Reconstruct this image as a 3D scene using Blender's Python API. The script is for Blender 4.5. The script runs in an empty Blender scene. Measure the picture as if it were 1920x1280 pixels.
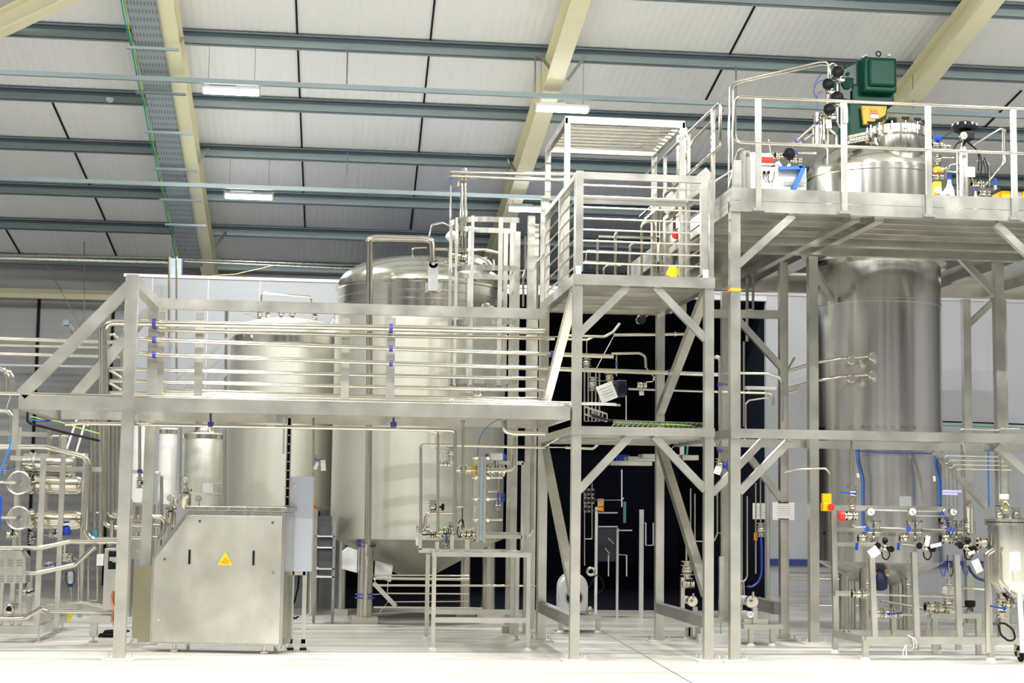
import bpy, bmesh, math, random
from mathutils import Vector, Matrix
random.seed(7)
SC = bpy.context.scene
COL = SC.collection
# ------------------------------------------------------------------ camera, world, light, exposure
FPX = 3100.0; PSI = math.atan(372/3115.0); PITCH = math.atan(0.1); RHO = 0.0135; H = 1.69
F = Vector((math.sin(PSI)*math.cos(PITCH), math.cos(PSI)*math.cos(PITCH), math.sin(PITCH)))
R0 = Vector((math.cos(PSI), -math.sin(PSI), 0)); U0 = R0.cross(F)
RT = R0*math.cos(RHO) + U0*math.sin(RHO); UP = U0*math.cos(RHO) - R0*math.sin(RHO)
CAMP = Vector((0, 0, H))
cd = bpy.data.cameras.new('camera'); cam = bpy.data.objects.new('camera', cd); COL.objects.link(cam)
cd.sensor_fit = 'HORIZONTAL'; cd.sensor_width = 36; cd.lens = FPX/1920*36; cd.clip_end = 300; cd.clip_start = .1
mw = Matrix.Identity(4)
for i in range(3):
    mw[i][0] = RT[i]; mw[i][1] = UP[i]; mw[i][2] = -F[i]; mw[i][3] = CAMP[i]
cam.matrix_world = mw
SC.camera = cam
SC.view_settings.view_transform = 'Standard'; SC.view_settings.look = 'None'
SC.view_settings.gamma = 1; SC.view_settings.use_curve_mapping = False
SC.view_settings.exposure = 0.36
SC.cycles.use_denoising = True
SC.cycles.max_bounces = 8
wd = bpy.data.worlds.new('daylight'); SC.world = wd; wd.use_nodes = True
bg = wd.node_tree.nodes['Background']; bg.inputs[0].default_value = (1.0, 0.985, 0.94, 1); bg.inputs[1].default_value = 0.40

def pxray(px, py): return F + RT*((px-960)/FPX) + UP*((640-py)/FPX)
def pt(px, py, Y):
    d = pxray(px, py); t = Y/d.y
    return Vector((d.x*t, Y, H+d.z*t))
def gnd(px, py, z=0.0):
    d = pxray(px, py); t = (z-H)/d.z
    return Vector((d.x*t, d.y*t, z))
def ptx(px, py, X):
    d = pxray(px, py); t = X/d.x
    return Vector((X, d.y*t, H+d.z*t))
def onplane(px, py, a, b):           # plane z = a - b*y
    d = pxray(px, py); t = (a-H)/(d.z+b*d.y)
    return Vector((d.x*t, d.y*t, H+d.z*t))
def mpp(Y, px=960, py=700):          # metres per pixel of the photograph at depth Y
    return (pt(px, py, Y)-CAMP).dot(F)/FPX
def rect(px0, py0, px1, py1, Y):
    xm, ym = (px0+px1)/2, (py0+py1)/2
    return pt(px0, ym, Y).x, pt(px1, ym, Y).x, pt(xm, py1, Y).z, pt(xm, py0, Y).z

# ceiling lamps of the hall (area light belongs to each lamp's own builder, further down)
LAMP_W = 450.0
# ------------------------------------------------------------------ materials
MATS = {}
def mat(name, col, rough=.5, metal=0.0, noise=0.0, nscale=(8, 8, 8), bump=0.0, emit=None, rvar=0.0, wear=None, coat=0.0):
    m = bpy.data.materials.new(name); m.use_nodes = True
    nt = m.node_tree; b = nt.nodes['Principled BSDF']
    b.inputs['Base Color'].default_value = (*col, 1); b.inputs['Roughness'].default_value = rough
    b.inputs['Metallic'].default_value = metal
    if coat: b.inputs['Coat Weight'].default_value = coat; b.inputs['Coat Roughness'].default_value = .08
    if emit:
        b.inputs['Emission Color'].default_value = (*emit[:3], 1); b.inputs['Emission Strength'].default_value = emit[3]
    if noise or bump or rvar:
        tc = nt.nodes.new('ShaderNodeTexCoord'); mp = nt.nodes.new('ShaderNodeMapping')
        mp.inputs['Scale'].default_value = nscale
        nz = nt.nodes.new('ShaderNodeTexNoise'); nz.inputs['Scale'].default_value = 1.0; nz.inputs['Detail'].default_value = 4
        nt.links.new(tc.outputs['Object'], mp.inputs[0]); nt.links.new(mp.outputs[0], nz.inputs[0])
        if noise:
            rp = nt.nodes.new('ShaderNodeValToRGB')
            rp.color_ramp.elements[0].position = .3; rp.color_ramp.elements[1].position = .7
            rp.color_ramp.elements[0].color = (*[c*(1-noise) for c in col], 1)
            rp.color_ramp.elements[1].color = (*[min(1, c*(1+noise*.5)) for c in col], 1)
            nt.links.new(nz.outputs[0], rp.inputs[0]); nt.links.new(rp.outputs[0], b.inputs['Base Color'])
        if rvar:
            mr = nt.nodes.new('ShaderNodeMapRange'); mr.inputs[3].default_value = max(.02, rough-rvar); mr.inputs[4].default_value = rough+rvar
            nt.links.new(nz.outputs[0], mr.inputs[0]); nt.links.new(mr.outputs[0], b.inputs['Roughness'])
        if bump:
            bp = nt.nodes.new('ShaderNodeBump'); bp.inputs['Strength'].default_value = bump; bp.inputs['Distance'].default_value = .02
            nt.links.new(nz.outputs[0], bp.inputs['Height']); nt.links.new(bp.outputs[0], b.inputs['Normal'])
    MATS[name] = m
    return m
STEEL = mat('brushed stainless', (.60, .59, .53), .26, 1, .12, (16, 16, .8), 0, rvar=.08)
BEAM = mat('satin stainless box section', (.66, .65, .59), .32, .92, .18, (2.5, 2.5, 2.5), 0, rvar=.1)
PIPE = mat('polished stainless pipe', (.66, .63, .55), .13, 1)
TANKM = mat('polished tank shell', (.66, .65, .59), .17, 1, .06, (9, 9, .5), .015, rvar=.05)
SATIN = mat('matt insulated cladding', (.66, .66, .58), .42, .85, .06, (6, 6, .6))
SHELL2 = mat('column shell stainless', (.70, .69, .67), .22, 1, .08, (14, 14, .4), .02, rvar=.06)
DARKST = mat('dark mild steel', (.30, .30, .28), .5, .8)  # plain dark steel for rods, stays and brackets
SLATE = mat('slate blue purlin band', (.08, .12, .16), .5)
GALV = mat('galvanised purlin', (.28, .35, .36), .5, .35, .10, (1, 6, 6))
CREAM = mat('cream painted rafter', (.88, .84, .58), .45)
ROOFM = mat('white roof panel', (.91, .925, .94), .6)
CLAD = mat('grey cladding', (.36, .36, .37), .6)
WALL_TONED = mat('partition lamp tone left', (.26, .272, .29), .45, 0, .03, (1, 1, .3))  # left partition colour lowered to offset the lamps close to it
WALLR = mat('partition lamp tone right', (.44, .46, .485), .45, 0, .03, (1, 1, .3))  # same partition, lighter tone; uneven light put into the colour
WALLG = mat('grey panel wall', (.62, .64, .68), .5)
ROOM_SHADE = mat('painted room shade', (.010, .012, .022), .9); ROOM_SHADE.node_tree.nodes['Principled BSDF'].inputs['Specular IOR Level'].default_value = .1  # near-black colour stands in for the missing light of the inner room
BLACK = mat('black plastic', (.006, .006, .008), .45); BLACK.node_tree.nodes['Principled BSDF'].inputs['Specular IOR Level'].default_value = .25
BLACKR = mat('black rubber', (.010, .010, .010), .7); BLACKR.node_tree.nodes['Principled BSDF'].inputs['Specular IOR Level'].default_value = .2
WHITE = mat('white plastic', (.74, .74, .72), .4)
PAPER = mat('paper', (.88, .88, .86), .8)
INK = mat('print', (.45, .45, .5), .8)
GREEN = mat('dark green paint', (.0, .060, .036), .4); GREEN.node_tree.nodes['Principled BSDF'].inputs['Specular IOR Level'].default_value = .25
GREEN2 = mat('green moulding', (.0, .040, .026), .35)
YELLOW = mat('yellow paint', (.85, .45, .0), .4)
SIGNY = mat('sign yellow', (.85, .62, .01), .5)
RED = mat('red plastic', (.65, .03, .02), .35)
BLUE = mat('blue plastic', (.012, .06, .42), .4)
SKYB = mat('light blue hose', (.03, .19, .60), .4)
CYAN = mat('cyan cap', (.02, .5, .75), .35)
VIOLET = mat('violet blue pipe clip', (.05, .045, .28), .4)
ORANGE = mat('amber', (.80, .34, .02), .4)
COPPER = mat('copper pipework', (.72, .36, .2), .25, 1)
BRASS = mat('brass fitting', (.72, .56, .22), .25, 1)
GLASS = mat('gauge glass face', (.92, .93, .92), .12)
CONC = mat('concrete plinth', (.55, .53, .48), .8)
GREY = mat('grey paint', (.5, .51, .52), .45)
LGREY = mat('light grey enamel', (.66, .67, .68), .4)
TEAL = mat('teal hose', (.0, .35, .36), .4)
GRNW = mat('green cable', (.25, .5, .08), .5)
LAMPE = mat('lit led diffuser', (1, 1, 1), .4, emit=(.93, .96, 1.0, 16))

# ------------------------------------------------------------------ mesh building
LOC = {}
class MB:
    def __init__(s): s.v = []; s.f = []
    def _add(s, vs, fs):
        n = len(s.v); s.v += [Vector(p) for p in vs]; s.f += [tuple(i+n for i in q) for q in fs]; return s
    def box(s, x0, x1, y0, y1, z0, z1):
        return s._add([(x0,y0,z0),(x1,y0,z0),(x1,y1,z0),(x0,y1,z0),(x0,y0,z1),(x1,y0,z1),(x1,y1,z1),(x0,y1,z1)],
                      [(0,3,2,1),(4,5,6,7),(0,1,5,4),(1,2,6,5),(2,3,7,6),(3,0,4,7)])
    def cbox(s, c, sx, sy, sz): return s.box(c[0]-sx/2, c[0]+sx/2, c[1]-sy/2, c[1]+sy/2, c[2]-sz/2, c[2]+sz/2)
    def bar(s, p, q, w, h, up=(0, 0, 1)):
        p, q = Vector(p), Vector(q); d = (q-p).normalized(); u = Vector(up)
        if abs(d.dot(u)) > .98: u = Vector((0, 1, 0))
        a = d.cross(u).normalized(); b = a.cross(d)
        a *= w/2; b *= h/2
        return s._add([p-a-b, p+a-b, p+a+b, p-a+b, q-a-b, q+a-b, q+a+b, q-a+b],
                      [(0,3,2,1),(4,5,6,7),(0,1,5,4),(1,2,6,5),(2,3,7,6),(3,0,4,7)])
    def rings(s, cs, frames, rads, n, cap=True):
        base = len(s.v)
        for c, (a, b), r in zip(cs, frames, rads):
            for k in range(n):
                t = 2*math.pi*k/n
                s.v.append(c + a*(r*math.cos(t)) + b*(r*math.sin(t)))
        for i in range(len(cs)-1):
            for k in range(n):
                k2 = (k+1) % n
                s.f.append((base+i*n+k, base+i*n+k2, base+(i+1)*n+k2, base+(i+1)*n+k))
        if cap:
            s.f.append(tuple(base+k for k in reversed(range(n))))
            s.f.append(tuple(base+(len(cs)-1)*n+k for k in range(n)))
        return s
    def cyl(s, p, q, r, n=16, r2=None):
        p, q = Vector(p), Vector(q); d = (q-p).normalized()
        a = d.orthogonal().normalized(); b = d.cross(a)
        return s.rings([p, q], [(a, b)]*2, [r, r if r2 is None else r2], n)
    def tube(s, pts, r, n=10, bend=None, seg=5):
        pts = [Vector(p) for p in pts]
        if bend is None: bend = r*3.0
        path = [pts[0]]
        for i in range(1, len(pts)-1):
            A, B, C = pts[i-1], pts[i], pts[i+1]
            u, w = (A-B), (C-B); lu, lw = u.length, w.length
            if lu < 1e-5 or lw < 1e-5: continue
            u /= lu; w /= lw
            ang = u.angle(w)
            if ang > math.pi-.02: path.append(B); continue
            cut = min(bend/math.tan(ang/2) if ang > .05 else bend, lu*.48, lw*.48)
            S, E = B+u*cut, B+w*cut
            for k in range(seg+1):
                t = k/seg
                path.append(S*(1-t)**2 + B*(2*t*(1-t)) + E*t*t)
        path.append(pts[-1])
        q = [path[0]]
        for p in path[1:]:
            if (p-q[-1]).length > 1e-4: q.append(p)
        path = q
        if len(path) < 2: return s
        tan = []
        for i in range(len(path)):
            tan.append((path[min(i+1, len(path)-1)]-path[max(i-1, 0)]).normalized())
        a = tan[0].orthogonal().normalized(); fr = []
        for t in tan:
            a = (a - t*a.dot(t))
            a = a.normalized() if a.length > 1e-5 else t.orthogonal().normalized()
            fr.append((a.copy(), t.cross(a)))
        return s.rings(path, fr, [r]*len(path), n)
    def lathe(s, prof, c, n=48, axis=(0, 0, 1)):
        c = Vector(c); d = Vector(axis).normalized(); a = d.orthogonal().normalized(); b = d.cross(a)
        cs = [c+d*z for r, z in prof]
        return s.rings(cs, [(a, b)]*len(cs), [max(r, 1e-4) for r, z in prof], n)
    def ball(s, c, r, n=14, sq=1.0):
        m = 8
        return s.lathe([(r*math.sin(math.pi*k/m), -r*sq*math.cos(math.pi*k/m)) for k in range(m+1)], c, n)
    def torus(s, c, axis, R, r, n=28, m=8):
        c = Vector(c); d = Vector(axis).normalized(); a = d.orthogonal().normalized(); b = d.cross(a)
        base = len(s.v)
        for i in range(n):
            t = 2*math.pi*i/n; e = a*math.cos(t)+b*math.sin(t)
            for j in range(m):
                u = 2*math.pi*j/m
                s.v.append(c + e*(R+r*math.cos(u)) + d*(r*math.sin(u)))
        for i in range(n):
            for j in range(m):
                i2, j2 = (i+1) % n, (j+1) % m
                s.f.append((base+i*m+j, base+i2*m+j, base+i2*m+j2, base+i*m+j2))
        return s
    def prism(s, poly, vec):
        poly = [Vector(p) for p in poly]; vec = Vector(vec); n = len(poly)
        return s._add(poly+[p+vec for p in poly], [tuple(range(n)), tuple(reversed(range(n, 2*n)))] +
                      [(i, i+n, (i+1) % n+n, (i+1) % n) for i in range(n)])
    def build(s, name, m, parent=None, smooth=True, bevel=0, loc=None):
        me = bpy.data.meshes.new(name)
        if parent is not None: o0 = LOC[parent.name]
        elif loc is not None: o0 = Vector(loc)
        else:
            xs = s.v; o0 = Vector((sum(p.x for p in xs)/len(xs), sum(p.y for p in xs)/len(xs), min(p.z for p in xs)))
        me.from_pydata([p-o0 for p in s.v], [], s.f)
        bm = bmesh.new(); bm.from_mesh(me); bmesh.ops.recalc_face_normals(bm, faces=bm.faces); bm.to_mesh(me); bm.free()
        me.materials.append(m)
        if smooth:
            me.polygons.foreach_set('use_smooth', [True]*len(me.polygons)); me.set_sharp_from_angle(angle=math.radians(38))
        o = bpy.data.objects.new(name, me); COL.objects.link(o)
        LOC[o.name] = o0
        if parent is not None: o.parent = parent
        else: o.location = o0
        if bevel:
            bv = o.modifiers.new('edge', 'BEVEL'); bv.width = bevel; bv.segments = 2; bv.limit_method = 'ANGLE'
        return o
def tag(o, label, cat, group=None, kind=None):
    if label: o['label'] = label
    if cat: o['category'] = cat
    if group: o['group'] = group
    if kind: o['kind'] = kind
    return o
def thing(name, label, cat, loc, group=None):
    o = bpy.data.objects.new(name, None); COL.objects.link(o); o.location = Vector(loc); o.empty_display_size = .1
    LOC[o.name] = Vector(loc)
    return tag(o, label, cat, group)
def struct(name, mb, m, smooth=False):
    o = mb.build(name, m, None, smooth, loc=(0, 0, 0)); o['kind'] = 'structure'; return o
def P3(pts, Y): return [pt(p[0], p[1], p[2] if len(p) > 2 else Y) for p in pts]
def pipe(label, pts, d, Y, name='process_pipe', cat='pipe', m=None, group=None, bend=None, clips=(), clipm=None, n=10, flanges=()):
    """a run of pipe through photo points standing at depth Y; d = its diameter in photo pixels"""
    p = P3(pts, Y); r = d*mpp(Y)/2
    mb = MB().tube(p, r, n, bend)
    o = mb.build(name, m or PIPE); tag(o, label, cat, group)
    for c in clips:                    # (px, py, direction)
        q = pt(c[0], c[1], c[3] if len(c) > 3 else Y); ax = Vector((1, 0, 0)) if c[2] == 'x' else Vector((0, 0, 1))
        MB().cyl(q-ax*.022, q+ax*.022, r*1.45, 12).build('pipe_clip', clipm or VIOLET, o)
    for c in flanges:
        q = pt(c[0], c[1], Y); ax = Vector((1, 0, 0)) if c[2] == 'x' else Vector((0, 0, 1))
        MB().cyl(q-ax*.012, q+ax*.012, r*1.6, 14).build('clamp_ferrule', PIPE, o)
    return o
# ------------------------------------------------------------------ the building
YF, YW, YR, YP = 18.35, 20.4, 21.0, 27.5       # front plane, rear of the pipe walkway, rear of the tower, partition wall
# floor: pale sealed concrete with faint wear, shadow bands and reflections put into its colour, gloss varying
FLOOR = bpy.data.materials.new('sealed concrete floor'); FLOOR.use_nodes = True
nt = FLOOR.node_tree; bs = nt.nodes['Principled BSDF']
tc = nt.nodes.new('ShaderNodeTexCoord'); mp = nt.nodes.new('ShaderNodeMapping'); mp.inputs['Scale'].default_value = (.14, 2.6, 1)
nz = nt.nodes.new('ShaderNodeTexNoise'); nz.inputs['Scale'].default_value = 1.3; nz.inputs['Detail'].default_value = 6
rp = nt.nodes.new('ShaderNodeValToRGB'); rp.color_ramp.elements[0].position = .3; rp.color_ramp.elements[1].position = .72
rp.color_ramp.elements[0].color = (.42, .40, .35, 1); rp.color_ramp.elements[1].color = (.72, .71, .67, 1)
nt.links.new(tc.outputs['Object'], mp.inputs[0]); nt.links.new(mp.outputs[0], nz.inputs[0]); nt.links.new(nz.outputs[0], rp.inputs[0])
nt.links.new(rp.outputs[0], bs.inputs['Base Color']); bs.inputs['Roughness'].default_value = .34
struct('floor', MB().box(-16, 26, -6, 40, -.2, 0), FLOOR)
j0, j1 = gnd(1120, 1178), gnd(1293, 1278)
struct('trim_1', MB().bar(j0+Vector((0, 0, .002)), j1+(j1-j0)*.4+Vector((0, 0, .002)), .014, .004), DARKST)     # floor joint
j0, j1 = gnd(1280, 1272), gnd(1305, 1283)
# roof planes: purlin undersides lie on z = PA - .2 y
PA, PB, PD = 13.34, .2, .21
def roofz(y, up=0): return PA - PB*y + up
RX0, RX1, RY0, RY1 = -14, 24, -6.2, 34.6
nt = ROOFM.node_tree; bs = nt.nodes['Principled BSDF']
tc = nt.nodes.new('ShaderNodeTexCoord'); wv = nt.nodes.new('ShaderNodeTexWave'); wv.bands_direction = 'X'; wv.inputs['Scale'].default_value = 2.6
wv.inputs['Distortion'].default_value = .15
bp = nt.nodes.new('ShaderNodeBump'); bp.inputs['Strength'].default_value = .25; bp.inputs['Distance'].default_value = .02
nt.links.new(tc.outputs['Object'], wv.inputs[0]); nt.links.new(wv.outputs['Fac'], bp.inputs['Height']); nt.links.new(bp.outputs[0], bs.inputs['Normal'])
def slab(x0, x1, y0, y1, up, th):
    return MB()._add([(x0,y0,roofz(y0,up)),(x1,y0,roofz(y0,up)),(x1,y1,roofz(y1,up)),(x0,y1,roofz(y1,up)),
                      (x0,y0,roofz(y0,up+th)),(x1,y0,roofz(y0,up+th)),(x1,y1,roofz(y1,up+th)),(x0,y1,roofz(y1,up+th))],
                     [(0,3,2,1),(4,5,6,7),(0,1,5,4),(1,2,6,5),(2,3,7,6),(3,0,4,7)])
struct('ceiling', slab(RX0, RX1, RY0, RY1, PD, .12), ROOFM)
trimn = [1]
def trim(mb, m):
    trimn[0] += 1
    return struct('trim_%d' % trimn[0], mb, m)
# purlins, Z section
PUR = [onplane(640, y, PA, PB).y for y in (95, 212, 303, 385, 449)]
st = (PUR[-1]-PUR[0])/4
PUR = [PUR[0]-2*st, PUR[0]-st] + PUR + [PUR[-1]+st]
for y in PUR:
    m = MB(); z = roofz(y)
    m.box(RX0, RX1, y-.012, y+.012, z, z+PD+.05)
    m.box(RX0, RX1, y-.012, y+.075, z-.004, z+.010)
    m.box(RX0, RX1, y-.075, y+.012, z+PD-.03, z+PD-.012)
    trim(m, GALV)
    trim(MB().box(RX0, RX1, y-.03, y-.012, z+PD-.045, z+PD+.02).box(RX0, RX1, y-.03, y-.02, z+PD-.085, z+PD-.04), SLATE)  # dark slate band along the upper edge of the purlin
# rafters: cream I-sections under the purlins
def rafter_x(px, py): return onplane(px, py, PA-.42, PB).x
RAF = [rafter_x(330, 150), rafter_x(1041, 150)]
RAF.append(2*RAF[1]-RAF[0])
for x in RAF:
    m = MB()
    for (w, a, b) in ((.27, -.42, -.395), (.27, -.02, .0), (.02, -.396, -.02)):
        y0, y1 = RY0, RY1
        m._add([(x-w/2,y0,roofz(y0,a)),(x+w/2,y0,roofz(y0,a)),(x+w/2,y1,roofz(y1,a)),(x-w/2,y1,roofz(y1,a)),
                (x-w/2,y0,roofz(y0,b)),(x+w/2,y0,roofz(y0,b)),(x+w/2,y1,roofz(y1,b)),(x-w/2,y1,roofz(y1,b))],
               [(0,3,2,1),(4,5,6,7),(0,1,5,4),(1,2,6,5),(2,3,7,6),(3,0,4,7)])
    trim(m, CREAM)
# hip rafter crossing the top left corner
h0, h1 = onplane(160, -12, PA-.3, PB), onplane(-60, 92, PA-.3, PB)
m = MB(); dv = (h1-h0).normalized()
h0 = h0-dv*1.5; h1 = h1+dv*2
m.bar(h0, h1, .20, .03); m.bar(h0+Vector((0, 0, .16)), h1+Vector((0, 0, .16)), .02, .3); m.bar(h0+Vector((0, 0, .30)), h1+Vector((0, 0, .30)), .20, .03)
trim(m, CREAM)
# rafter-to-purlin knee stays
def stay(p0, p1):
    a = onplane(p0[0], p0[1], PA-.40, PB); b = onplane(p1[0], p1[1], PA+.02, PB)
    trim(MB().bar(a, b, .05, .012, (0, 1, 0)), DARKST)
for p0, p1 in (((309, 113), (346, 66)), ((357, 318), (392, 279)), ((1049, 150), (1012, 103)), ((1064, 150), (1098, 104)), ((404, 462), (424, 434)),
               ((966, 320), (955, 303)), ((1016, 318), (1031, 306))): stay(p0, p1)
# sag rods / panel joints: dark thin lines running down the slope
for (a, b) in (((555, 0), (572, 430)), ((815, 0), (770, 430)), ((92, 178), (197, 412)), ((1416, 10), (1322, 190)), ((196, 428), (232, 512)), ((10, 428), (72, 535)), ((1915, 170), (1840, 245))):
    A = onplane(a[0], a[1], PA+PD-.012, PB); B = onplane(b[0], b[1], PA+PD-.012, PB)
    trim(MB().bar(A, B, .028, .02), BLACKR)
# rear wall in grey cladding with cream eaves beam, dark blue strip
cl = CLAD.node_tree; bs = cl.nodes['Principled BSDF']
tc = cl.nodes.new('ShaderNodeTexCoord'); wv = cl.nodes.new('ShaderNodeTexWave'); wv.bands_direction = 'Z'; wv.inputs['Scale'].default_value = 1.6
bp = cl.nodes.new('ShaderNodeBump'); bp.inputs['Strength'].default_value = .5; bp.inputs['Distance'].default_value = .03
cl.links.new(tc.outputs['Object'], wv.inputs[0]); cl.links.new(wv.outputs['Fac'], bp.inputs['Height']); cl.links.new(bp.outputs[0], bs.inputs['Normal'])
YB = 34.6
struct('wall_back', MB().box(RX0, RX1, YB, YB+.15, 0, roofz(YB, PD)), CLAD)
x0, x1, z0, z1 = rect(-200, 541, 230, 558, YB-.1)
trim(MB().box(RX0, x1+1, YB-.2, YB-.02, z0, z1), CREAM)
for px in (70, 210, 328): # cladding joints
    q = pt(px, 650, YB-.01); trim(MB().box(q.x-.03, q.x+.03, YB-.03, YB, 0, z0), BLACKR)
# unseen hall behind the camera: end wall, doorways added for reflections, side walls
struct('wall_end', MB().box(RX0, -9, -6.2, -6, 0, 12).box(-5.5, -1.5, -6.2, -6, 0, 12).box(2.5, 5.5, -6.2, -6, 0, 12).box(8.5, 13, -6.2, -6, 0, 12).box(17, RX1, -6.2, -6, 0, 12).box(RX0, RX1, -6.2, -6, 6.5, 12), CLAD)
struct('wall_west', MB().box(RX0-.15, RX0, -6.2, YB, 0, 12.6), CLAD)
struct('wall_east', MB().box(RX1, RX1+.15, -6.2, YB, 0, 12.6), CLAD)
# white partition room with a dark doorway in it
zt = pt(430, 524, YP).z
xa, xo0, xo1, xb = pt(229, 700, YP).x, pt(655, 800, YP).x, pt(1437, 800, YP).x, 15.0
ZO = zt-.1
struct('wall_left', MB().box(xa, xo0, YP, YP+.12, 0, zt), WALL_TONED)
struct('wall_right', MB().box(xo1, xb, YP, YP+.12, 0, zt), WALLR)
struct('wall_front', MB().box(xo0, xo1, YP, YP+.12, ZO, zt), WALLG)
struct('wall_side', MB().box(xa, xa+.12, YP+.12, YB, 0, zt), WALL_TONED)
trim(MB().box(xa-.03, xb, YP-.02, YP+.16, zt, zt+.05), GREY)
struct('wall_inner', MB().box(xo0-.1, xo0, YP+.12, YB-.2, 0, ZO).box(xo1, xo1+.1, YP+.12, YB-.2, 0, ZO).box(xo0-.1, xo1+.1, YB-.3, YB-.2, 0, ZO).box(xo0-.1, xo1+.1, YP+.12, YB-.2, ZO, ZO+.1), ROOM_SHADE)
struct('floor_inner', MB().box(xo0, xo1, YP, YB-.3, 0, .004), ROOM_SHADE)  # inner floor in the same near-black, shade put into the colour
for px in (1150, 490, 385, 587, 1845): # partition panel seams
    q = pt(px-100 if px < 700 else px, 560, YP); 
    if xo0 < q.x < xo1: continue
    trim(MB().box(q.x-.006, q.x+.006, YP-.004, YP+.01, 0, zt), GREY)
# kick plinth and blue crash rail on the right hand partition
x0, x1, z0, z1 = rect(1440, 1048, 1560, 1060, YP)
trim(MB().box(xo1, xb, YP-.05, YP, z0, z1), mat('navy crash rail', (.03, .05, .22), .4))
trim(MB().box(xo1, xb, YP-.08, YP, 0, .28), GREY)

# ------------------------------------------------------------------ helpers for box-section frames
SQ = .105
def post(parent, x, y, z0, z1, w=SQ, name='post', plate=True, m=None):
    o = MB().box(x-w/2, x+w/2, y-w/2, y+w/2, z0, z1).build(name, m or BEAM, parent, False)
    if plate:
        b = MB().box(x-w*1.35, x+w*1.35, y-w*1.35, y+w*1.35, 0, .022)
        for sx in (-1, 1):
            for sy in (-1, 1): b.cyl((x+sx*w, y+sy*w, .02), (x+sx*w, y+sy*w, .075), .009, 8)
        b.build('base_plate', CONC, o, False)
    return o
def beam(parent, p, q, w=SQ, h=SQ, name='beam', m=None, up=(0, 0, 1)):
    return MB().bar(p, q, w, h, up).build(name, m or BEAM, parent, False)

# ------------------------------------------------------------------ pipe walkway on the left
wl, wr = pt(36, 756, YF).x, pt(1068, 780, YF).x
zb1 = pt(600, 752, YF).z; zb0 = pt(600, 778, YF).z; zb = (zb0+zb1)/2; hb = zb1-zb0
xp1 = pt(237, 870, YF).x; xp2 = pt(283, 780, YW).x
ztop = pt(238, 516, YF).z
wk = thing('pipe_walkway', 'long stainless box-section walkway with sloping end braces in front of the tanks', 'walkway', (xp1, YF, 0))
beam(wk, (wl, YF, zb), (wr, YF, zb), .10, hb, 'front_beam')
beam(wk, (wl+.15, YW, zb), (wr, YW, zb), .10, hb, 'rear_beam')
post(wk, xp1, YF-.02, 0, ztop, .125)
zr = pt(290, 569, YW).z
post(wk, xp2, YW+.02, 0, ztop, .125)
beam(wk, (xp1, YF, ztop-.06), (xp2, YW, ztop-.06), .11, .12, 'top_cross_beam')
bz = zb1
beam(wk, (wl+.02, YF, bz), (xp1, YF, ztop-.08), .10, .125, 'brace')
beam(wk, (wl+.2, YW, bz), (xp2, YW, ztop-.08), .10, .125, 'brace')
for x in (wl+.05, xp1, (xp1+wr)/2-.9, (xp1+wr)/2+.5, wr-.05):
    beam(wk, (x, YF, zb-.01), (x, YW, zb-.01), .10, hb-.02, 'cross_beam')
q = pt(28, 820, YF)
beam(wk, (q.x, YF, zb0), (q.x, YF, pt(28, 842, YF).z), .06, .06, 'end_stub')
MB().box(xp1+.2, wr, YF+.05, YW-.05, zb1-.02, zb1).build('deck_plate', BEAM, wk, False)
xrl, xrr = pt(292, 576, YW).x, pt(1024, 598, YW).x
beam(wk, (xrl, YW, zr), (xrr, YW, zr), .06, pt(600, 575, YW).z-pt(600, 595, YW).z, 'handrail')
for px in (300, 373, 648, 733):
    x = pt(px, 660, YW).x; beam(wk, (x, YW+.035, zb1), (x, YW+.035, zr-.1), .10, .05, 'rail_post', None, (0, 1, 0))
for k, (py0, d) in enumerate(((693, 7), (715, 7), (737, 7))):
    z = pt(560, py0+6, YW).z
    MB().cyl((pt(205, 700, YW).x, YW+.06, z), (xrr, YW+.06, z), d*mpp(YW)/2, 10).build('mid_rail', PIPE, wk)
# ------------------------------------------------------------------ stair tower in the middle
TX0, TX1 = pt(1079.5, 880, YF).x, pt(1328, 880, YF).x
zd1 = pt(1200, 801, YF).z; zd2 = pt(1200, 518, YF).z
tw = thing('stair_tower', 'two-deck stainless box-section tower with diagonal braces, centre', 'tower', (TX0, YF, 0))
for x in (TX0, TX1):
    post(tw, x, YF, 0, zd2); post(tw, x, YR, 0, zd2)
for (z, h) in ((zd1, pt(1200, 801, YF).z-pt(1200, 817, YF).z), (zd2, pt(1200, 518, YF).z-pt(1200, 538, YF).z)):
    e = .06
    beam(tw, (TX0-e, YF-.01, z-h/2), (TX1+e, YF-.01, z-h/2), .11, h, 'deck_beam')
    beam(tw, (TX0-e, YR, z-h/2), (TX1+e, YR, z-h/2), .11, h, 'deck_beam')
    for x in (TX0, TX1): beam(tw, (x, YF, z-h/2), (x, YR, z-h/2), .10, h*.98, 'side_beam')
    d = MB(); n = 6
    for k in range(n):
        ya = YF+.08+(YR-YF-.16)*k/n; yb = YF+.08+(YR-YF-.16)*(k+1)/n-.03
        d.box(TX0+.05, TX1-.05, ya, yb, z-.055, z-.015)
        d.box(TX0+.05, TX1-.05, ya, ya+.03, z-.12, z-.05)
    d.build('deck_grating', BEAM, tw, False)
def tbrace(a, b, Y, w=.085): beam(tw, pt(a[0], a[1], Y), pt(b[0], b[1], Y), .07, w, 'brace', None, (0, 1, 0) if False else (0, 0, 1))
for a, b in (((1178, 536), (1086, 625)), ((1228, 538), (1323, 636)), ((1182, 816), (1084, 920)), ((1226, 818), (1322, 918))): tbrace(a, b, YF)
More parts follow.
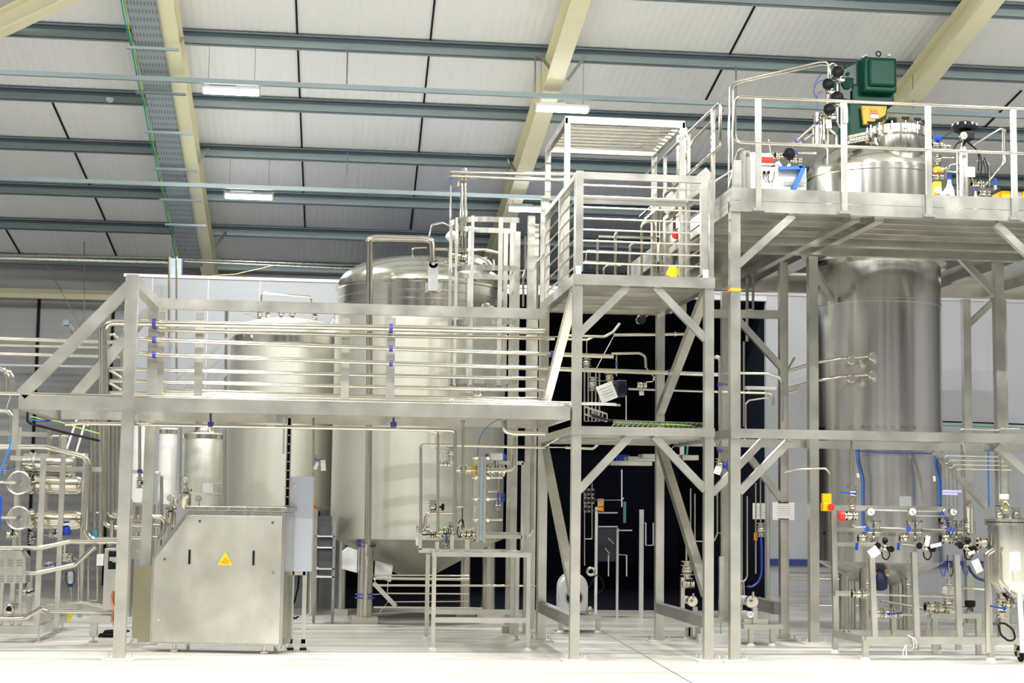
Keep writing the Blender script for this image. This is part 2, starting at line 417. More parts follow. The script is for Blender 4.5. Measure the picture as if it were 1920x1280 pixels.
for x in (TX0, TX1):
    beam(tw, (x, YF+.15, zd2-.15), (x, YR-.05, zd1+.35), .10, .10, 'side_brace')
    beam(tw, (x, YR-.1, zd1-.15), (x, YF+.1, .75), .10, .10, 'side_brace')
    zl = pt(1040, 1147, 20).z
    beam(tw, (x, YF, zl), (x, YR+.05, zl), .10, .13, 'low_side_beam', DARKST)
# guard gate on the second deck (front frame of rods)
def rodframe(parent, px0, px1, ytop0, ytop1, ybot, Y, n, name, wpost=.075, midbar=None, rd=.011, first=.2):
    a0, a1 = pt(px0, 420, Y).x, pt(px1, 420, Y).x
    zt_ = (pt(px0, ytop0, Y).z+pt(px1, ytop1, Y).z)/2; zb_ = pt((px0+px1)/2, ybot, Y).z
    for x in (a0, a1): MB().box(x-wpost/2, x+wpost/2, Y-.03, Y+.03, zb_-.03, zt_).build('gate_post', BEAM, parent, False)
    MB().box(a0, a1, Y-.025, Y+.025, zt_-.09, zt_-.01).build('gate_top_bar', BEAM, parent, False)
    for k in range(n):
        z = zt_-first-(zt_-first-zb_-.06)*k/(n-1)
        MB().cyl((a0, Y, z), (a1, Y, z), rd, 8).build('gate_rod', PIPE, parent)
    return a0, a1, zb_, zt_
gt = thing('guard_gate', 'stainless rodded guard gate on the upper front edge of the tower', 'gate', (TX0, YF, zd2))
ga0, ga1, gzb, gzt = rodframe(gt, 1086, 1320, 319, 331, 506, YF, 8, 'gate', .085, first=.16)
for x in (ga0-.01, ga1+.01): MB().box(x-.03, x+.03, YF-.05, YF-.03, zd2, zd2+.09).build('hinge_block', WHITE, gt, False)
MB().box(ga0, ga1-.2, YF+.03, YF+.06, gzt-.36, gzt-.29).build('gate_mid_bar', BEAM, gt, False)
# side railings of the tower going back
for nm, x, lab in (('guard_railing', TX0+.0, 'stainless rod railing on the tower deck beside the ladder cage'), ('guard_railing', TX1+.06, 'stainless rod railing on the tower deck next to the right platform stairs')):
    g = thing(nm, lab, 'railing', (x, YF+.5, zd2))
    ya, yb = YF+.12, YR-.1
    for y in (ya, (ya+yb)/2, yb): MB().box(x-.025, x+.025, y-.03, y+.03, zd2-.02, gzt-.02).build('post', BEAM, g, False)
    MB().box(x-.03, x+.03, ya, yb, gzt-.08, gzt-.01).build('top_rail', BEAM, g, False)
    for k in range(7):
        z = zd2+.12+(gzt-zd2-.26)*k/6
        MB().cyl((x, ya, z), (x, yb, z), .011, 8).build('rod', PIPE, g)
# overhead frame of rods swinging above the tower deck
oz = pt(1170, 226, 19.9).z; ya, yb = 19.9, 21.6
ox0, ox1 = pt(1064, 226, ya).x, pt(1279, 234, ya).x
og = thing('overhead_gate', 'raised rodded frame lying flat above the tower deck', 'gate', (ox0, ya, zd2))
for x, y in ((ox0, ya), (ox0, yb), (ox1, yb), (ox1, ya)): MB().box(x-.035, x+.035, y-.03, y+.03, zd2-.03, oz).build('upright', BEAM, og, False)
for y in (ya, yb): MB().box(ox0, ox1, y-.035, y+.035, oz-.07, oz+.02).build('cross_bar', BEAM, og, False)
for x in (ox0, ox1): MB().box(x-.03, x+.03, ya-.03, yb+.03, oz-.07, oz+.02).build('side_bar', BEAM, og, False)
for k in range(8):
    y = ya+(yb-ya)*(k+1)/9; MB().cyl((ox0, y, oz-.03), (ox1, y, oz-.03), .016, 8).build('rod', PIPE, og)
# ------------------------------------------------------------------ tall platform on the right
PX0, PX1 = pt(1377, 800, YF).x, 11.2
zp1 = pt(1640, 373, YF).z; zp0 = pt(1640, 397, YF).z; zk = pt(1640, 369, YF).z; ztk = pt(1640, 367, YF).z
YPR = 24.6
pf = thing('tall_platform', 'high stainless platform on box-section posts round the tall column', 'platform', (PX0, YF, 0))
zfb1, zfb0 = pt(1600, 386, YF).z, pt(1600, 406, YF).z      # fascia beam
ztk1, ztk0 = pt(1600, 362, YF).z, pt(1600, 385, YF).z      # toe board
post(pf, PX0, YF, 0, zfb0, .115)
xq1, xq2, xq3 = pt(1469, 900, 21.35).x, pt(1524, 800, 20.8).x, pt(1872, 600, 20.8).x
post(pf, xq1, 21.35, 0, zfb0-.1, .11); post(pf, xq2, 20.8, 0, zfb0-.1, .12); post(pf, xq3, 20.8, 0, zfb0-.1, .12)
post(pf, PX1-.6, YF, 0, zfb0, .115); post(pf, pt(1812, 700, 24.5).x, 24.5, 0, zfb0-.1, .12); post(pf, PX1-.6, 24.5, 0, zfb0-.1, .12); post(pf, xq1, 24.5, 0, zfb0-.1, .11)
beam(pf, (PX0-.06, YF-.02, (zfb0+zfb1)/2), (PX1, YF-.02, (zfb0+zfb1)/2), .12, zfb1-zfb0, 'fascia_beam')
beam(pf, (PX0-.05, YF-.07, (ztk0+ztk1)/2), (PX1, YF-.07, (ztk0+ztk1)/2), .012, ztk1-ztk0, 'toe_board', BEAM)
beam(pf, (PX0-.05, YF-.07, (ztk0+ztk1)/2), (PX0-.05, YPR, (ztk0+ztk1)/2), .012, ztk1-ztk0, 'toe_board', BEAM)
beam(pf, (PX0, YF, (zfb0+zfb1)/2), (PX0, YPR, (zfb0+zfb1)/2), .12, zfb1-zfb0, 'side_beam')
for y in (20.0, 20.8, 24.5): beam(pf, (PX0, y, (zfb0+zfb1)/2-.06), (PX1, y, (zfb0+zfb1)/2-.06), .11, .16, 'cross_beam')
TCX, TCY = 8.02, 22.55          # column axis (refined below)
for x in (xq1, xq2+.05, 9.35, 10.4): beam(pf, (x, YF, (zfb0+zfb1)/2-.05), (x, YPR, (zfb0+zfb1)/2-.05), .11, .13, 'joist')
# deck plates leave a round opening for the column
dk = MB(); zdk = zfb1-.01
for (a, b, c, d) in ((PX0, PX1, YF+.05, 21.35), (PX0, 6.95, 21.35, YPR), (9.0, PX1, 21.35, YPR), (6.95, 9.0, 23.7, YPR)): dk.box(a, b, c, d, zdk-.04, zdk)
for k in range(8): dk.box(PX0+.05, PX1, YF+.3+.36*k, YF+.34+.36*k, zdk-.13, zdk-.03)
dk.build('deck_plate', BEAM, pf, False)
def pbrace(a, b, Y0, Y1=None, w=.085): beam(pf, pt(a[0], a[1], Y0), pt(b[0], b[1], Y1 or Y0), .08, w, 'brace')
pbrace((1486, 404), (1383, 497), YF); pbrace((1866, 420), (1972, 520), YF)
pbrace((1779, 460), (1870, 556), 20.8); pbrace((1505, 470), (1560, 560), 20.8, 22.0); pbrace((1905, 525), (1812, 612), 24.5)
pbrace((1382, 598), (1466, 690), 21.35); 
beam(pf, pt(1338, 588, 21.3), pt(1469, 590, 21.3), .10, pt(1400, 580, 21.3).z-pt(1400, 595, 21.3).z, 'mid_beam')
# lower tier beam
zl1, zl0 = pt(1600, 808, YF).z, pt(1600, 825, YF).z
beam(pf, (PX0-.06, YF-.03, (zl0+zl1)/2), (PX1, YF-.03, (zl0+zl1)/2), .11, zl1-zl0, 'lower_beam')
beam(pf, (PX0, YF, (zl0+zl1)/2), (PX0, 21.35, (zl0+zl1)/2), .10, zl1-zl0, 'lower_side_beam')
beam(pf, (PX0, 21.0, (zl0+zl1)/2), (PX1, 21.0, (zl0+zl1)/2), .10, zl1-zl0, 'lower_beam')
pbrace((1482, 824), (1386, 922), YF); pbrace((1868, 836), (1945, 905), YF)
pbrace((1335, 925), (1440, 815), 20.0); pbrace((1400, 850), (1464, 935), 21.35); pbrace((1752, 845), (1850, 950), 21.35)
# tube guardrail round the platform
def tubes(parent, name, pts, r, m=PIPE, bend=.09): return MB().tube(pts, r, 10, bend).build(name, m, parent)
rl = thing('tube_guardrail', 'rounded stainless tube guardrail along the front of the high platform', 'railing', (PX0, YF, zfb1))
rz1, rz0 = pt(1640, 197, YF).z, pt(1640, 281, YF).z; rx = pt(1373, 230, YF).x; rr = .021
yr_ = YF-.11
tubes(rl, 'rail_loop', [(PX1, yr_, rz1), (rx, yr_, rz1), (rx, yr_, rz0), (PX1, yr_, rz0)], rr)
for px in (1422, 1583, 1741, 1901):
    x = pt(px, 300, yr_).x
    p = MB().box(x-.032, x+.032, yr_-.02, yr_+.02, zfb0+.02, rz1-.01).build('rail_post', BEAM, rl, False)
    MB().box(x-.07, x+.07, yr_-.03, yr_+.05, zfb0+.005, zfb0+.04).build('foot_bracket', DARKST, p, False)
sl = thing('side_guardrail', 'rounded stainless tube guardrail running back along the platform side by the tower', 'railing', (PX0-.1, YF+1, zfb1))
xs = PX0-.13
tubes(sl, 'rail_loop', [(xs, YR+2.2, rz1), (xs, YF+.15, rz1), (xs, YF+.15, rz0), (xs, YR+2.2, rz0)], rr)
for y in (YF+.5, YF+1.8, YF+3.2):
    MB().box(xs-.02, xs+.02, y-.032, y+.032, zfb0+.02, rz1-.01).build('rail_post', BEAM, sl, False)
# ------------------------------------------------------------------ vessels
def lathed(name, prof, c, m, parent, n=64): return MB().lathe(prof, (c[0], c[1], 0), n).build(name, m, parent)
# tall column
TCX = pt(1645.5, 640, 22.5).x; TCY = 22.5
mp_ = mpp(TCY, 1646, 640); TR = 116.5*mp_
zz = lambda py, px=1646, Y=None: pt(px, py, Y or TCY).z
zsh = zz(335); ztopc = zz(283)
zbot = zz(1053, Y=TCY-TR*.6)
tc_ = thing('column_tank', 'very tall stainless column tank standing through the high platform', 'tank', (TCX, TCY, 0))
zj = zz(575)
zdk_ = zfb1
TR2 = TR*1.10
lathed('shell', [(TR*.3, zbot-.32), (TR*.9, zbot-.06), (TR, zbot), (TR, zj-.03), (TR+.006, zj-.025), (TR+.006, zj+.02), (TR, zj+.025), (TR, zdk_+.02)], (TCX, TCY), SHELL2, tc_, 96)
lathed('upper_shell', [(TR, zdk_-.1), (TR2, zdk_-.05), (TR2, zsh-.05), (TR2+.02, zsh-.04), (TR2+.02, zsh), (TR2, zsh+.01), (TR2, zsh+.05)], (TCX, TCY), TANKM, tc_, 96)
dome = [(TR2*math.cos(a), zsh+.04+(ztopc-zsh+.1)*math.sin(a)) for a in [math.radians(k*7.5) for k in range(13)]]
lathed('dome_head', dome, (TCX, TCY), TANKM, tc_, 96)
for zb_ in (zz(806), zz(1000)): lathed('shell_band', [(TR+.001, zb_-.02), (TR+.008, zb_-.02), (TR+.008, zb_+.02), (TR+.001, zb_+.02)], (TCX, TCY), PIPE, tc_, 96)
for (dx, dy) in ((-.36, -.55), (.33, -.30), (-.30, .5), (.42, .45)):
    MB().cyl((TCX+dx, TCY+dy, 0), (TCX+dx, TCY+dy, zbot-.02), .115, 24).build('leg', STEEL, tc_)
MB().box(*rect(1685, 930, 1708, 952, TCY-TR)[:2], TCY-TR-.02, TCY-TR+.1, *rect(1685, 930, 1708, 952, TCY-TR)[2:]).build('name_plate', GREY, tc_, False)
# manway neck leaning out of the dome
my = TCY-.64; mwx = pt(1683, 280, my); mr = 51*mpp(my)
mn = MB().lathe([(mr*.05, zz(331, 1683, my)), (mr*.35, zz(328, 1683, my)), (mr*.62, zz(320, 1683, my)), (mr*.82, zz(308, 1683, my)), (mr*.95, zz(294, 1683, my)), (mr, zz(280, 1683, my)), (mr, zz(262, 1683, my)), (mr+.035, zz(258, 1683, my)), (mr+.035, zz(249, 1683, my)), (mr, zz(249, 1683, my))], (mwx.x, my, 0), 56).build('manway_neck', TANKM, tc_)
zl_ = zz(249, 1683, my)
MB().lathe([(mr+.03, zl_), (mr+.03, zl_+.05), (mr*.92, zl_+.07), (mr*.6, zl_+.16), (mr*.25, zl_+.20), (0, zl_+.21)], (mwx.x, my, 0), 56).build('manway_lid', TANKM, mn)
for k in range(14):
    a = 2*math.pi*k/14+.15; cx, cy = mwx.x+(mr+.045)*math.cos(a), my+(mr+.045)*math.sin(a)
    o = MB().cyl((cx, cy, zl_-.09), (cx, cy, zl_+.09), .014, 8).cbox((cx, cy, zl_), .05, .05, .06).build('lid_clamp', STEEL, mn)
    MB().cyl((cx, cy, zl_+.085), (cx, cy, zl_+.11), .026, 10).cbox((cx, cy, zl_+.115), .10, .03, .03).build('clamp_knob', BLACK, o)
# big tank (left of the tower)
BX, BY = pt(787, 700, 24.9).x, 24.9
mb_ = mpp(BY, 790, 700); BR = 160*mb_
bz_ = lambda py, Y=BY: pt(787, py, Y).z
bt = thing('storage_tank', 'biggest stainless tank with domed polished top behind the walkway', 'tank', (BX, BY, 0))
zb_sh = bz_(1012, BY-BR); zb_t = bz_(578, BY-BR*.9)
zrim = bz_(528, BY-BR*.95); zdome = bz_(485)
lathed('shell', [(.25, zb_sh-.55), (BR*.9, zb_sh-.05), (BR, zb_sh), (BR, zb_t)], (BX, BY), SATIN, bt, 96)
BR2 = BR*.985
lathed('polished_band', [(BR2-.02, zb_t-.01), (BR2, zb_t), (BR2, zb_t+.12), (BR2+.012, zb_t+.125), (BR2+.012, zb_t+.145), (BR2, zb_t+.15), (BR2, zrim-.14), (BR2+.012, zrim-.135), (BR2+.012, zrim-.115), (BR2, zrim-.11), (BR2, zrim), (BR2+.03, zrim+.01), (BR2+.03, zrim+.04), (BR2, zrim+.05)], (BX, BY), TANKM, bt, 96)
lathed('dome_head', [(BR2*math.cos(a)**.8 if a < 1.57 else 0, zrim+.04+(zdome-zrim-.04)*math.sin(a)) for a in [math.radians(k*7.5) for k in range(13)]], (BX, BY), TANKM, bt, 96)
for (px, py, w) in ((683, 1168, 28), (915, 1150, 26), (872, 1134, 20), (640, 1120, 14)):
    g = gnd(px, py)
    if g.y > 26: g = Vector((pt(px, 1120, 25.8).x, 25.8, 0))
    r = w*mpp(g.y)/2
    o = MB().cyl((g.x, g.y, 0), (g.x, g.y, zb_sh-.03), r, 24).build('leg', STEEL, bt)
    MB().box(g.x-r*1.7, g.x+r*1.7, g.y-r*1.7, g.y+r*1.7, 0, .09).build('foot_pad', CONC, o, False)
# lifting bracket on the rim
yq = BY-BR2-.05; x0, x1, z0, z1 = rect(803, 486, 821, 545, yq)
lg = MB().box(x0, x1, yq-.015, yq+.02, z0, z1-.06).cyl(((x0+x1)/2, yq-.015, z1-.06), ((x0+x1)/2, yq+.02, z1-.06), (x1-x0)/2, 20).build('lifting_lug', GREY, bt)
MB().cyl(((x0+x1)/2, yq-.02, z1-.06), ((x0+x1)/2, yq-.012, z1-.06), .03, 14).build('lug_eye', WHITE, lg)
MB().box(x0-.04, x1+.04, yq+.02, yq+.06, z0-.02, z0+.12).build('lug_backing', STEEL, lg, False)
# medium pale tank
MX, MY = pt(535, 780, 26.3).x, 26.3; mm = mpp(MY, 535, 780); MR = 105*mm
md = thing('pale_tank', 'pale matt tank with rounded top left of the biggest tank', 'tank', (MX, MY, 0))
mz = lambda py: pt(535, py, MY-MR*.5).z
lathed('shell', [(.2, mz(948)-.35), (MR*.94, mz(948)-.05), (MR, mz(948)), (MR, mz(645))], (MX, MY), SATIN, md, 96)
lathed('rim_band', [(MR, mz(646)), (MR+.02, mz(645)), (MR+.02, mz(630)), (MR, mz(628))], (MX, MY), TANKM, md, 96)
lathed('dome_head', [(MR*math.cos(a)**.8 if a < 1.57 else 0, mz(628)+(pt(535, 598, MY).z-mz(628))*math.sin(a)) for a in [math.radians(k*7.5) for k in range(13)]], (MX, MY), SATIN, md, 96)
for (dx, dy) in ((-.5, -.5), (.5, -.5), (-.5, .5), (.5, .5)): MB().cyl((MX+dx, MY+dy, 0), (MX+dx, MY+dy, mz(948)), .08, 16).build('leg', STEEL, md)
# small insulated vessel and two white vessels further left
def smallv(label, px0, px1, py0, py1, Y, m, name='insulated_vessel', neck=False, plate=False):
    c = pt((px0+px1)/2, (py0+py1)/2, Y); R = (px1-px0)/2*mpp(Y); za, zb2 = pt((px0+px1)/2, py1, Y-R*.5).z, pt((px0+px1)/2, py0, Y-R*.5).z
    t = thing(name, label, 'vessel', (c.x, Y, 0))
    lathed('body', [(R*.5, za-.08), (R*.96, za-.05), (R, za), (R, zb2), (R*.97, zb2+.03), (0, zb2+.035)], (c.x, Y), m, t, 48)
    lathed('top_rim', [(R, zb2-.05), (R+.012, zb2-.05), (R+.012, zb2+.01), (R, zb2+.01)], (c.x, Y), PIPE, t, 48)
    if neck:
        MB().lathe([(R*.55, zb2+.03), (R*.45, zb2+.08), (R*.42, zb2+.2)], (c.x, Y, 0), 32).build('neck', PIPE, t)
    if plate:
        x0, x1, z0, z1 = rect(380, 906, 399, 923, Y-R)
        MB().box(x0, x1, Y-R-.015, Y-R+.08, z0, z1).build('data_plate', GREY, t, False)
    for sx in (-1, 1):
        for sy in (-1, 1): MB().cyl((c.x+sx*R*.6, Y+sy*R*.6, 0), (c.x+sx*R*.6, Y+sy*R*.6, za), .03, 10).build('leg', STEEL, t)
smallv('grey insulated vessel with a data plate beside the pale tank', 344, 416, 815, 942, 24.3, SATIN, neck=True, plate=True)
smallv('slim white vessel with polished rim left of the grey vessel', 298, 330, 806, 938, 24.6, WHITE)
smallv('slim white vessel half hidden behind the walkway posts', 246, 283, 790, 935, 25.2, WHITE)
# ------------------------------------------------------------------ shared small builders
def pbox(px0, py0, px1, py1, Y, depth, mb=None):
    x0, x1, z0, z1 = rect(px0, py0, px1, py1, Y)
    return (mb or MB()).box(x0, x1, Y, Y+depth, z0, z1)
VX, VY, VZ = Vector((1, 0, 0)), Vector((0, 1, 0)), Vector((0, 0, 1))
def paper(label, px, py, w, h, Y, rot=0.0, lines=4, name='paper_tag', cat='tag', bend=.1):
    """a hanging sheet w x h photo pixels, turned by rot degrees, with printed lines"""
    s = mpp(Y, px, py); c = pt(px, py, Y); a = math.radians(rot)
    ux = Vector((math.cos(a), 0, math.sin(a))); uz = Vector((-math.sin(a), 0, math.cos(a)))
    m = MB(); n = 6; W, Hh = w*s/2, h*s/2
    vs = []
    for k in range(n+1):
        t = -1+2*k/n; off = VY*(bend*Hh*(t*t))
        for e in (-1, 1): vs.append(c+ux*(W*e)+uz*(Hh*t)+off)
    vs2 = [v+VY*.003 for v in vs]; nn = len(vs)
    fs = [(2*k, 2*k+1, 2*k+3, 2*k+2) for k in range(n)]
    m._add(vs+vs2, fs+[tuple(reversed([i+nn for i in f])) for f in fs] +
           [(2*k, 2*k+2, 2*k+2+nn, 2*k+nn) for k in range(n)]+[(2*k+1, 2*k+1+nn, 2*k+3+nn, 2*k+3) for k in range(n)]+[(0, nn, nn+1, 1), (2*n, 2*n+1, 2*n+1+nn, 2*n+nn)])
    o = m.build(name, PAPER); tag(o, label, cat)
    if lines:
        t = MB()
        for k in range(lines):
            zc = Hh*(.55-1.0*k/max(lines-1, 1)); L = W*(.5+.3*random.random()); q = c+uz*zc-VY*.004+VY*(bend*Hh*(zc/Hh)**2)
            t.bar(q-ux*L, q+ux*L, .003, max(.003, h*s*.02), uz)
        t.build('printed_lines', INK, o, False)
    return o
def gauge(parent, px, py, dpx, Y, stem=None):
    s = mpp(Y, px, py); c = pt(px, py, Y); r = dpx*s/2
    g = MB().cyl(c, c+VY*.05, r, 24).torus(c, VY, r*.95, r*.1, 24, 6)
    if stem: g.cyl(c+VY*.025, pt(px+stem[0], py+stem[1], Y)+VY*.025, r*.22, 8)
    o = g.build('gauge_case', PIPE, parent)
    MB().cyl(c-VY*.004, c+VY*.002, r*.86, 24).build('dial_face', GLASS, o)
    n = MB().bar(c-VY*.007-VX*r*.1, c-VY*.007+(VX*.45-VZ*.5)*r, .004, r*.10, VZ).cyl(c-VY*.009, c-VY*.003, r*.12, 8)
    for k in range(9):
        a = math.radians(-45+270*k/8); d = VX*math.cos(a)+VZ*math.sin(a)
        n.bar(c-VY*.006+d*r*.64, c-VY*.006+d*r*.8, .003, r*.06, VY)
    n.build('dial_marks', BLACK, o, False)
    return o
def flanged(m, p, q, r, fr=1.7, ft=.018):
    """a spool with a ferrule at both ends"""
    p, q = Vector(p), Vector(q); d = (q-p).normalized()
    m.cyl(p, q, r, 14); m.cyl(p, p+d*ft, r*fr, 16); m.cyl(q-d*ft, q, r*fr, 16); return m
def valve(label, px, py, Y, s, axis='z', handle=None, hm=None, top=None, tm=None, parent=None, name='valve', group=None, wheel=None):
    """sanitary valve: ball-shaped body between two clamp ferrules; lever, hand wheel or actuator as given; s = body height in photo pixels"""
    k = s*mpp(Y, px, py); c = pt(px, py, Y); ax = {'z': VZ, 'x': VX, 'y': VY}[axis]
    if parent is None: t = thing(name, label, 'valve', c, group)
    else: t = parent
    b = MB(); r = k*.2
    flanged(b, c-ax*k*.5, c+ax*k*.5, r, 1.7, k*.08); b.ball(c, k*.3, 14); b.cyl(c-ax*k*.28, c-ax*k*.22, r*1.9, 14); b.cyl(c+ax*k*.22, c+ax*k*.28, r*1.9, 14)
    o = b.build('valve_body', PIPE, t)
    if handle is not None:
        a = math.radians(handle); d = VX*math.cos(a)+VZ*math.sin(a)
        h = MB().cyl(c-VY*k*.28, c-VY*k*.42, k*.09, 10).bar(c-VY*k*.42, c-VY*k*.42+d*k*.9, k*.10, k*.17, VY)
        h.build('lever', hm or BLUE, t, False)
    if top is not None:            # diaphragm / actuator head on direction vector
        d = Vector(top).normalized(); e = c+d*k*.25
        h = MB().cyl(e, e+d*k*.22, k*.18, 16).lathe([(k*.22, k*.2), (k*.42, k*.26), (k*.46, k*.36), (k*.40, k*.62), (k*.26, k*.70), (0, k*.72)], e, 24, d)
        h.build('actuator_head', tm or BLACK, t)
    if wheel is not None:
        d = Vector(wheel).normalized(); e = c+d*k*.3
        h = MB().cyl(c, e+d*k*.3, k*.08, 8).cyl(e+d*k*.3, e+d*k*.5, k*.26, 12)
        h.build('hand_knob', tm or BLACK, t)
    return t
def cable(label, pts, d, Y, m, name='cable', cat='cable', group=None, bend=.15, n=8):
    return pipe(label, pts, d, Y, name, cat, m, group, bend, n=n)
# ------------------------------------------------------------------ roof services
# perforated cable tray slung beside the left rafter
TRAY = bpy.data.materials.new('perforated galvanised tray'); TRAY.use_nodes = True
nt = TRAY.node_tree; bs = nt.nodes['Principled BSDF']; bs.inputs['Metallic'].default_value = .5; bs.inputs['Roughness'].default_value = .45
tc = nt.nodes.new('ShaderNodeTexCoord'); vo = nt.nodes.new('ShaderNodeTexVoronoi'); vo.inputs['Scale'].default_value = 22; vo.inputs['Randomness'].default_value = 0
rp = nt.nodes.new('ShaderNodeValToRGB'); rp.color_ramp.elements[0].position = .28; rp.color_ramp.elements[1].position = .32
rp.color_ramp.elements[0].color = (.08, .10, .11, 1); rp.color_ramp.elements[1].color = (.40, .46, .50, 1)
nt.links.new(tc.outputs['Object'], vo.inputs[0]); nt.links.new(vo.outputs['Distance'], rp.inputs[0]); nt.links.new(rp.outputs[0], bs.inputs['Base Color'])
TA = .50
t0, t1 = onplane(226, -10, PA-TA, PB), onplane(383, 500, PA-TA, PB)
tx = (t0.x+t1.x)/2; hw = .20
tr = thing('cable_tray', 'perforated grey cable tray running down the roof beside the left rafter', 'cable tray', (tx, t1.y, t1.z))
y0, y1 = t0.y-4, t1.y
def sloped(xa, xb, ya, yb, ua, ub):
    return MB()._add([(xa,ya,roofz(ya,ua)),(xb,ya,roofz(ya,ua)),(xb,yb,roofz(yb,ua)),(xa,yb,roofz(yb,ua)),
                      (xa,ya,roofz(ya,ub)),(xb,ya,roofz(ya,ub)),(xb,yb,roofz(yb,ub)),(xa,yb,roofz(yb,ub))],
                     [(0,3,2,1),(4,5,6,7),(0,1,5,4),(1,2,6,5),(2,3,7,6),(3,0,4,7)])
sloped(tx-hw, tx+hw, y0, y1, -TA, -TA+.004).build('tray_base', TRAY, tr, False)
for e in (-1, 1): sloped(tx+e*hw-.004, tx+e*hw+.004, y0, y1, -TA, -TA+.06).build('tray_side', GALV, tr, False)
for k, (px, py) in enumerate(((258, 87), (283, 172), (301, 246), (322, 315), (338, 373), (352, 420))):
    q = onplane(px, py, PA-TA-.03, PB)
    MB().box(tx-hw-.12, RAF[0]+.14, q.y-.02, q.y+.02, q.z-.04, q.z).build('tray_bracket', GALV, tr, False)
for e, g in ((0, GRNW), (.03, TEAL)):
    o = MB().tube([(tx-hw-.03-e, y0+.5*k, roofz(y0+.5*k, -TA+.0+.03*math.sin(k*1.7+e*40))) for k in range(int((y1-y0)/.5))], .012, 6, .05).build('loose_cable', g, tr)
# hanging busbar rails under the purlins
def hrail(label, px, py, Y, w, h, rods, m=GALV):
    z = pt(px, py, Y).z; o = MB().box(RX0+.3, RX1-.3, Y-w/2, Y+w/2, z-h/2, z+h/2).build('hanging_rail', m); tag(o, label, 'rail')
    for rx in rods:
        x = pt(rx, py, Y).x; MB().cyl((x, Y, z), (x, Y, roofz(Y)), .012, 8).build('drop_rod', DARKST, o)
hrail('long thin grey rail hung below the upper purlin across the hall', 640, 163, PUR[2]-.1, .06, .07, (650, 1003, 1380, 1712))
hrail('long grey rail hung lower and further back, above the lower LED battens', 640, 357, PUR[4]-.4, .06, .07, (650, 951, 1500))
pipe('silver conduit high on the back of the hall, upper of the pair', [(-60, 476), (310, 484), (640, 497), (960, 508)], 5, 32.0, 'conduit', m=STEEL)
pipe('fatter silver duct just under the upper conduit at the back', [(-60, 482), (310, 492), (322, 494)], 8, 31.8, 'duct', m=STEEL)
pipe('thin silver pipe along the back above the white partition', [(345, 490), (640, 503), (900, 512)], 5, 31.6, 'conduit', m=STEEL)
pipe('yellow cable sagging above the white partition', [(395, 517), (440, 514), (490, 503), (515, 497)], 2.5, 31.5, 'cable', 'cable', BRASS, bend=.4)
for k, (px, a, b) in enumerate(((317, 482, 640), (331, 482, 700))):
    pipe(('thin upright pipe dropping behind the rail post, left of two', 'thin upright pipe dropping behind the rail post, right of two')[k], [(px, a), (px, b)], 4, 27.0, 'drop_pipe')
o = pbox(318, 484, 340, 517, 30.5, .3).build('junction_box', GALV); tag(o, 'small grey junction frame above the partition at the rafter foot', 'junction box')
q = onplane(206, 184, PA, PB)
sd = MB().cyl(q+VZ*.0, q-VZ*.04, .06, 18).cyl(q-VZ*.04, q-VZ*.065, .04, 18).build('smoke_detector', WHITE); tag(sd, 'small round white smoke detector under a purlin near the cable tray', 'detector')
# thin droppers of the far left
for k, (a, b) in enumerate((((158, 430), (158, 600)), ((84, 490), (150, 610)))):
    pipe(('thin wire hanging straight in front of the grey cladding', 'thin slanting wire in front of the grey cladding')[k], [a, b], 1.6, 33.5, 'wire', 'wire', DARKST)
fl = thing('floodlight', 'small grey floodlight on an arm before the grey cladding', 'light', pt(125, 605, 32))
pbox(118, 599, 129, 609, 32, .2).build('lamp_head', GALV, fl, False); MB().bar(pt(128, 606, 32.1), pt(140, 620, 32.1), .05, .05).build('arm', DARKST, fl, False)
# rails and beams in front of the cladding at far left
pipe('pale yellow horizontal rail low on the cladding', [(-60, 646), (200, 652)], 5, 33, 'wall_rail', 'rail', CREAM)
pipe('white horizontal rail across the dark cladding below the pipes', [(-60, 683), (195, 688)], 5, 33, 'wall_rail', 'rail', LGREY)
# ------------------------------------------------------------------ pipe runs along the walkway
YA = YW-.13
pipe('fattest stainless pipe along the walkway, topmost, bending down at its left end', [(195, 760), (195, 604), (1022, 621)], 13, YA, clips=((289, 606.5, 'x'), (733, 616, 'x')))
pipe('thin stainless pipe just beneath the fattest walkway pipe', [(292, 618), (760, 630), (1040, 634)], 8, YA+.1)
pipe('stainless walkway pipe carrying three blue clips, higher of the two', [(262, 634), (289, 637), (1150, 668)], 8.5, YA, clips=((289, 637, 'x'), (733, 653, 'x'), (1035, 664, 'x')))
pipe('stainless walkway pipe with blue clips running on through the tower', [(262, 662), (289, 665), (1346, 702)], 8.5, YA, clips=((289, 665, 'x'), (733, 681, 'x'), (1035, 691, 'x'), (1256, 699, 'x')))
pipe('bright pipe lying on the front beam of the walkway', [(0, 737), (250, 743), (830, 754), (1090, 760)], 7, YF+.3)
pipe('second bright pipe lying on the front beam of the walkway', [(105, 748), (830, 761), (1070, 766)], 5, YF+.22)
pipe('short stainless pipe stepping up onto the walkway near the tower', [(836, 757), (850, 748), (960, 752), (1155, 758)], 6, YF+.5, flanges=((878, 749, 'x'),))
pipe('rust tinged flat pipe behind the rail posts low on the walkway', [(290, 731), (640, 741), (1020, 748)], 6, YA+.35)
for k, px in enumerate((395, 738)):
    o = MB().cyl(pt(px, 772, YF+.3), pt(px, 798, YF+.3), .012, 8).cyl(pt(px, 791, YF+.3), pt(px, 800, YF+.3), .035, 12).build('pipe_hanger', VIOLET)
    tag(o, ('violet pipe hanger under the walkway above the grey vessel', 'violet pipe hanger under the walkway in front of the biggest tank')[k], 'hanger')
pipe('stainless pipe hung under the walkway, bending down beside the heat exchanger', [(122, 795), (150, 793), (840, 806), (853, 807), (853, 1000)], 7, YF+.3, flanges=((165, 793.5, 'x'),))
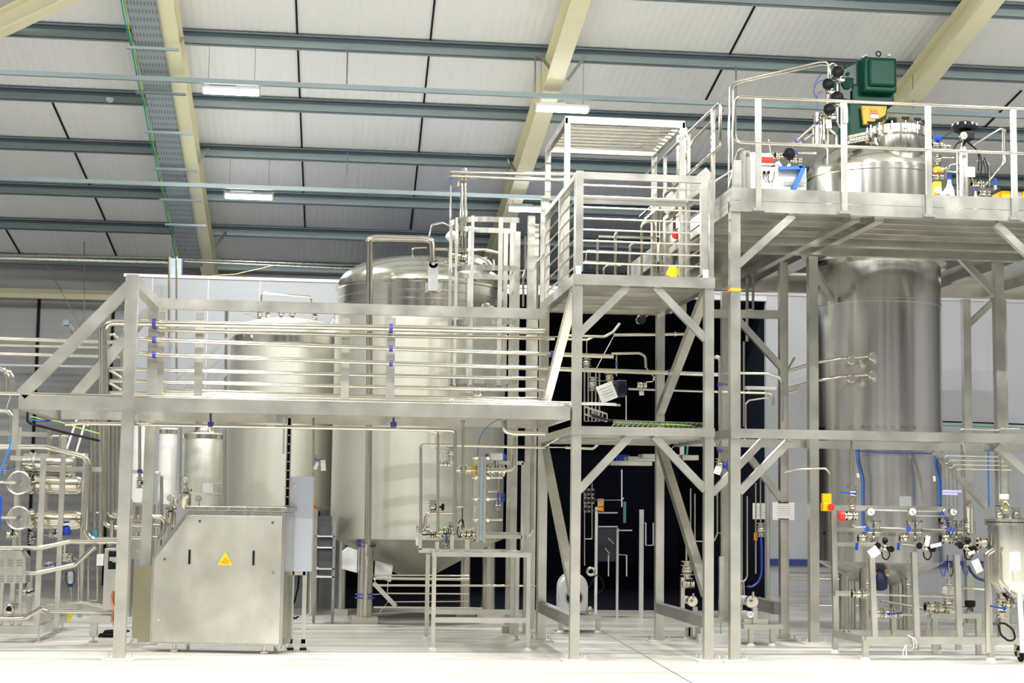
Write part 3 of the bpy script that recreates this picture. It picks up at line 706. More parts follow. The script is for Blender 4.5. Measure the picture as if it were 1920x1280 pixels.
pipe('stainless drop pipe branching just left of the bent walkway pipe end', [(806, 808), (821, 809), (821, 1000)], 5.5, YF+.3)
pipe('stainless pipe looping from the table manifold across to the tower', [(789, 1000), (789, 833), (1022, 839)], 5.5, YF+1.0)
pipe('thin straight probe tube hanging from the walkway', [(868, 788), (868, 950)], 5, YF+.35, 'probe_tube', flanges=((868, 790, 'z'),))
pipe('curved thick pipe elbow under the walkway end', [(945, 788), (946, 808), (962, 812), (1022, 813)], 10, YF+.8)
# left hand risers
for k in range(5):
    x = 204+7.6*k
    pipe('slim upright pipe of the close bundle left of the front walkway post', [(x, 790), (x, 968-3*k), (x+22, 969-3*k), (246, 969-3*k)], 5.2, 22.0+.06*k, 'riser_pipe', group='bundle of upright pipes left of the walkway post')
pipe('thick upright pipe from the fattest walkway pipe down to the floor skid', [(189, 612), (189, 1040)], 9, 21.2, 'riser_pipe')
pipe('thick upright pipe against the left face of the riser bundle', [(197, 785), (196, 985), (240, 992)], 8, 21.6, 'riser_pipe')
for k, (y0, y1, d) in enumerate(((634, 641, 8), (663, 668, 6.5))):
    pipe(('stainless pipe entering from the left at the cladding, upper of two', 'stainless pipe entering from the left at the cladding, lower of two')[k], [(-60, y0-2), (200, y1), (246, y1+1)], d, 22.4)
for k, (y0) in enumerate((690, 714, 737)):
    pipe(('short elbow pipe left of the front post, upper of three', 'short elbow pipe left of the front post, middle of three', 'short elbow pipe left of the front post, lowest of three')[k],
         [(240, y0), (206, y0), (206, y0+4), (226, y0+16), (228, y0+34)], 5.5, 21.0)
pipe('thin stainless bend behind the walkway brace at left', [(228, 760), (228, 640), (212, 626), (205, 628)], 5, 21.4)
pipe('upright pipe with a valve between the two walkway posts', [(262, 790), (262, 905)], 6, 21.3, clips=((262, 883, 'z'),))
valve('small brass-coloured valve at the foot of the upright pipe between walkway posts', 262, 905, 21.3, 20, 'z', None, None, wheel=(1, -1, 0))
pipe('horizontal pipe passing behind both walkway posts then turning down', [(240, 884), (296, 886), (303, 892), (303, 966)], 6, 21.4)
pipe('upright pale pipe between the slim white vessel and the grey vessel', [(339, 800), (338, 925)], 4.5, 23.0)
pipe('upright stainless pipe between the grey vessel and the pale tank', [(422, 803), (421, 951)], 9, 23.2)
# stairs seen behind the walkway
ss = thing('far_stair', 'thin stair handrails climbing behind the walkway pipes', 'stair', pt(360, 740, 25.5))
for (a, b) in (((300, 730), (440, 625)), ((330, 735), (420, 665)), ((385, 732), (425, 700))):
    MB().bar(pt(a[0], a[1], 25.5), pt(b[0], b[1], 25.5), .04, .05).build('handrail', DARKST, ss, False)
for px in (333, 400): MB().bar(pt(px, 655 if px > 350 else 700, 25.5), pt(px, 740, 25.5), .03, .03).build('baluster', DARKST, ss, False)
# ------------------------------------------------------------------ skid on the far left
YS, YS2 = 20.55, 22.7
sk = thing('pipe_skid', 'stainless filtration skid frame full of pipework at the left edge', 'skid', gnd(70, 1200))
sx = pt(72, 1180, YS).x; zs0, zs1 = pt(40, 1188, YS).z, pt(40, 1172, YS).z; zc = (zs0+zs1)/2
sl_ = sx-1.6
beam(sk, (sl_, YS, zc), (sx, YS, zc), .09, zs1-zs0, 'base_beam'); beam(sk, (sx, YS, zc), (sx, YS2, zc), .09, zs1-zs0, 'base_beam'); beam(sk, (sl_, YS2, zc), (sx, YS2, zc), .09, zs1-zs0, 'base_beam')
for (px, py0, Y, w) in ((76, 850, YS, .065), (113, 820, 20.95, .06), (155, 850, YS2, .06), (28, 800, 21.6, .05), (60, 1070, 22.2, .06)):
    q = pt(px, 1000, Y); beam(sk, (q.x, Y, zc), (q.x, Y, pt(px, py0, Y).z), w, w, 'upright')
for (a, b, Y) in (((80, 878), (190, 880), 21.0), ((20, 858), (120, 862), 21.5), ((0, 812), (90, 815), 21.6)):
    beam(sk, pt(*a, Y), pt(*b, Y), .06, .06, 'cross_member')
for (x, y) in ((sx, YS+.05), (sx, YS2-.2), (sl_+.2, YS+.05)):
    f = MB().cyl((x, y, .02), (x, y, zs0+.02), .014, 8).cyl((x, y, 0), (x, y, .025), .055, 16).build('levelling_foot', PIPE, sk)
pbox(126, 1152, 134, 1164, 21.5, .02).build('yellow_sticker', SIGNY, sk, False)
# membrane housings
for k, (py, x1, lab) in enumerate(((868, 140, 'topmost stainless membrane housing on the left skid'), (907, 152, 'middle stainless membrane housing with round end plate on the left skid'), (973, 152, 'lowest stainless membrane housing with round end plate on the left skid'))):
    Y = 21.3; t = thing('membrane_housing', lab, 'filter', pt(60, py, Y)); r = 17*mpp(Y)
    a, b = pt(45, py-1, Y), pt(x1, py+2, Y)
    MB().lathe([(r, 0), (r, (b-a).length-.06), (r*.8, (b-a).length), (0, (b-a).length+.01)], a, 32, (b-a)).build('shell', PIPE, t)
    for f in (.12, .2): c = a+(b-a)*f; MB().cyl(c, c+VX*.02, r*1.12, 32).build('clamp_band', DARKST if f > .15 else PIPE, t)
    if k:
        c = pt(35, py-2, Y-.35); R = 20.5*mpp(Y)
        o = MB().cyl(c, c+VY*.05, R, 36).torus(c, VY, R*.97, .012, 36).build('end_plate', STEEL, t)
        MB().cyl(c+VY*.05, c+VY*.35+VX*.1, r*.9, 24).build('end_neck', PIPE, t)
        MB().cyl(c-VY*.03, c-VY*.03-VX*.32+VZ*.01, .018, 10).cyl(c-VY*.05, c, .03, 10).build('plate_handle', PIPE, o)
pipe('upright drain pipe below the round end plates on the left skid', [(37, 925), (37, 1050)], 7, 21.1)
YG = 20.3
pipe('fat pipe entering the left skid at the top and dropping to the floor bundle', [(-40, 836), (88, 838), (160, 856), (166, 872), (160, 1000), (172, 1012), (232, 1012)], 11, YG+.5, bend=.22)
pipe('fat horizontal pipe across the middle of the left skid', [(-40, 1027), (75, 1027), (130, 1015), (232, 1015)], 9, YG+.2)
pipe('pipe crossing the left skid below the middle one and rising to the right', [(-40, 1074), (70, 1074), (142, 1058), (178, 1024)], 9, YG+.15)
pipe('low pipe bending across the front of the left skid', [(-40, 1160), (44, 1159), (66, 1147), (78, 1140)], 9, YG+.15)
pipe('low pipe leaving the left skid to the right near the floor', [(70, 1140), (90, 1146), (214, 1146)], 8, YG+.6)
pipe('second low pipe leaving the left skid behind the first', [(76, 1132), (150, 1128), (210, 1140)], 6, YG+1.0)
pipe('gooseneck pipe on top of the left skid, rear one', [(-20, 692), (6, 690), (14, 705), (14, 738)], 9, YG+1)
pipe('gooseneck pipe on top of the left skid, front one', [(8, 700), (16, 694), (24, 706), (24, 738)], 6, YG+.9, flanges=((24, 715, 'z'),))
pipe('small looped pipe at the upper left of the skid', [(-20, 769), (14, 770), (21, 778), (21, 812)], 7, YG+.8)
pipe('upright pipe within the left skid behind the second post', [(91, 800), (92, 878), (88, 882)], 6, YG+1.2)
pipe('upright pipe in the left skid between housings and posts', [(88, 885), (87, 960)], 6, YG+1.3)
pipe('short horizontal pipe at the upper right of the left skid', [(118, 880), (190, 882)], 4, YG+1.4)
for k, (a, b) in enumerate((((145, 783), (125, 842)), ((160, 790), (143, 848)))):
    pipe(('white slanting strut above the left skid, left of two', 'white slanting strut above the left skid, right of two')[k], [a, b], 4, YG+1.2, 'strut', 'strut', WHITE)
for k, (x, ya, yb) in enumerate(((95, 817, 837), (112, 817, 838), (172, 790, 960), (178, 770, 1000), (166, 1040, 1130), (148, 1050, 1130), (183, 1050, 1125))):
    lab = ('small hooked pipe at the top of the left skid by the second post', 'small hooked pipe right of the first hook on the left skid', 'slim olive riser left of the bundle, behind the fat drop pipe', 'slim riser between the fat drop pipe and the riser bundle',
           'slim lower riser in the left skid, rightmost of two', 'slim lower riser in the left skid, leftmost of two', 'upright tube beside the olive cabinet')[k]
    pts = [(x+16, ya), (x, ya), (x, yb)] if k < 2 else [(x, ya), (x, yb)]
    pipe(lab, pts, 4.5, 21.9 if k > 1 else 21.5)
# louvred stainless panel at the left edge
vp = thing('louvred_cover', 'stainless cover panel with louvre slots at the bottom left edge', 'panel', pt(20, 1090, YG))
poly = [pt(-40, 1032, YG), pt(38, 1032, YG), pt(48, 1046, YG), pt(48, 1093, YG), pt(-40, 1093, YG)]
MB().prism(poly, (0, .35, 0)).build('panel', STEEL, vp, False)
for r in range(6):
    for c in range(3):
        py = (1050, 1055, 1060, 1080, 1085, 1090)[r]; px = 2+17*c
        x0, x1, z0, z1 = rect(px-5, py-1.2, px+5, py+1.2, YG); MB().box(x0, x1, YG-.012, YG+.002, z0, z1).build('louvre', DARKST, vp, False)
for px in (3, 24, 38): q = pt(px, 1130, YG+.3); MB().box(q.x-.02, q.x+.02, YG+.28, YG+.34, zs1-.02, pt(px, 1094, YG).z).build('support_leg', BEAM, vp, False)
ob = thing('open_pipe_end', 'open flanged pipe end facing the camera at the left skid floor', 'pipe', pt(17, 1141, YG+.1))
c = pt(17, 1141, YG+.1); MB().torus(c, VY, .045, .016, 24).cyl(c+VY*.005, c+VY*.4, .05, 20).build('flange_ring', PIPE, ob); MB().cyl(c-VY*.002, c+VY*.01, .036, 20).build('bore', BLACK, ob)
# valves and fittings scattered through the skid
for k, (px, py, s, a, hm, lab) in enumerate(((85, 965, 22, 'z', BLUE, 'valve with blue lever by the first post of the left skid'), (105, 1000, 24, 'x', BLUE, 'valve under the lowest membrane housing'), (60, 1008, 22, 'z', VIOLET, 'valve with violet lever under the round end plate'),
        (25, 1002, 22, 'x', BLACK, 'valve with black lever near the left edge'), (90, 1060, 26, 'x', BLUE, 'valve with blue lever between the skid cross pipes'), (122, 1045, 26, 'x', WHITE, 'white-levered valve right of the blue one on the skid'), (55, 1110, 24, 'x', BLACK, 'valve beside the louvred panel legs'),
        (130, 893, 20, 'x', WHITE, 'valve with white lever above the middle membrane housing'), (12, 880, 20, 'z', BLUE, 'valve near the blue hose at the left edge'))):
    valve(lab, px, py, 21.6, s, a, 90 if k % 2 else 20, hm)
cn = thing('air_regulator', 'dark blue bowl regulator hanging in the left skid', 'regulator', pt(122, 1000, 21.0))
MB().lathe([(.05, 0), (.06, .03), (.045, .1), (.02, .12)], pt(124, 1003, 21.0), 18).build('bowl', BLUE, cn); MB().cyl(pt(124, 1003, 21.0)+VZ*.12, pt(124, 988, 21.0)+VZ*.05, .06, 16).build('head', LGREY, cn)
o = MB().cyl(pt(178, 995, 21.8), pt(178, 1008, 21.8), .028, 14).build('cyan_cap', CYAN); tag(o, 'bright cyan cap left of the thick riser', 'cap')
rg = thing('blue_regulator', 'hanging blue and grey instrument on looped hose low in the left skid', 'instrument', pt(132, 1080, 21.2))
MB().cyl(pt(132, 1072, 21.2), pt(132, 1098, 21.2), .03, 14).build('body', GREY, rg); MB().cyl(pt(132, 1094, 21.2), pt(132, 1100, 21.2), .034, 14).build('base_cap', BLUE, rg)
cable('bright blue hose hanging at the left edge', [(20, 815), (18, 840), (8, 865), (0, 885), (-4, 910)], 3.5, YG-.1, SKYB, 'hose', 'hose')
cable('second blue hose at the left edge, lower', [(2, 930), (0, 970), (-2, 1000)], 4, YG-.05, BLUE, 'hose', 'hose')
cable('thick black cable draped from under the walkway to the riser bundle', [(52, 768), (51, 790), (60, 795), (100, 805), (140, 815), (187, 826)], 4.5, YG-.3, BLACKR, bend=.3)
cable('bundle of green wires draped above the black cable', [(56, 780), (80, 786), (110, 790), (140, 800), (187, 813)], 2.2, YG-.25, GRNW, 'cable_bundle')
cable('blue wires at the top of the draped cable bundle', [(56, 785), (70, 789), (95, 789)], 3.5, YG-.27, BLUE)
cable('thin looped hose round the hanging instrument', [(125, 1072), (122, 1085), (128, 1098), (138, 1094), (142, 1078), (136, 1068)], 1.5, 21.15, BLACKR, 'hose', 'hose')
# olive cabinet with copper pipework
oc = thing('control_cabinet', 'narrow olive stainless cabinet with copper pipes beside the front post', 'cabinet', pt(210, 1180, 20.4))
pbox(194, 1028, 226, 1144, 20.4, .5).build('body', STEEL, oc, False, .006)
pbox(203, 1033, 225, 1067, 20.38, .03).build('recess', BLACK, oc, False)
pbox(205, 1044, 222, 1054, 20.36, .03).build('meter', GREY, oc, False)
MB().cyl(pt(207, 1056, 20.36), pt(207, 1056, 20.3), .03, 14).build('knob', BLACK, oc)
pbox(181, 1039, 194, 1060, 20.5, .2).build('terminal_block', WHITE, oc, False)
st = thing('bench_bracket', 'stainless bracket stand under the olive cabinet', 'stand', pt(185, 1200, 20.5))
x0, x1, z0, z1 = rect(168, 1153, 208, 1166, 20.5); MB().box(x0, x1, 20.45, 20.75, z0, z1).build('top_plate', BEAM, st, False)
x0, x1, z0, z1 = rect(168, 1160, 182, 1192, 20.5); MB().box(x0, x1, 20.48, 20.6, z0, z1).build('leg', BEAM, st, False); MB().cyl(((x0+x1)/2, 20.54, 0), ((x0+x1)/2, 20.54, z0), .015, 8).cyl(((x0+x1)/2, 20.54, 0), ((x0+x1)/2, 20.54, .02), .06, 16).build('foot', PIPE, st)
cable('copper pipe cluster running down behind the front post', [(213, 1108), (210, 1125), (216, 1140), (210, 1160), (216, 1175), (220, 1182)], 6, 20.2, COPPER, 'copper_pipe', 'pipe')
cable('second copper pipe beside the copper cluster', [(219, 1105), (217, 1130), (221, 1150), (219, 1178)], 4, 20.15, COPPER, 'copper_pipe', 'pipe')
g = gnd(205, 1194)
o = MB(); 
for k in range(4): o.torus(g+VZ*(.015+.02*k)+VX*.03*k, VZ, .13+.02*(k % 2), .011, 24, 6)
o = o.build('coiled_cable', BLACKR); tag(o, 'coil of black cable on the floor beside the front post', 'cable')
# manifold behind the front post
mf = thing('flow_manifold', 'stainless valve manifold on a panel between the walkway posts', 'manifold', pt(262, 1030, 20.9))
pbox(246, 945, 290, 1048, 21.0, .04).build('back_panel', STEEL, mf, False)
for py in (969, 985, 1008):
    MB().cyl(pt(244, py, 20.9), pt(300, py, 20.9), .03, 12).build('header', PIPE, mf)
for px in (254, 265, 274):
    flanged(MB(), pt(px, 950, 20.88), pt(px, 972, 20.88), .018).build('port', PIPE, mf)
for px in (256, 264): MB().cyl(pt(px, 1001, 20.95), pt(px, 1001, 20.9), .012, 8).build('bolt', WHITE, mf)
pipe('stainless pipe curling at the left shoulder of the chamfered cabinet', [(285, 968), (304, 970), (310, 980), (306, 1000), (296, 1012)], 8, 20.4, bend=.2)
pipe('vertical pipe on the olive cabinet side under the manifold', [(210, 975), (209, 1010), (206, 1024)], 8, 20.9)
cable('grey flexible hose looped beside the chamfered cabinet', [(248, 1030), (262, 1035), (272, 1052), (270, 1062)], 2.5, 20.6, GREY, 'hose', 'hose')
def filterpot(label, px, py0, py1, w, Y):
    t = thing('filter_housing', label, 'filter', pt(px, py1, Y)); r = w/2*mpp(Y); z0, z1 = pt(px, py1, Y).z, pt(px, py0, Y).z; c = pt(px, py1, Y)
    h = z1-z0
    MB().lathe([(r*.6, -.02), (r, .02), (r, h*.45), (r*.5, h*.5), (r*.5, h*.55)], c, 24).build('bowl', PIPE, t)
    MB().lathe([(r*1.15, h*.52), (r*1.15, h*.6), (r*.6, h*.64), (r*.25, h*.7), (r*.25, h*.78)], c, 24).build('clamp_lid', PIPE, t)
    gauge(t, px, py0+(py1-py0)*.1, w*.7, Y, (0, (py1-py0)*.2)); return t
filterpot('small stainless filter pot with gauge standing on the chamfered cabinet', 348, 893, 951, 19, 19.6)
filterpot('small stainless filter pot with gauge left of the chamfered cabinet', 320, 928, 985, 18, 20.6)
gg = thing('pressure_gauge', 'round pressure gauge on a short stem on the chamfered cabinet top', 'gauge', pt(373, 950, 19.6)); gauge(gg, 372, 935, 12, 19.6, (1, 15))
valve('small valve cluster left of the standing filter pot', 330, 940, 20.4, 22, 'x', 90, WHITE)
# ------------------------------------------------------------------ chamfered stainless cabinet
YC = 19.2; th = math.radians(11); O = pt(402, 1208, YC); cu = Vector((math.cos(th), -math.sin(th), 0)); cv = Vector((math.sin(th), math.cos(th), 0)); sc = mpp(YC, 402, 1100)
def cp(px, py, d=0.0): return Vector((O.x, O.y, 0)) + cu*((px-402)*sc) + cv*d + VZ*(pt(402, py, YC).z)
cb = thing('machine_cabinet', 'big stainless floor cabinet with chamfered corner and yellow warning triangle', 'cabinet', (O.x, O.y, 0))
front = [cp(278, 1208), cp(530, 1208), cp(531, 958), cp(341, 958), cp(278, 1047)]
CABM = mat('worn stainless door', (.72, .71, .64), .38, .9, .22, (2.2, 2.2, 1.6), 0, rvar=.12)
MB().prism(front, cv*.48).build('body', STEEL, cb, False, .006)
def inset(px, py): return cp(405+(px-405)*.985, 1085+(py-1085)*.985, -.012)
dr = MB().prism([inset(281, 1206), inset(526, 1206), inset(526, 964), inset(344, 964), inset(281, 1050)], cv*.012).build('door', CABM, cb, False, .003)
MB().prism([cp(338, 957, -.03), cp(535, 957, -.03), cp(535, 949, -.03), cp(338, 949, -.03)], cv*.53).build('top_cap', STEEL, cb, False, .004)
pipe_side = [cp(276, 1207, .02), cp(276, 1062, .02), cp(226, 1066, .36), cp(226, 1203, .36)]
MB().prism(pipe_side, cv*.03+cu*.05).build('side_panel', mat('dark olive steel', (.52, .48, .32), .4, .8), cb, False)  # side panel in a darker olive steel
for px in (350, 472):
    MB().bar(cp(px, 1031, -.02), cp(px, 1058, -.02), .02, .018, cv).build('handle', BLACK, dr, False)
for (px, py) in ((368, 977), (507, 978), (303, 1049), (510, 1071), (296, 1163), (507, 1163)):
    MB().cyl(cp(px, py, -.012), cp(px, py, -.03), .016, 12).build('bolt', PIPE, dr)
# warning triangle with a raised hand-shaped mark
tri = [cp(404, 1059, -.016), cp(433, 1059, -.016), cp(418.5, 1034, -.016)]
tg = MB().prism(tri, -cv*.004).build('warning_sign', SIGNY, dr, False)
mk = MB()
for (px, a, b, w) in ((413, 1051, 1055, 3), (416, 1046, 1056, 2), (419, 1044, 1056, 2), (422, 1047, 1056, 2), (425, 1050, 1055, 2)):
    mk.bar(cp(px, a, -.022), cp(px, b, -.022), w*sc, .002, cv)
mk.build('sign_mark', ORANGE, tg, False)
for px in (321, 492):
    f = MB(); q = cp(px, 1208, .12); f.cyl((q.x, q.y, .02), (q.x, q.y, q.z+.01), .018, 10).cyl((q.x, q.y, 0), (q.x, q.y, .025), .06, 18); f.build('levelling_foot', PIPE, cb)
for px in (330, 500):
    f = MB(); q = cp(px, 1208, .5); f.cyl((q.x, q.y, 0), (q.x, q.y, q.z+.01), .02, 10); f.build('levelling_foot', PIPE, cb)
# ------------------------------------------------------------------ electrical box on a stand and the cable ladder
YE = 19.6
eb = thing('junction_cabinet', 'tall narrow pale steel electrical box on a two-legged stand', 'cabinet', gnd(560, 1222))
pbox(541, 893, 586, 1071, YE, .32).build('enclosure', mat('pale blue-grey steel', (.62, .66, .76), .35, .7), eb, False, .006)
pbox(585.5, 895, 588, 1069, YE+.01, .3).build('door_edge', STEEL, eb, False)
for (px, py) in ((553, 911),): MB().cyl(pt(px, py, YE), pt(px, py, YE-.03), .02, 10).build('latch', LGREY, eb)
for px in (546, 570):
    x0, x1, z0, z1 = rect(px-4, 1070, px+4, 1218, YE+.03); MB().box(x0, x1, YE+.02, YE+.08, .03, z1).build('leg', BEAM, eb, False); MB().cyl(((x0+x1)/2, YE+.05, 0), ((x0+x1)/2, YE+.05, .03), .04, 14).build('foot', BLACK, eb)
    MB().box(x0, x1, YE+.25, YE+.31, .03, z1).build('leg', BEAM, eb, False)
for py in (1074, 1202): pbox(543, py-4, 573, py+4, YE+.02, .06).build('crossbar', BEAM, eb, False)
for px, py in ((588, 953),): pbox(586, 940, 592, 960, YE+.1, .05).build('isolator', YELLOW, eb, False); MB().cyl(pt(589, 950, YE+.1), pt(589, 950, YE+.05), .02, 10).build('isolator_knob', RED, eb)
ld_ = thing('cable_ladder', 'black and steel upright cable ladder left of the electrical box', 'cable ladder', gnd(537, 1214))
za, zb3 = .02, pt(537, 783, YE).z
for px in (533, 541): q = pt(px, 1000, YE); MB().box(q.x-.006, q.x+.006, YE, YE+.05, za, zb3).build('side_rail', BEAM, ld_, False)
xr0, xr1 = pt(533, 1000, YE).x, pt(541, 1000, YE).x
for k in range(25): z = za+.1+(zb3-za-.2)*k/24; MB().box(xr0, xr1, YE, YE+.02, z-.006, z+.006).build('rung', PIPE, ld_, False)
MB().box(xr0+.006, xr1-.006, YE+.05, YE+.09, za+.3, zb3).build('cables', BLACKR, ld_, False)
pbox(530, 782, 534, 850, YE, .1).build('cover_strip', GREY, ld_, False)
cable('black flexible hose looping under the electrical box', [(561, 1072), (559, 1100), (552, 1130), (540, 1140), (541, 1150), (553, 1160), (560, 1155)], 3.5, YE+.15, BLACKR, 'hose', 'hose', bend=.3)
cable('thin stainless tube running down the right of the stand', [(582, 1071), (581, 1150), (573, 1153)], 3, YE+.1, PIPE, 'tube', 'pipe')
pipe('thin upright tube above the electrical box', [(588, 783), (588, 893)], 4, YE+.15, 'probe_tube', flanges=((588, 800, 'z'),))
vv = valve('valve with blue lever and white tags above the electrical box', 591, 862, YE+.2, 18, 'z', 0, BLUE)
paper('long white tag hanging on the blue lever above the electrical box', 606, 872, 9, 20, YE+.05, 5, 2)
paper('short white tag hanging left of the long one on the same valve', 593, 873, 6, 14, YE+.04, -20, 0)
# shelving unit with dark goods behind, right of the box
sh = thing('storage_rack', 'dark shelving unit seen behind the electrical box', 'shelf', gnd(608, 1100))
for px in (592, 627): q = pt(px, 1000, 24); MB().box(q.x-.02, q.x+.02, 24, 24.05, 0, pt(px, 955, 24).z).build('upright', DARKST, sh, False)
for py in (1004, 1025, 1065, 1080): pbox(592, py, 627, py+2.5, 24, .5).build('shelf_board', LGREY, sh, False)
for k, (a, b) in enumerate(((985, 1003.7), (1007.5, 1024.6), (1030, 1064.6), (968, 984.8))):
    o = pbox(597, a, 622, b, 24.05, .4).build('storage_crate', mat('dark crate %d' % k, (.06, .06, .07), .5)); tag(o, ('dark crate on the top shelf of the rack', 'dark crate on the second shelf of the rack', 'big dark crate on the lower shelf of the rack', 'dark crate topmost above the rack shelves')[k], 'crate')
# ------------------------------------------------------------------ pipework on and above the biggest tank
YT = BY-BR-.16
pipe('thick stainless pipe looping over the dome of the biggest tank', [(690, 1020), (693, 700), (693, 448), (706, 446), (792, 448), (810, 450), (811, 492)], 13, YT, bend=.22, flanges=((811, 488, 'z'),))
q1 = gnd(683, 1168)
o = MB().tube([pt(690, 1015, YT), pt(688, 1040, q1.y-.14), (q1.x, q1.y-.16, .12)], .035, 10, .1).build('drain_pipe', PIPE); tag(o, 'stainless pipe clipped down the front leg of the biggest tank', 'pipe')
for k, py in enumerate((1023, 1120)):
    q = pt(683, py, q1.y); o2 = MB().torus((q1.x, q1.y-.02, q.z), VZ, .135, .012, 28).torus((q1.x, q1.y-.02, q.z+.05), VZ, .135, .012, 28).build('leg_strap', VIOLET, o)
ms = thing('spray_ball_mast', 'twin stainless uprights rising from the biggest tank to the high pipe pair', 'pipe', pt(869, 490, YT+.8))
for px in (866, 872.5): MB().cyl(pt(px, 495, YT+.8), pt(px, 322, YT+.8), 2.9*mpp(YT+.8), 10).build('upright', PIPE, ms)
MB().ball(pt(871, 319, YT+.8), .04).build('end_knob', DARKST, ms); MB().cyl(pt(862, 340, YT+.8), pt(860, 350, YT+.8), .025, 10).build('side_fitting', DARKST, ms)
for k, (y0, y1, d) in enumerate(((325, 327, 7), (333, 339, 7))):
    pipe(('bright high pipe running from the mast to the tower, upper of two', 'bright high pipe running from the mast to the tower, lower of two')[k], [(845, y0), (846, y0-3), (868, y0-2), (1088, y1+1)], d, YT+.75-.1*k)
pipe('thin pale tube standing left of the twin uprights', [(845, 348), (845, 480)], 3, YT+.7, 'tube')
cable('thin blue looped air hose at the top of the pale tube', [(843, 333), (845, 345), (838, 340), (834, 346), (837, 354), (848, 356), (858, 350)], 1.2, YT+.7, BLUE, 'hose', 'hose')
pipe('crooked thin pipe bending up behind the tank loop pipe', [(803, 450), (810, 421), (828, 417), (846, 424), (847, 482)], 4, YT+.9)
pipe('small vent pipe with a fitting on the dome of the biggest tank', [(773, 484), (774, 465), (800, 464)], 3.2, YT+1.0, flanges=((773, 477, 'z'),))
pipe('stainless pipe passing behind the tank loop to the ladder cage', [(815, 467), (910, 468), (936, 475)], 6, YT+1.3)
for k, (px, py, s, tp, lab) in enumerate(((856, 452, 24, (-.6, -.4, .5), 'small actuated valve on the twin uprights above the dome'), (848, 478, 26, None, 'valve cluster on the dome at the foot of the twin uprights'), (860, 480, 26, None, 'second valve of the dome cluster, right of the first'), (872, 483, 22, None, 'dark small valve right of the dome cluster'))):
    valve(lab, px, py, YT+.75, s, 'z' if k < 3 else 'x', None, None, tp, GREY)
mh = thing('manway_cover', 'white domed manway on the biggest tank beside the ladder cage', 'hatch', pt(890, 490, YT+1.0))
c = pt(890, 500, YT+1.0); MB().lathe([(.26, -.06), (.26, .05), (.28, .055), (.28, .08), (.20, .14), (.1, .17), (0, .18)], c, 36, (.25, -.2, 1)).build('lid', TANKM, mh)
for k in range(6):
    a = k*math.pi/3; MB().cyl(c+Vector((.29*math.cos(a), .29*math.sin(a), .03)), c+Vector((.29*math.cos(a), .29*math.sin(a), .12)), .018, 8).build('lid_clamp', STEEL, mh)
# agitator frame on the pale tank
pipe('square stainless handrail loop on top of the pale tank', [(490, 582), (490, 549), (584, 556), (584, 586)], 3.6, MY, 'hand_loop', 'rail', bend=.05)
for k, (px, py, s) in enumerate(((487, 590, 18), (502, 592, 16), (527, 588, 20), (548, 588, 20), (590, 596, 16))):
    valve(('leftmost small nozzle on top of the pale tank', 'second small nozzle on top of the pale tank', 'third nozzle, on the crown of the pale tank', 'fourth nozzle, on the crown of the pale tank', 'rightmost small nozzle on the pale tank')[k], px, py, MY-.1, s, 'z', name='nozzle')
pipe('thin cable pipe drooping left from the pale tank top', [(455, 586), (475, 592), (482, 598), (470, 604)], 3, MY-.1)
pipe('upright stainless pipe left of the pale tank dome', [(425, 580), (424, 760)], 7, MY-.6)
valve('small fitting between the pale tank and the biggest tank tops', 632, 590, MY, 18, 'z')
# ------------------------------------------------------------------ ladder with hoop cage
YL0, YL1 = 22.0, 22.9
lc = thing('caged_ladder', 'stainless ladder with hooped safety cage between the biggest tank and the tower', 'ladder', pt(990, 700, 22.4))
xl = pt(972, 550, 22.0).x; zlt, zlb = pt(940, 408, YL0).z, pt(940, 722, YL0).z
rc = (YL1-YL0)/2; ycn = (YL0+YL1)/2; xc = pt(905, 550, ycn).x
def hoop(z, h=.045):
    pts = [Vector((xl, YL0, z))] + [Vector((xc-rc*math.sin(a), ycn-rc*math.cos(a), z)) for a in [math.pi*k/12 for k in range(13)]] + [Vector((xl, YL1, z))]
    m = MB(); n = len(pts); v = []; hh = VZ*h*.8; c0 = Vector((xc, ycn, z))
    for p in pts:
        i = (c0-p); i.z = 0; i = i.normalized()*.01
        v += [p-hh, p+hh, p+hh+i, p-hh+i]
    f = [(0, 1, 2, 3), (4*n-1, 4*n-2, 4*n-3, 4*n-4)]
    for k in range(n-1):
        for e in range(4): f.append((4*k+e, 4*k+(e+1) % 4, 4*k+4+(e+1) % 4, 4*k+4+e))
    m._add(v, f)
    return m
for py in (416, 506, 606, 716): hoop(pt(930, py, YL0+.2).z).build('cage_hoop', STEEL, lc)
for k, a in enumerate((25, 60, 95, 130, 160)):
    t = math.radians(a); x, y = xc-rc*math.sin(t), ycn-rc*math.cos(t)
    MB().box(x-.02, x+.02, y-.012, y+.012, zlb, zlt+.02).build('cage_strip', BEAM, lc, False)
for x, y in ((pt(938, 500, YL0).x, YL0), (pt(948, 500, YL1).x, YL1)): MB().box(x-.03, x+.03, y-.012, y+.012, zlb, zlt).build('cage_strip', BEAM, lc, False)
for y, zt_ in ((YL0+.2, pt(975, 430, YL0).z), (YL1-.2, pt(975, 420, YL1).z)): MB().box(xl-.04, xl+.04, y-.03, y+.03, 0, zt_).build('stile', BEAM, lc, False)
zz0 = .3
for k in range(17):
    z = zz0+.29*k; MB().cyl((xl, YL0+.2, z), (xl, YL1-.2, z), .014, 8).build('rung', PIPE, lc)
for k, (px, py0, w, Y, lab) in enumerate(((1019, 369, 14, 21.6, 'tall pink-grey box column topping out by the LED batten'), (994, 405, 13, 22.6, 'box column left of the tallest one behind the ladder cage'), (1004, 420, 9, 23.2, 'slim box column between the two broad ones'), (965, 470, 11, 23.0, 'box column carrying a white tag by the ladder cage'))):
    q = pt(px, 600, Y); w_ = w*mpp(Y)
    o = MB().box(q.x-w_/2, q.x+w_/2, Y-w_/2, Y+w_/2, 0, pt(px, py0, Y).z).build('box_column', BEAM, None, False); tag(o, lab, 'column')
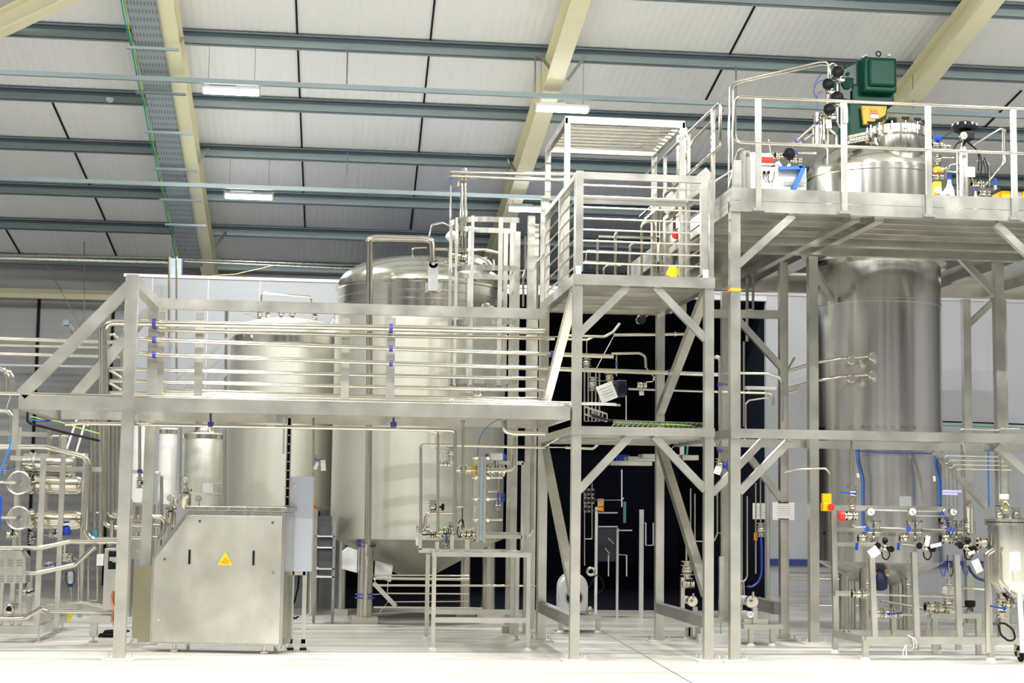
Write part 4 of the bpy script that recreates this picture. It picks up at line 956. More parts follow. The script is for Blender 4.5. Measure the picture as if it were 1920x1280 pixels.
paper('white rectangular tag on the box column beside the ladder cage', 963, 545, 10, 28, 22.9, 0, 0)
pipe('thin handrail tube with kinked foot in front of the ladder columns', [(985, 443), (985, 505), (981, 520), (981, 575)], 4.5, 21.8, 'handrail_tube', 'rail')
pipe('tall thin stainless pipe right of the tallest box column', [(1029, 400), (1029, 460), (1024, 470), (1008, 490), (1007, 580)], 4, 21.4, 'tube')
pipe('upright stainless tube touching the left side of the tower rear post', [(1018, 600), (1017, 830)], 3.5, 21.3, 'tube')
for k, (px, py) in enumerate(((912, 577), (896, 735))):
    t = thing('sample_port', ('small round sample port on the tank behind the handrail', 'small round sample port lower on the biggest tank')[k], 'valve', pt(px, py, 23.3))
    MB().cyl(pt(px, py, 23.6), pt(px, py, 23.2), .05, 16).torus(pt(px, py, 23.2), VY, .06, .015, 20).build('port', PIPE, t); MB().cyl(pt(px+4, py-2, 23.2), pt(px+14, py-2, 23.2), .015, 8).build('stub', PIPE, t)
# ------------------------------------------------------------------ table frame and plate heat exchanger
YTF, YTB = 19.65, 21.2
tb = thing('table_frame', 'open stainless table frame carrying the plate heat exchanger', 'table', gnd(900, 1220))
def tleg(px, py0, py1, Y, w=7.5):
    q = pt(px, (py0+py1)/2, Y); h = w*mpp(Y)/2
    MB().box(q.x-h, q.x+h, Y-h, Y+h, .05, pt(px, py0, Y).z).build('leg', BEAM, tb, False)
    MB().lathe([(.02, .05), (.02, .035), (.05, .02), (.055, 0)], (q.x, Y, 0), 16).build('foot', WHITE, tb)
    return q.x
xa_ = tleg(813, 1040, 1215, YTF); xb_ = tleg(990, 1042, 1215, YTF)
xc_ = tleg(801, 1030, 1195, YTB); xd_ = tleg(969, 1040, 1193, YTB)
zt1 = pt(900, 1035, YTF).z
for y in (YTF, YTB): MB().box(xa_-.03, xb_+.03, y-.03, y+.03, zt1-.055, zt1).build('top_rail', BEAM, tb, False)
for x in (xa_, xb_): MB().box(x-.03, x+.03, YTF, YTB, zt1-.05, zt1-.005).build('side_rail', BEAM, tb, False)
MB().box(xa_, xb_, YTF, YTB, zt1-.02, zt1-.004).build('drip_tray', STEEL, tb, False)
for y, py in ((YTF, 1162), (YTB, 1147)): z = pt(900, py, y).z; MB().box(xa_, xb_, y-.025, y+.025, z-.03, z+.03).build('low_rail', BEAM, tb, False)
hx = thing('heat_exchanger', 'tall narrow plate heat exchanger standing on the table frame', 'heat exchanger', pt(903, 1015, YTF+.2))
YX = YTF+.15
for (a, b, m_, nm) in ((894, 899, STEEL, 'end_plate'), (906, 911, STEEL, 'end_plate'), (899.5, 905.5, mat('blue-grey plate pack', (.42, .52, .60), .4, .5), 'plate_pack')):
    x0, x1, z0, z1 = rect(a, 856, b, 1016, YX); MB().box(x0, x1, YX, YX+.42, z0+(.0 if nm == 'end_plate' else .02), z1).build(nm, m_, hx, False)
for py in (858, 895, 935, 974): 
    for yy in (YX+.03, YX+.38):
        q0, q1_ = pt(886, py, yy), pt(942 if py > 880 else 915, py, yy)
        MB().cyl(q0, q1_, .016, 10).cyl(q0+VX*.03, q0+VX*.07, .034, 6).cyl(pt(912, py, yy), pt(917, py, yy), .034, 6).build('tie_bolt', PIPE, hx)
for (a, b, c_, d_) in ((911, 863, 985, 870), (911, 1003, 982, 1010), (981, 866, 987, 1036)):
    x0, x1, z0, z1 = rect(a, b, c_, d_, YX); MB().box(x0, x1, YX+.17, YX+.23, z0, z1).build('guide_bar', BEAM, hx, False)
x0, x1, z0, z1 = rect(911, 997, 980, 1006, YX+.3); MB().box(x0, x1, YX+.3, YX+.34, z0, z1).build('lower_port_pipe', PIPE, hx, False)
for py in (880, 1005):
    MB().cyl(pt(893, py, YX+.2), pt(872, py, YX+.2), .045, 16).cyl(pt(890, py, YX+.2), pt(887, py, YX+.2), .07, 18).build('port', BRASS if py < 900 else STEEL, hx)
av = thing('actuated_valve', 'butterfly valve with blue-ended grey actuator over the heat exchanger', 'valve', pt(930, 880, YX+.1))
x0, x1, z0, z1 = rect(918, 848, 945, 862, YX); MB().box(x0, x1, YX+.05, YX+.17, z0, z1).build('actuator', LGREY, av, True, .02)
for a, b in ((911, 919), (944, 951)): x0, x1, z0, z1 = rect(a, 850, b, 862, YX); MB().box(x0, x1, YX+.06, YX+.16, z0, z1).build('end_cap', BLUE, av, True, .02)
m = MB()
for px in (914, 922, 936, 944): q = pt(px, 882, YX+.1); m.cyl(q-VX*.012, q+VX*.012, .07, 18)
m.cyl(pt(912, 882, YX+.1), pt(947, 882, YX+.1), .045, 16).cyl(pt(931, 862, YX+.1), pt(931, 880, YX+.1), .02, 10).build('valve_body', STEEL, av)
pipe('curved stainless elbow leaving the actuated valve to the right', [(946, 882), (960, 881), (964, 872), (964, 820)], 7, YX+.1)
pipe('thin drop pipe with small valve hanging under the actuated valve', [(934, 888), (934, 930), (933, 955)], 4, YX+.1)
valve('small hanging valve with blue lever beside the exchanger plates', 933, 945, YX+.05, 24, 'z', 90, BLUE)
pipe('short horizontal branch under the actuated valve', [(915, 921), (934, 921)], 3.5, YX+.1)
o = MB().cyl(pt(943, 924, YX), pt(943, 940, YX), .022, 10).build('upright_lever', BLUE); tag(o, 'upright blue lever right of the hanging drop pipe', 'handle')
# left pipe group on the table
pipe('stainless U pipe on the table left of the exchanger', [(852, 962), (806, 962), (798, 968), (796, 990), (788, 996)], 6, YTF+.2, bend=.08)
for k, (px, py, s, ax, h, hm, lab) in enumerate(((846, 850, 26, 'z', 265, LGREY, 'valve with grey lever high on the bent pipe beside the exchanger'), (835, 870, 20, 'x', None, None, 'brass-toned valve at the exchanger top inlet'), (812, 950, 26, 'z', None, None, 'valve with black knobs on the drop pipe over the table'),
        (793, 990, 24, 'x', 100, WHITE, 'valve with white lever at the left end of the table'), (812, 1002, 24, 'x', 180, BLACK, 'valve with black lever low on the table'), (836, 995, 26, 'x', None, None, 'copper-toned union between the two drop pipes'), (848, 990, 22, 'z', 30, WHITE, 'valve with white lever under the bent pipe'), (836, 1017, 24, 'z', 90, BLUE, 'valve with blue body standing on the table'), (879, 1000, 30, 'x', None, None, 'brass-toned valve at the exchanger lower inlet'), (868, 880, 26, 'x', None, None, 'union at the exchanger upper inlet'))):
    valve(lab, px, py, YTF+.3, s, ax, h, hm, wheel=(1, 0, 0) if 'knobs' in lab else None)
for k, (a, b, c_, d_) in enumerate(((785, 1000, 791, 1030), (816, 1015, 823, 1035), (844, 1003, 851, 1035), (872, 1012, 880, 1034))):
    o = pbox(a, b, c_, d_, YTF+.1, .06).build('support_bracket', BEAM, None, False); tag(o, ('leftmost bracket holding the table pipes', 'second upright bracket on the table', 'third upright bracket on the table, by the blue valve', 'rightmost bracket on the table under the exchanger inlet')[k], 'bracket')
bar_ = pbox(785, 1028, 812, 1036, YTF+.1, .06).build('corner_bracket', BEAM, None, False); tag(bar_, 'short horizontal arm at the left table corner', 'bracket')
cable('thin black cable looping beside the probe tube', [(867, 950), (867, 985), (862, 1010), (857, 1000), (860, 978), (868, 972), (870, 990)], 1.8, YTF+.35, BLACKR, bend=.2)
cable('light blue hose arching above the exchanger', [(948, 783), (925, 790), (902, 810), (896, 840), (896, 856)], 1.6, YX+.1, SKYB, 'hose', 'hose', bend=.6)
paper('brown and white tag hanging at the left table valve', 782, 1010, 5, 24, YTF+.2, 3, 0)
for k, (px, py0, py1) in enumerate(((811, 815, 840), (891, 948, 960))):
    paper(('white upright label near the drop pipe under the walkway', 'tiny white label left of the exchanger plates')[k], px, (py0+py1)/2, 7 if k == 0 else 4, py1-py0, YTF+.25, 0, 0)
pipe('upright pipe with elbow right of the exchanger frame', [(997, 815), (997, 995), (992, 1003), (984, 1004)], 8, YTF+.9, bend=.1)
pipe('upright stainless pipe behind the exchanger frame', [(963, 790), (963, 1150)], 8, 22.2, 'riser_pipe')
# low pipes and boxes under the big tank
for k, (a, b, d, Y) in enumerate((((704, 1078), (880, 1079), 3, 23.5), ((700, 1084), (880, 1086), 5, 23.0), ((700, 1097), (1000, 1098), 4, 22.6), ((726, 1112), (880, 1113), 3, 23.8), ((700, 1138), (905, 1140), 3.5, 22.8), ((726, 1128), (880, 1127), 2.5, 24.4))):
    pipe(('topmost of the low pipes under the biggest tank', 'fat low pipe under the biggest tank', 'long low pipe passing the table legs under the biggest tank', 'thin low pipe fourth from the top under the tank', 'lowest pipe near the floor under the biggest tank', 'faint thin pipe low behind the tank legs')[k], [a, b], d, Y, 'floor_pipe')
o = MB().bar(pt(700, 1092, 22.9), pt(742, 1136, 22.9), .06, .06).build('slanting_strut', BEAM, None, False); tag(o, 'short slanting strut by the front leg of the biggest tank', 'strut')
for k, (pts, lab) in enumerate((([(641, 1034), (652, 1025), (671, 1031), (670, 1074), (640, 1066)], 'pale box fixed left of the front tank leg'), ([(704, 1050), (737, 1060), (733, 1091), (702, 1080)], 'pale tilted box fixed right of the front tank leg'))):
    o = MB().prism([pt(x, y, q1.y+.02) for x, y in pts], (0, .25, 0)).build('load_cell_box', LGREY, None, False, .01); tag(o, lab, 'box')
g = thing('floor_block', 'small wooden block on the floor by the rear table leg', 'block', gnd(956, 1187)); q = gnd(956, 1187); MB().box(q.x-.1, q.x+.08, q.y, q.y+.15, 0, .1).build('block', CONC, g, False); MB().box(q.x-.02, q.x+.04, q.y-.1, q.y, 0, .07).build('wedge', BRASS, g, False)
# ------------------------------------------------------------------ inside and behind the tower
pipe('bright pipe crossing the tower under its top deck', [(1150, 628), (1232, 627), (1290, 626)], 6, 22.5, flanges=((1266, 626, 'x'),))
pipe('pipe with raised elbow inside the tower at the left', [(1062, 629), (1134, 631), (1150, 622), (1162, 606)], 5.5, 21.6)
pipe('short pale pipe behind the left tower brace', [(1064, 636), (1102, 637), (1112, 632)], 4.5, 21.8)
pipe('arched pipe bending down inside the dark part of the tower', [(1146, 663), (1200, 662), (1210, 668), (1211, 690)], 5, 21.8, bend=.1)
pipe('short upright tube with blue clip inside the tower', [(1156, 668), (1156, 705)], 3, 21.9, 'tube', clips=((1156, 683, 'z'),))
pipe('stainless pipe crossing low inside the tower to the platform', [(1178, 729), (1360, 735)], 4, 22.0)
pipe('pale pipe from the walkway into the tower, lower', [(1090, 757), (1163, 759)], 4.5, 20.5)
pipe('bent stainless pipe under the lower tower deck at the left', [(1060, 839), (1112, 841), (1121, 834), (1121, 814)], 5, 21.5)
pipe('thin pale upright tube in the middle of the tower', [(1174, 742), (1174, 806)], 2.2, 20.6, 'tube', m=LGREY)
paper('big white printed sheet hanging tilted inside the tower', 1138, 735, 33, 33, 20.2, 22, 4, 'notice_sheet', 'sheet')
paper('small white label hanging in the dark of the tower', 1203, 737, 9, 8, 21.9, 5, 0)
wp = thing('instrument_box', 'dark violet instrument hanging beside the white sheet in the tower', 'instrument', pt(1168, 732, 21.5))
pbox(1157, 712, 1176, 743, 21.5, .2).build('housing', mat('dark violet plastic', (.02, .02, .07), .4), wp, False, .02); MB().cyl(pt(1167, 728, 21.5), pt(1167, 728, 21.4), .06, 18).build('dial', BLACK, wp)
for k, (px, py, s, ax, lab) in enumerate(((1143, 707, 26, 'z', 'valve above the white sheet in the tower'), (1232, 709, 18, 'x', 'bright small valve near the right rear tower post'), (1203, 722, 18, 'x', 'grey valve with white label in the tower'), (1200, 600, 20, 'y', 'violet-capped valve under the top tower deck'), (1100, 680, 24, 'z', 'valve behind the left front tower post'), (1112, 720, 26, 'z', 'dark valve left of the white sheet'))):
    valve(lab, px, py, 21.9, s, ax, None, None, (0, -1, 0) if k == 3 else None, BLACK)
for k in range(5):
    pipe('slim dark upright pipe in the valve thicket left of the white sheet', [(1096+7*k, 690+8*(k % 3)), (1096+7*k, 790)], 3, 22.2+.1*k, 'riser_pipe', group='thicket of slim uprights left of the sheet')
ct = thing('cable_basket', 'wire cable basket along the lower tower deck with cables', 'cable tray', pt(1240, 795, 19.2))
for k in range(3): MB().bar(pt(1150, 788+4*k, 19.2+.12*k), pt(1322, 793+4*k, 19.2+.12*k), .012, .012).build('basket_wire', PIPE, ct, False)
for k in range(18): a = pt(1155+9.5*k, 788.5+.28*k, 19.2); MB().bar(a, a+Vector((0, .3, -.06)), .008, .008).build('cross_wire', PIPE, ct, False)
MB().tube([pt(1110, 778, 19.5), pt(1140, 788, 19.4), pt(1320, 797, 19.3)], .02, 8, .2).build('cable_loom', BLACKR, ct); MB().tube([pt(1150, 792, 19.35), pt(1325, 798, 19.3)], .012, 8).build('green_cable', GRNW, ct)
o = MB()
a, b = pt(1096, 776, 19.6), pt(1138, 790, 19.4)
for e in (0, .09): o.bar(a+VZ*e, b+VZ*e, .02, .02)
for k in range(6): q = a.lerp(b, k/5); o.bar(q, q+VZ*.09, .015, .015)
o = o.build('ladder_tray', PIPE, None, False); tag(o, 'short steel ladder tray sloping down beside the left tower post', 'cable tray')
# under the lower deck: cable trays on brackets
for k, (a, b, c_, d_, Y, lab) in enumerate(((1145, 864, 1223, 872, 22.5, 'long pale tray under the lower tower deck'), (1178, 856, 1255, 864, 22.0, 'pale tray end, left of two, under the lower tower deck'), (1205, 851, 1250, 859, 21.5, 'brightest short tray end under the lower tower deck'), (1280, 853, 1310, 862, 22.0, 'tray end below the teal hose'))):
    o = pbox(a, b, c_, d_, Y, .3).build('service_tray', BEAM, None, False); tag(o, lab, 'cable tray')
cable('teal hose curving under the lower deck at the right', [(1290, 818), (1289, 835), (1288, 852)], 4, 21.8, TEAL, 'hose', 'hose')
o = pbox(1276, 826, 1283, 852, 22.0, .05).build('bracket', GREY, None, False); tag(o, 'small grey bracket left of the teal hose', 'bracket')
for k in range(9): cable('blue wire hanging over the tray edge under the lower deck', [(1155+3*k, 852), (1156+3*k, 864)], 1.6, 22.4, BLUE, 'cable', 'cable', 'blue wires over the tray')
# dark room contents
fr = thing('equipment_frame', 'dim equipment frame with an upright pale post inside the dark doorway', 'frame', gnd(1118, 1130))
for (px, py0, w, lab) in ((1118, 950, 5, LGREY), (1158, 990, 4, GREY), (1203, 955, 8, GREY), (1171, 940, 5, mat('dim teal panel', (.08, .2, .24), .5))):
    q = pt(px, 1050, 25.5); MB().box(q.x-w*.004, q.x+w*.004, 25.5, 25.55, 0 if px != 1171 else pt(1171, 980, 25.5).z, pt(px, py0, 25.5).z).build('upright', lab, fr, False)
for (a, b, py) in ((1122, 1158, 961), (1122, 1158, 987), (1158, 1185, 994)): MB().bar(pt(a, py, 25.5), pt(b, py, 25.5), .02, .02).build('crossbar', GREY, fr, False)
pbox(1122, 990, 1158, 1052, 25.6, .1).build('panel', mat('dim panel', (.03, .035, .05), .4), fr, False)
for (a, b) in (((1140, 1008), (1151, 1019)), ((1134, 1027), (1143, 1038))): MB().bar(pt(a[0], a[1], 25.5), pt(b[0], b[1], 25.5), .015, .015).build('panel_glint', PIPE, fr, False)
sg = thing('door_placard', 'small stack of orange and white placards in the dark doorway', 'sign', pt(1126, 950, 25.4))
for k, (y0, y1) in enumerate(((936, 941), (943, 948), (951, 957))):
    pbox(1121, y0-1, 1132, y1+1, 25.4, .02).build('placard', WHITE if k < 2 else ORANGE, sg, False); pbox(1122, y0, 1131, y1, 25.39, .02).build('amber_field', ORANGE, sg, False)
for k in range(8):
    px = 1097+7*(k % 3); py = 922+16*(k//3)*1.0
    valve('dim small valve on the pipe rack in the dark doorway', px, py, 25.0, 12, 'z', None, None, wheel=(0, -1, 0), group='dim valves in the dark doorway')
pipe('slim dark uprights feeding the dim valves, left', [(1096, 910), (1096, 1060)], 2.5, 25.2, 'riser_pipe')
pipe('slim pale pipe right of the dim valves', [(1110, 905), (1110, 1010)], 2.5, 25.2, 'riser_pipe')
pipe('thin blue-grey tube dropping from the deck into the dark doorway', [(1166, 880), (1166, 950)], 2.5, 24.5, 'tube', m=LGREY, flanges=((1168, 934, 'x'),))
for k, px in enumerate((1211, 1225, 1175, 1141)):
    pipe(('dim upright tube at the right of the dark doorway, rightward of two', 'dim upright tube at the far right of the dark doorway', 'dim upright tube in the middle of the dark doorway', 'dim short tube low in the dark doorway')[k], [(px, 980 if k < 2 else 1040), (px, 1022 if k < 2 else 1080)], 2.5, 25.4, 'tube', m=GREY)
# blower: white rounded housing on its stand
bl = thing('blower', 'white round-topped blower with dark inlet on a small steel stand', 'blower', gnd(1085, 1180))
Yb = 22.6; x0, x1, z0, z1 = rect(1050, 1074, 1103, 1148, Yb); r = (x1-x0)/2; xm = (x0+x1)/2
poly = [Vector((x0, Yb, z0)), Vector((x1, Yb, z0))] + [Vector((xm+r*math.cos(a), Yb, z1-r+r*math.sin(a))) for a in [math.pi*k/14 for k in range(15)]]
MB().prism(poly, (0, .35, 0)).build('housing', mat('white enamel', (.85, .87, .92), .35), bl, True, .03)
c = Vector((xm, Yb, pt(1077, 1120, Yb).z)); MB().cyl(c-VY*.012, c+VY*.02, 15.5*mpp(Yb), 28).build('inlet', BLACK, bl); MB().torus(c-VY*.01, VY, 15.5*mpp(Yb), .01, 28).build('inlet_ring', GREY, bl)
x0, x1, z0, z1 = rect(1046, 1152, 1124, 1159, Yb); MB().box(x0, x1, Yb-.1, Yb+.5, z0, z1).build('stand_top', BEAM, bl, False)
for px in (1050, 1120): q = pt(px, 1165, Yb); MB().box(q.x-.03, q.x+.03, Yb-.08, Yb-.02, .04, z0).build('stand_leg', BEAM, bl, False); MB().lathe([(.02, .04), (.05, .015), (.055, 0)], (q.x, Yb-.05, 0), 14).build('foot', WHITE, bl)
MB().lathe([(.045, 0), (.05, .05), (.02, .1)], pt(1106, 1150, Yb), 14).build('filler_cap', PIPE, bl)
cable('loop of black hose behind the blower', [(1105, 1100), (1118, 1075), (1130, 1085), (1132, 1105), (1120, 1112)], 2.2, 23.0, BLACKR, 'hose', 'hose', bend=.3)
o = MB().torus(pt(1108, 1071, 23), VY, .05, .018).build('hose_coupling', PIPE); tag(o, 'round coupling just above the blower', 'coupling')
for k, (a, b, c_, d_) in enumerate(((1009, 1000, 1013, 1130), (1018, 870, 1021, 1000))):
    o = pbox(a, b, c_, d_, 22.5, .05).build('box_upright', BLUE if k == 0 else GREY, None, False); tag(o, ('thin blue upright strip left of the tower', 'thin grey upright strip left of the tower')[k], 'post')
# pumps at the right of the tower
def pump(label, px, py, Y, d):
    t = thing('pump', label, 'pump', gnd(px, py+70)); s = mpp(Y, px, py); r = d*s/2; c = pt(px, py, Y)
    MB().cyl(c, c+VY*.12, r, 28).torus(c+VY*.02, VY, r*.95, .012, 28).cyl(c-VY*.08, c, r*.35, 18).build('casing', PIPE, t)
    MB().cyl(c+VX*r*.1+VZ*r*.6, c+VX*r*.1+VZ*(r*1.7), r*.22, 12).build('outlet', PIPE, t)
    MB().cyl(c+VY*.12, c+VY*.5, r*.8, 24).build('motor', GREY, t)
    m = pt(px-6, py+24, Y); MB().cyl(m-VY*.05, m+VY*.25, r*.55, 20).torus(m-VY*.05, VY, r*.4, .015).build('gear_end', LGREY, t)
    MB().bar(pt(px+4, py+10, Y), pt(px+4, py+40, Y), .06, .06).build('bracket', BEAM, t, False)
    return t
pp = pump('stainless pump with round casing on a low bench right of the platform post', 1411, 1128, 20.6, 22)
bn = thing('pump_bench', 'low stainless bench under the round pump', 'bench', gnd(1435, 1200))
x0, x1, z0, z1 = rect(1393, 1170, 1466, 1178, 20.5); MB().box(x0, x1, 20.45, 21.0, z0, z1).build('top', BEAM, bn, False)
x2, x3, z2, z3 = rect(1396, 1160, 1440, 1168, 20.6); MB().box(x2, x3, 20.6, 20.7, z1, z3).build('base_plate', BEAM, bn, False)
for px in (1408, 1448): q = pt(px, 1180, 20.5); MB().box(q.x-.03, q.x+.03, 20.47, 20.53, .04, z0).build('leg', BEAM, bn, False); MB().lathe([(.02, .04), (.05, .015), (.055, 0)], (q.x, 20.5, 0), 14).build('foot', WHITE, bn)
p2 = pump('bluish pump seen between the tower brace and its right post', 1299, 1127, 21.8, 18)
valve('stack of bluish valves above the left pump', 1288, 1068, 21.8, 34, 'z', None, None)
valve('second bluish valve just under the stack, by the tower brace', 1290, 1095, 21.7, 22, 'x')
b2 = thing('low_skid', 'dark low pump skid across the base of tower and platform', 'skid', gnd(1350, 1195))
x0, x1, z0, z1 = rect(1300, 1158, 1375, 1166, 21.2); MB().box(x0, x1, 21.2, 21.9, z0, z1).build('deck', BEAM, b2, False)
x0, x1, z0, z1 = rect(1310, 1189, 1376, 1200, 20.7); MB().box(x0, x1, 20.7, 20.8, .0, z1).build('sill', GREY, b2, False)
for px in (1287, 1292, 1306): q = pt(px, 1165, 21.6); MB().box(q.x-.03, q.x+.03, 21.5, 21.56, .04, z0+.1).build('leg', BEAM, b2, False); MB().lathe([(.02, .04), (.05, .015), (.055, 0)], (q.x, 21.53, 0), 14).build('foot', WHITE, b2)
o = pbox(1349, 1043, 1358, 1160, 21.3, .06).build('upright_channel', BEAM, None, False); tag(o, 'short upright channel between the tower and the platform post', 'post')
o = pbox(1277, 1082, 1284, 1145, 21.7, .06).build('upright_channel', BEAM, None, False); tag(o, 'short upright channel beside the left pump', 'post')
x0, x1, z0, z1 = rect(1418, 1127, 1462, 1143, 21.6)
o = MB().bar(pt(1418, 1130, 21.9), pt(1458, 1140, 21.3), .1, .16).build('low_rail', DARKST, None, False); tag(o, 'dark low rail behind the round pump', 'rail')
# uprights and tubes between the tower and the column
for k, (px, y0, y1, d, Y) in enumerate(((1345, 925, 1000, 3, 22.0), (1353, 920, 1160, 3, 22.2), (1391, 925, 1180, 3, 21.2), (1401, 930, 1080, 3, 21.0), (1417, 905, 1075, 3, 21.8), (1426, 895, 985, 2.6, 21.6), (1440, 920, 1128, 7, 22.5), (1295, 915, 1040, 3, 22.3), (1303, 925, 1040, 3, 22.5), (1287, 1020, 1050, 4, 21.6))):
    labs = ('thin upright tube just right of the tower front post', 'second thin upright tube right of the tower front post', 'rusty thin tube beside the platform front post', 'pale thin tube bending in at the round pump', 'upright tube carrying the amber tag', 'upright tube above the blue hose valve', 'grey upright strut left of the printed notice', 'thin upright tube left of the tower front right post', 'second thin upright tube by the same tower post', 'bright short tube above the bluish valve stack')
    pts = [(px, y0), (px, y1)]
    if k == 0: pts += [(px-6, y1+14), (px-12, y1+15)]
    if k == 3: pts += [(px-4, y1+8), (px-14, y1+9)]
    pipe(labs[k], pts, d, Y, 'tube', m=BEAM if k == 6 else None)
valve('small valve over the blue hose left of the printed notice', 1427, 993, 21.5, 26, 'z', None, None)
cable('blue hose curving from the small valve to the round pump', [(1427, 1006), (1428, 1032), (1428, 1075), (1422, 1092), (1410, 1100), (1402, 1099)], 4, 21.3, BLUE, 'hose', 'hose', bend=.25)
o = pbox(1414, 998, 1420, 1013, 21.7, .02).build('amber_tag', ORANGE, None, False); tag(o, 'amber tag hanging on an upright tube', 'tag')
nt_ = paper('white printed notice tied across the box post', 1469, 958, 42, 33, 21.27, 0, 5, 'notice_sheet', 'sheet', 0.0)
paper('second grey notice further back left of the white one', 1423, 958, 24, 30, 22.6, 0, 4, 'notice_sheet', 'sheet', 0.0)
for k, py in enumerate((942, 973)):
    q = pt(1469, py, 21.26); MB().box(q.x-.07, q.x+.07, 21.25, 21.265, q.z-.006, q.z+.006).build('tie', BLACK, nt_, False)
# pipe column with white valve between tower and platform
pipe('bright upright pipe between the tower and the platform post', [(1340, 671), (1346, 667), (1350, 675), (1350, 865)], 7, 19.4, clips=((1350, 720, 'z'), (1350, 845, 'z')), bend=.1)
for k, py in enumerate((720, 845)):
    o = MB().bar(pt(1350, py, 19.4), pt(1372, py+1, 19.2), .02, .02).build('pipe_bracket', PIPE, None, False); tag(o, ('upper short arm holding the bright upright pipe', 'lower short arm holding the bright upright pipe')[k], 'bracket')
wv_ = valve('white valve block with blue cap at the foot of the bright upright pipe', 1350, 872, 19.3, 26, 'z', None, None, (1, -.2, 0), BLUE)
paper('white tag folded over the white valve block', 1346, 882, 13, 14, 19.1, -18, 2)
pipe('horizontal pipe leaving the platform post then turning down', [(1388, 699), (1440, 700), (1460, 706), (1467, 716), (1467, 790)], 5.5, 20.2, bend=.1)
pipe('second horizontal pipe below it with a short drop', [(1340, 734), (1445, 737), (1450, 745), (1450, 760)], 5, 20.6, bend=.06)
o = pbox(1400, 724, 1456, 730, 20.8, .1).build('white_tray', LGREY, None, False); tag(o, 'short white tray bar right of the platform post', 'tray')
pipe('thin pipe bending down left of the box post', [(1440, 745), (1405, 750), (1398, 757), (1398, 808)], 3.5, 20.9)
for k, (px, y0, y1) in enumerate(((1401, 520, 640), (1412, 520, 580), (1395, 640, 800))):
    pipe(('dim upright duct under the platform, left', 'dim upright duct under the platform, right', 'dim thin pipe right of the platform front post')[k], [(px, y0), (px, y1)], 6-k, 22.8, 'riser_pipe', m=DARKST)
# tower upper deck pipe rails
for k, (pts, d, lab) in enumerate((([(1120, 519), (1120, 448)], 5, 'upright tube on the tower deck, leftmost'), ([(1154, 519), (1154, 440), (1158, 432)], 6, 'upright tube with bent top on the tower deck'), ([(1181, 519), (1181, 460), (1188, 455), (1216, 456)], 5, 'tube bending right behind the guard gate'), ([(1203, 519), (1203, 422), (1210, 416), (1226, 416), (1226, 519)], 5, 'tall hoop of tube on the tower deck'), ([(1132, 519), (1132, 502), (1140, 496), (1165, 497)], 4, 'lowest hooked tube on the tower deck'),
        ([(1228, 519), (1228, 435)], 4, 'upright tube right of the tall hoop'), ([(1240, 519), (1240, 400), (1246, 380)], 8, 'thick upright pipe right of the hoop on the tower deck'), ([(1248, 519), (1248, 440)], 5, 'upright tube next to the thick pipe on the tower deck'), ([(1100, 470), (1220, 476)], 5, 'low horizontal pipe behind the guard gate, upper'), ([(1095, 490), (1215, 497)], 4, 'low horizontal pipe behind the guard gate, lower'), ([(1122, 443), (1225, 446)], 5, 'horizontal pipe across the tops of the deck tubes'))):
    pipe(lab, pts, d, 20.6+.05*k, 'deck_tube', bend=.08)
o = MB().ball(pt(1267, 440, 20.4), .055).build('red_knob', RED); tag(o, 'red round knob among the deck tubes', 'knob')
o = MB().bar(pt(1258, 519, 20.2), pt(1266, 500, 20.2), .14, .01, (0, 1, 0)).build('yellow_card', SIGNY, None, False); tag(o, 'yellow and white card leaning on the tower deck', 'card')
for k, px in enumerate((1278, 1252)):
    q = pt(px, 450, 21.8); o = MB().box(q.x-.06, q.x+.06, 21.75, 21.87, zd2, pt(px, (240 if k == 0 else 360), 21.8).z).build('box_column', BEAM, None, False); tag(o, ('tall box column at the right back of the tower deck', 'box column at the back of the tower deck behind the tubes')[k], 'column')
# short flight of stairs from tower deck to platform
sf = thing('steel_stair', 'sloping steel stair linking the tower deck with the high platform', 'stair', pt(1290, 440, 20.5))
for Y in (20.2, 21.1):
    beam(sf, pt(1243, 395, Y), pt(1330, 322, Y), .04, .14, 'stringer'); 
    MB().tube([pt(1262, 345, Y), pt(1300, 262, Y), pt(1356, 205, Y)], .02, 8, .1).build('handrail', PIPE, sf)
for k in range(5): a = pt(1250+16*k, 388-13.5*k, 20.2); b = Vector((a.x, 21.1, a.z)); MB().bar(a, b, .2, .03).build('tread', STEEL, sf, False)
# fixed orange band on platform post
o = MB().box(PX0-.062, PX0+.062, YF-.062, YF+.062, pt(1377, 547, YF).z, pt(1377, 541, YF).z).build('tape_band', ORANGE, None, False); tag(o, 'orange tape band round the platform front post', 'tape')
# ------------------------------------------------------------------ agitator drive and equipment on the high platform
YG_ = TCY-.1
ag = thing('agitator_drive', 'dark green gearbox drive with yellow guard standing on the column top', 'gearbox', pt(1635, 260, YG_))
# tall gear column
x0, x1, z0, z1 = rect(1592, 170, 1668, 268, YG_)
g1 = MB().prism([Vector((x0, YG_, z0-.15)), Vector((x1-.1, YG_, z0-.15)), Vector((x1, YG_, z1)), Vector((x0, YG_, z1))], (0, .5, 0)).build('gear_column', GREEN, ag, False, .02)
x0, x1, z0, z1 = rect(1598, 158, 1677, 196, YG_-.03); MB().box(x0, x1, YG_-.03, YG_+.55, z0, z1).build('collar', GREEN, ag, False, .03)
# front housing with rounded cover
x0, x1, z0, z1 = rect(1620, 107, 1682, 172, YG_-.2); MB().box(x0, x1, YG_-.2, YG_+.4, z0, z1).build('front_housing', GREEN, ag, True, .03)
x0, x1, z0, z1 = rect(1629, 109, 1680, 164, YG_-.24); cv_ = MB().box(x0, x1, YG_-.26, YG_-.18, z0+.02, z1-.01).build('front_cover', GREEN, ag, True, .035)
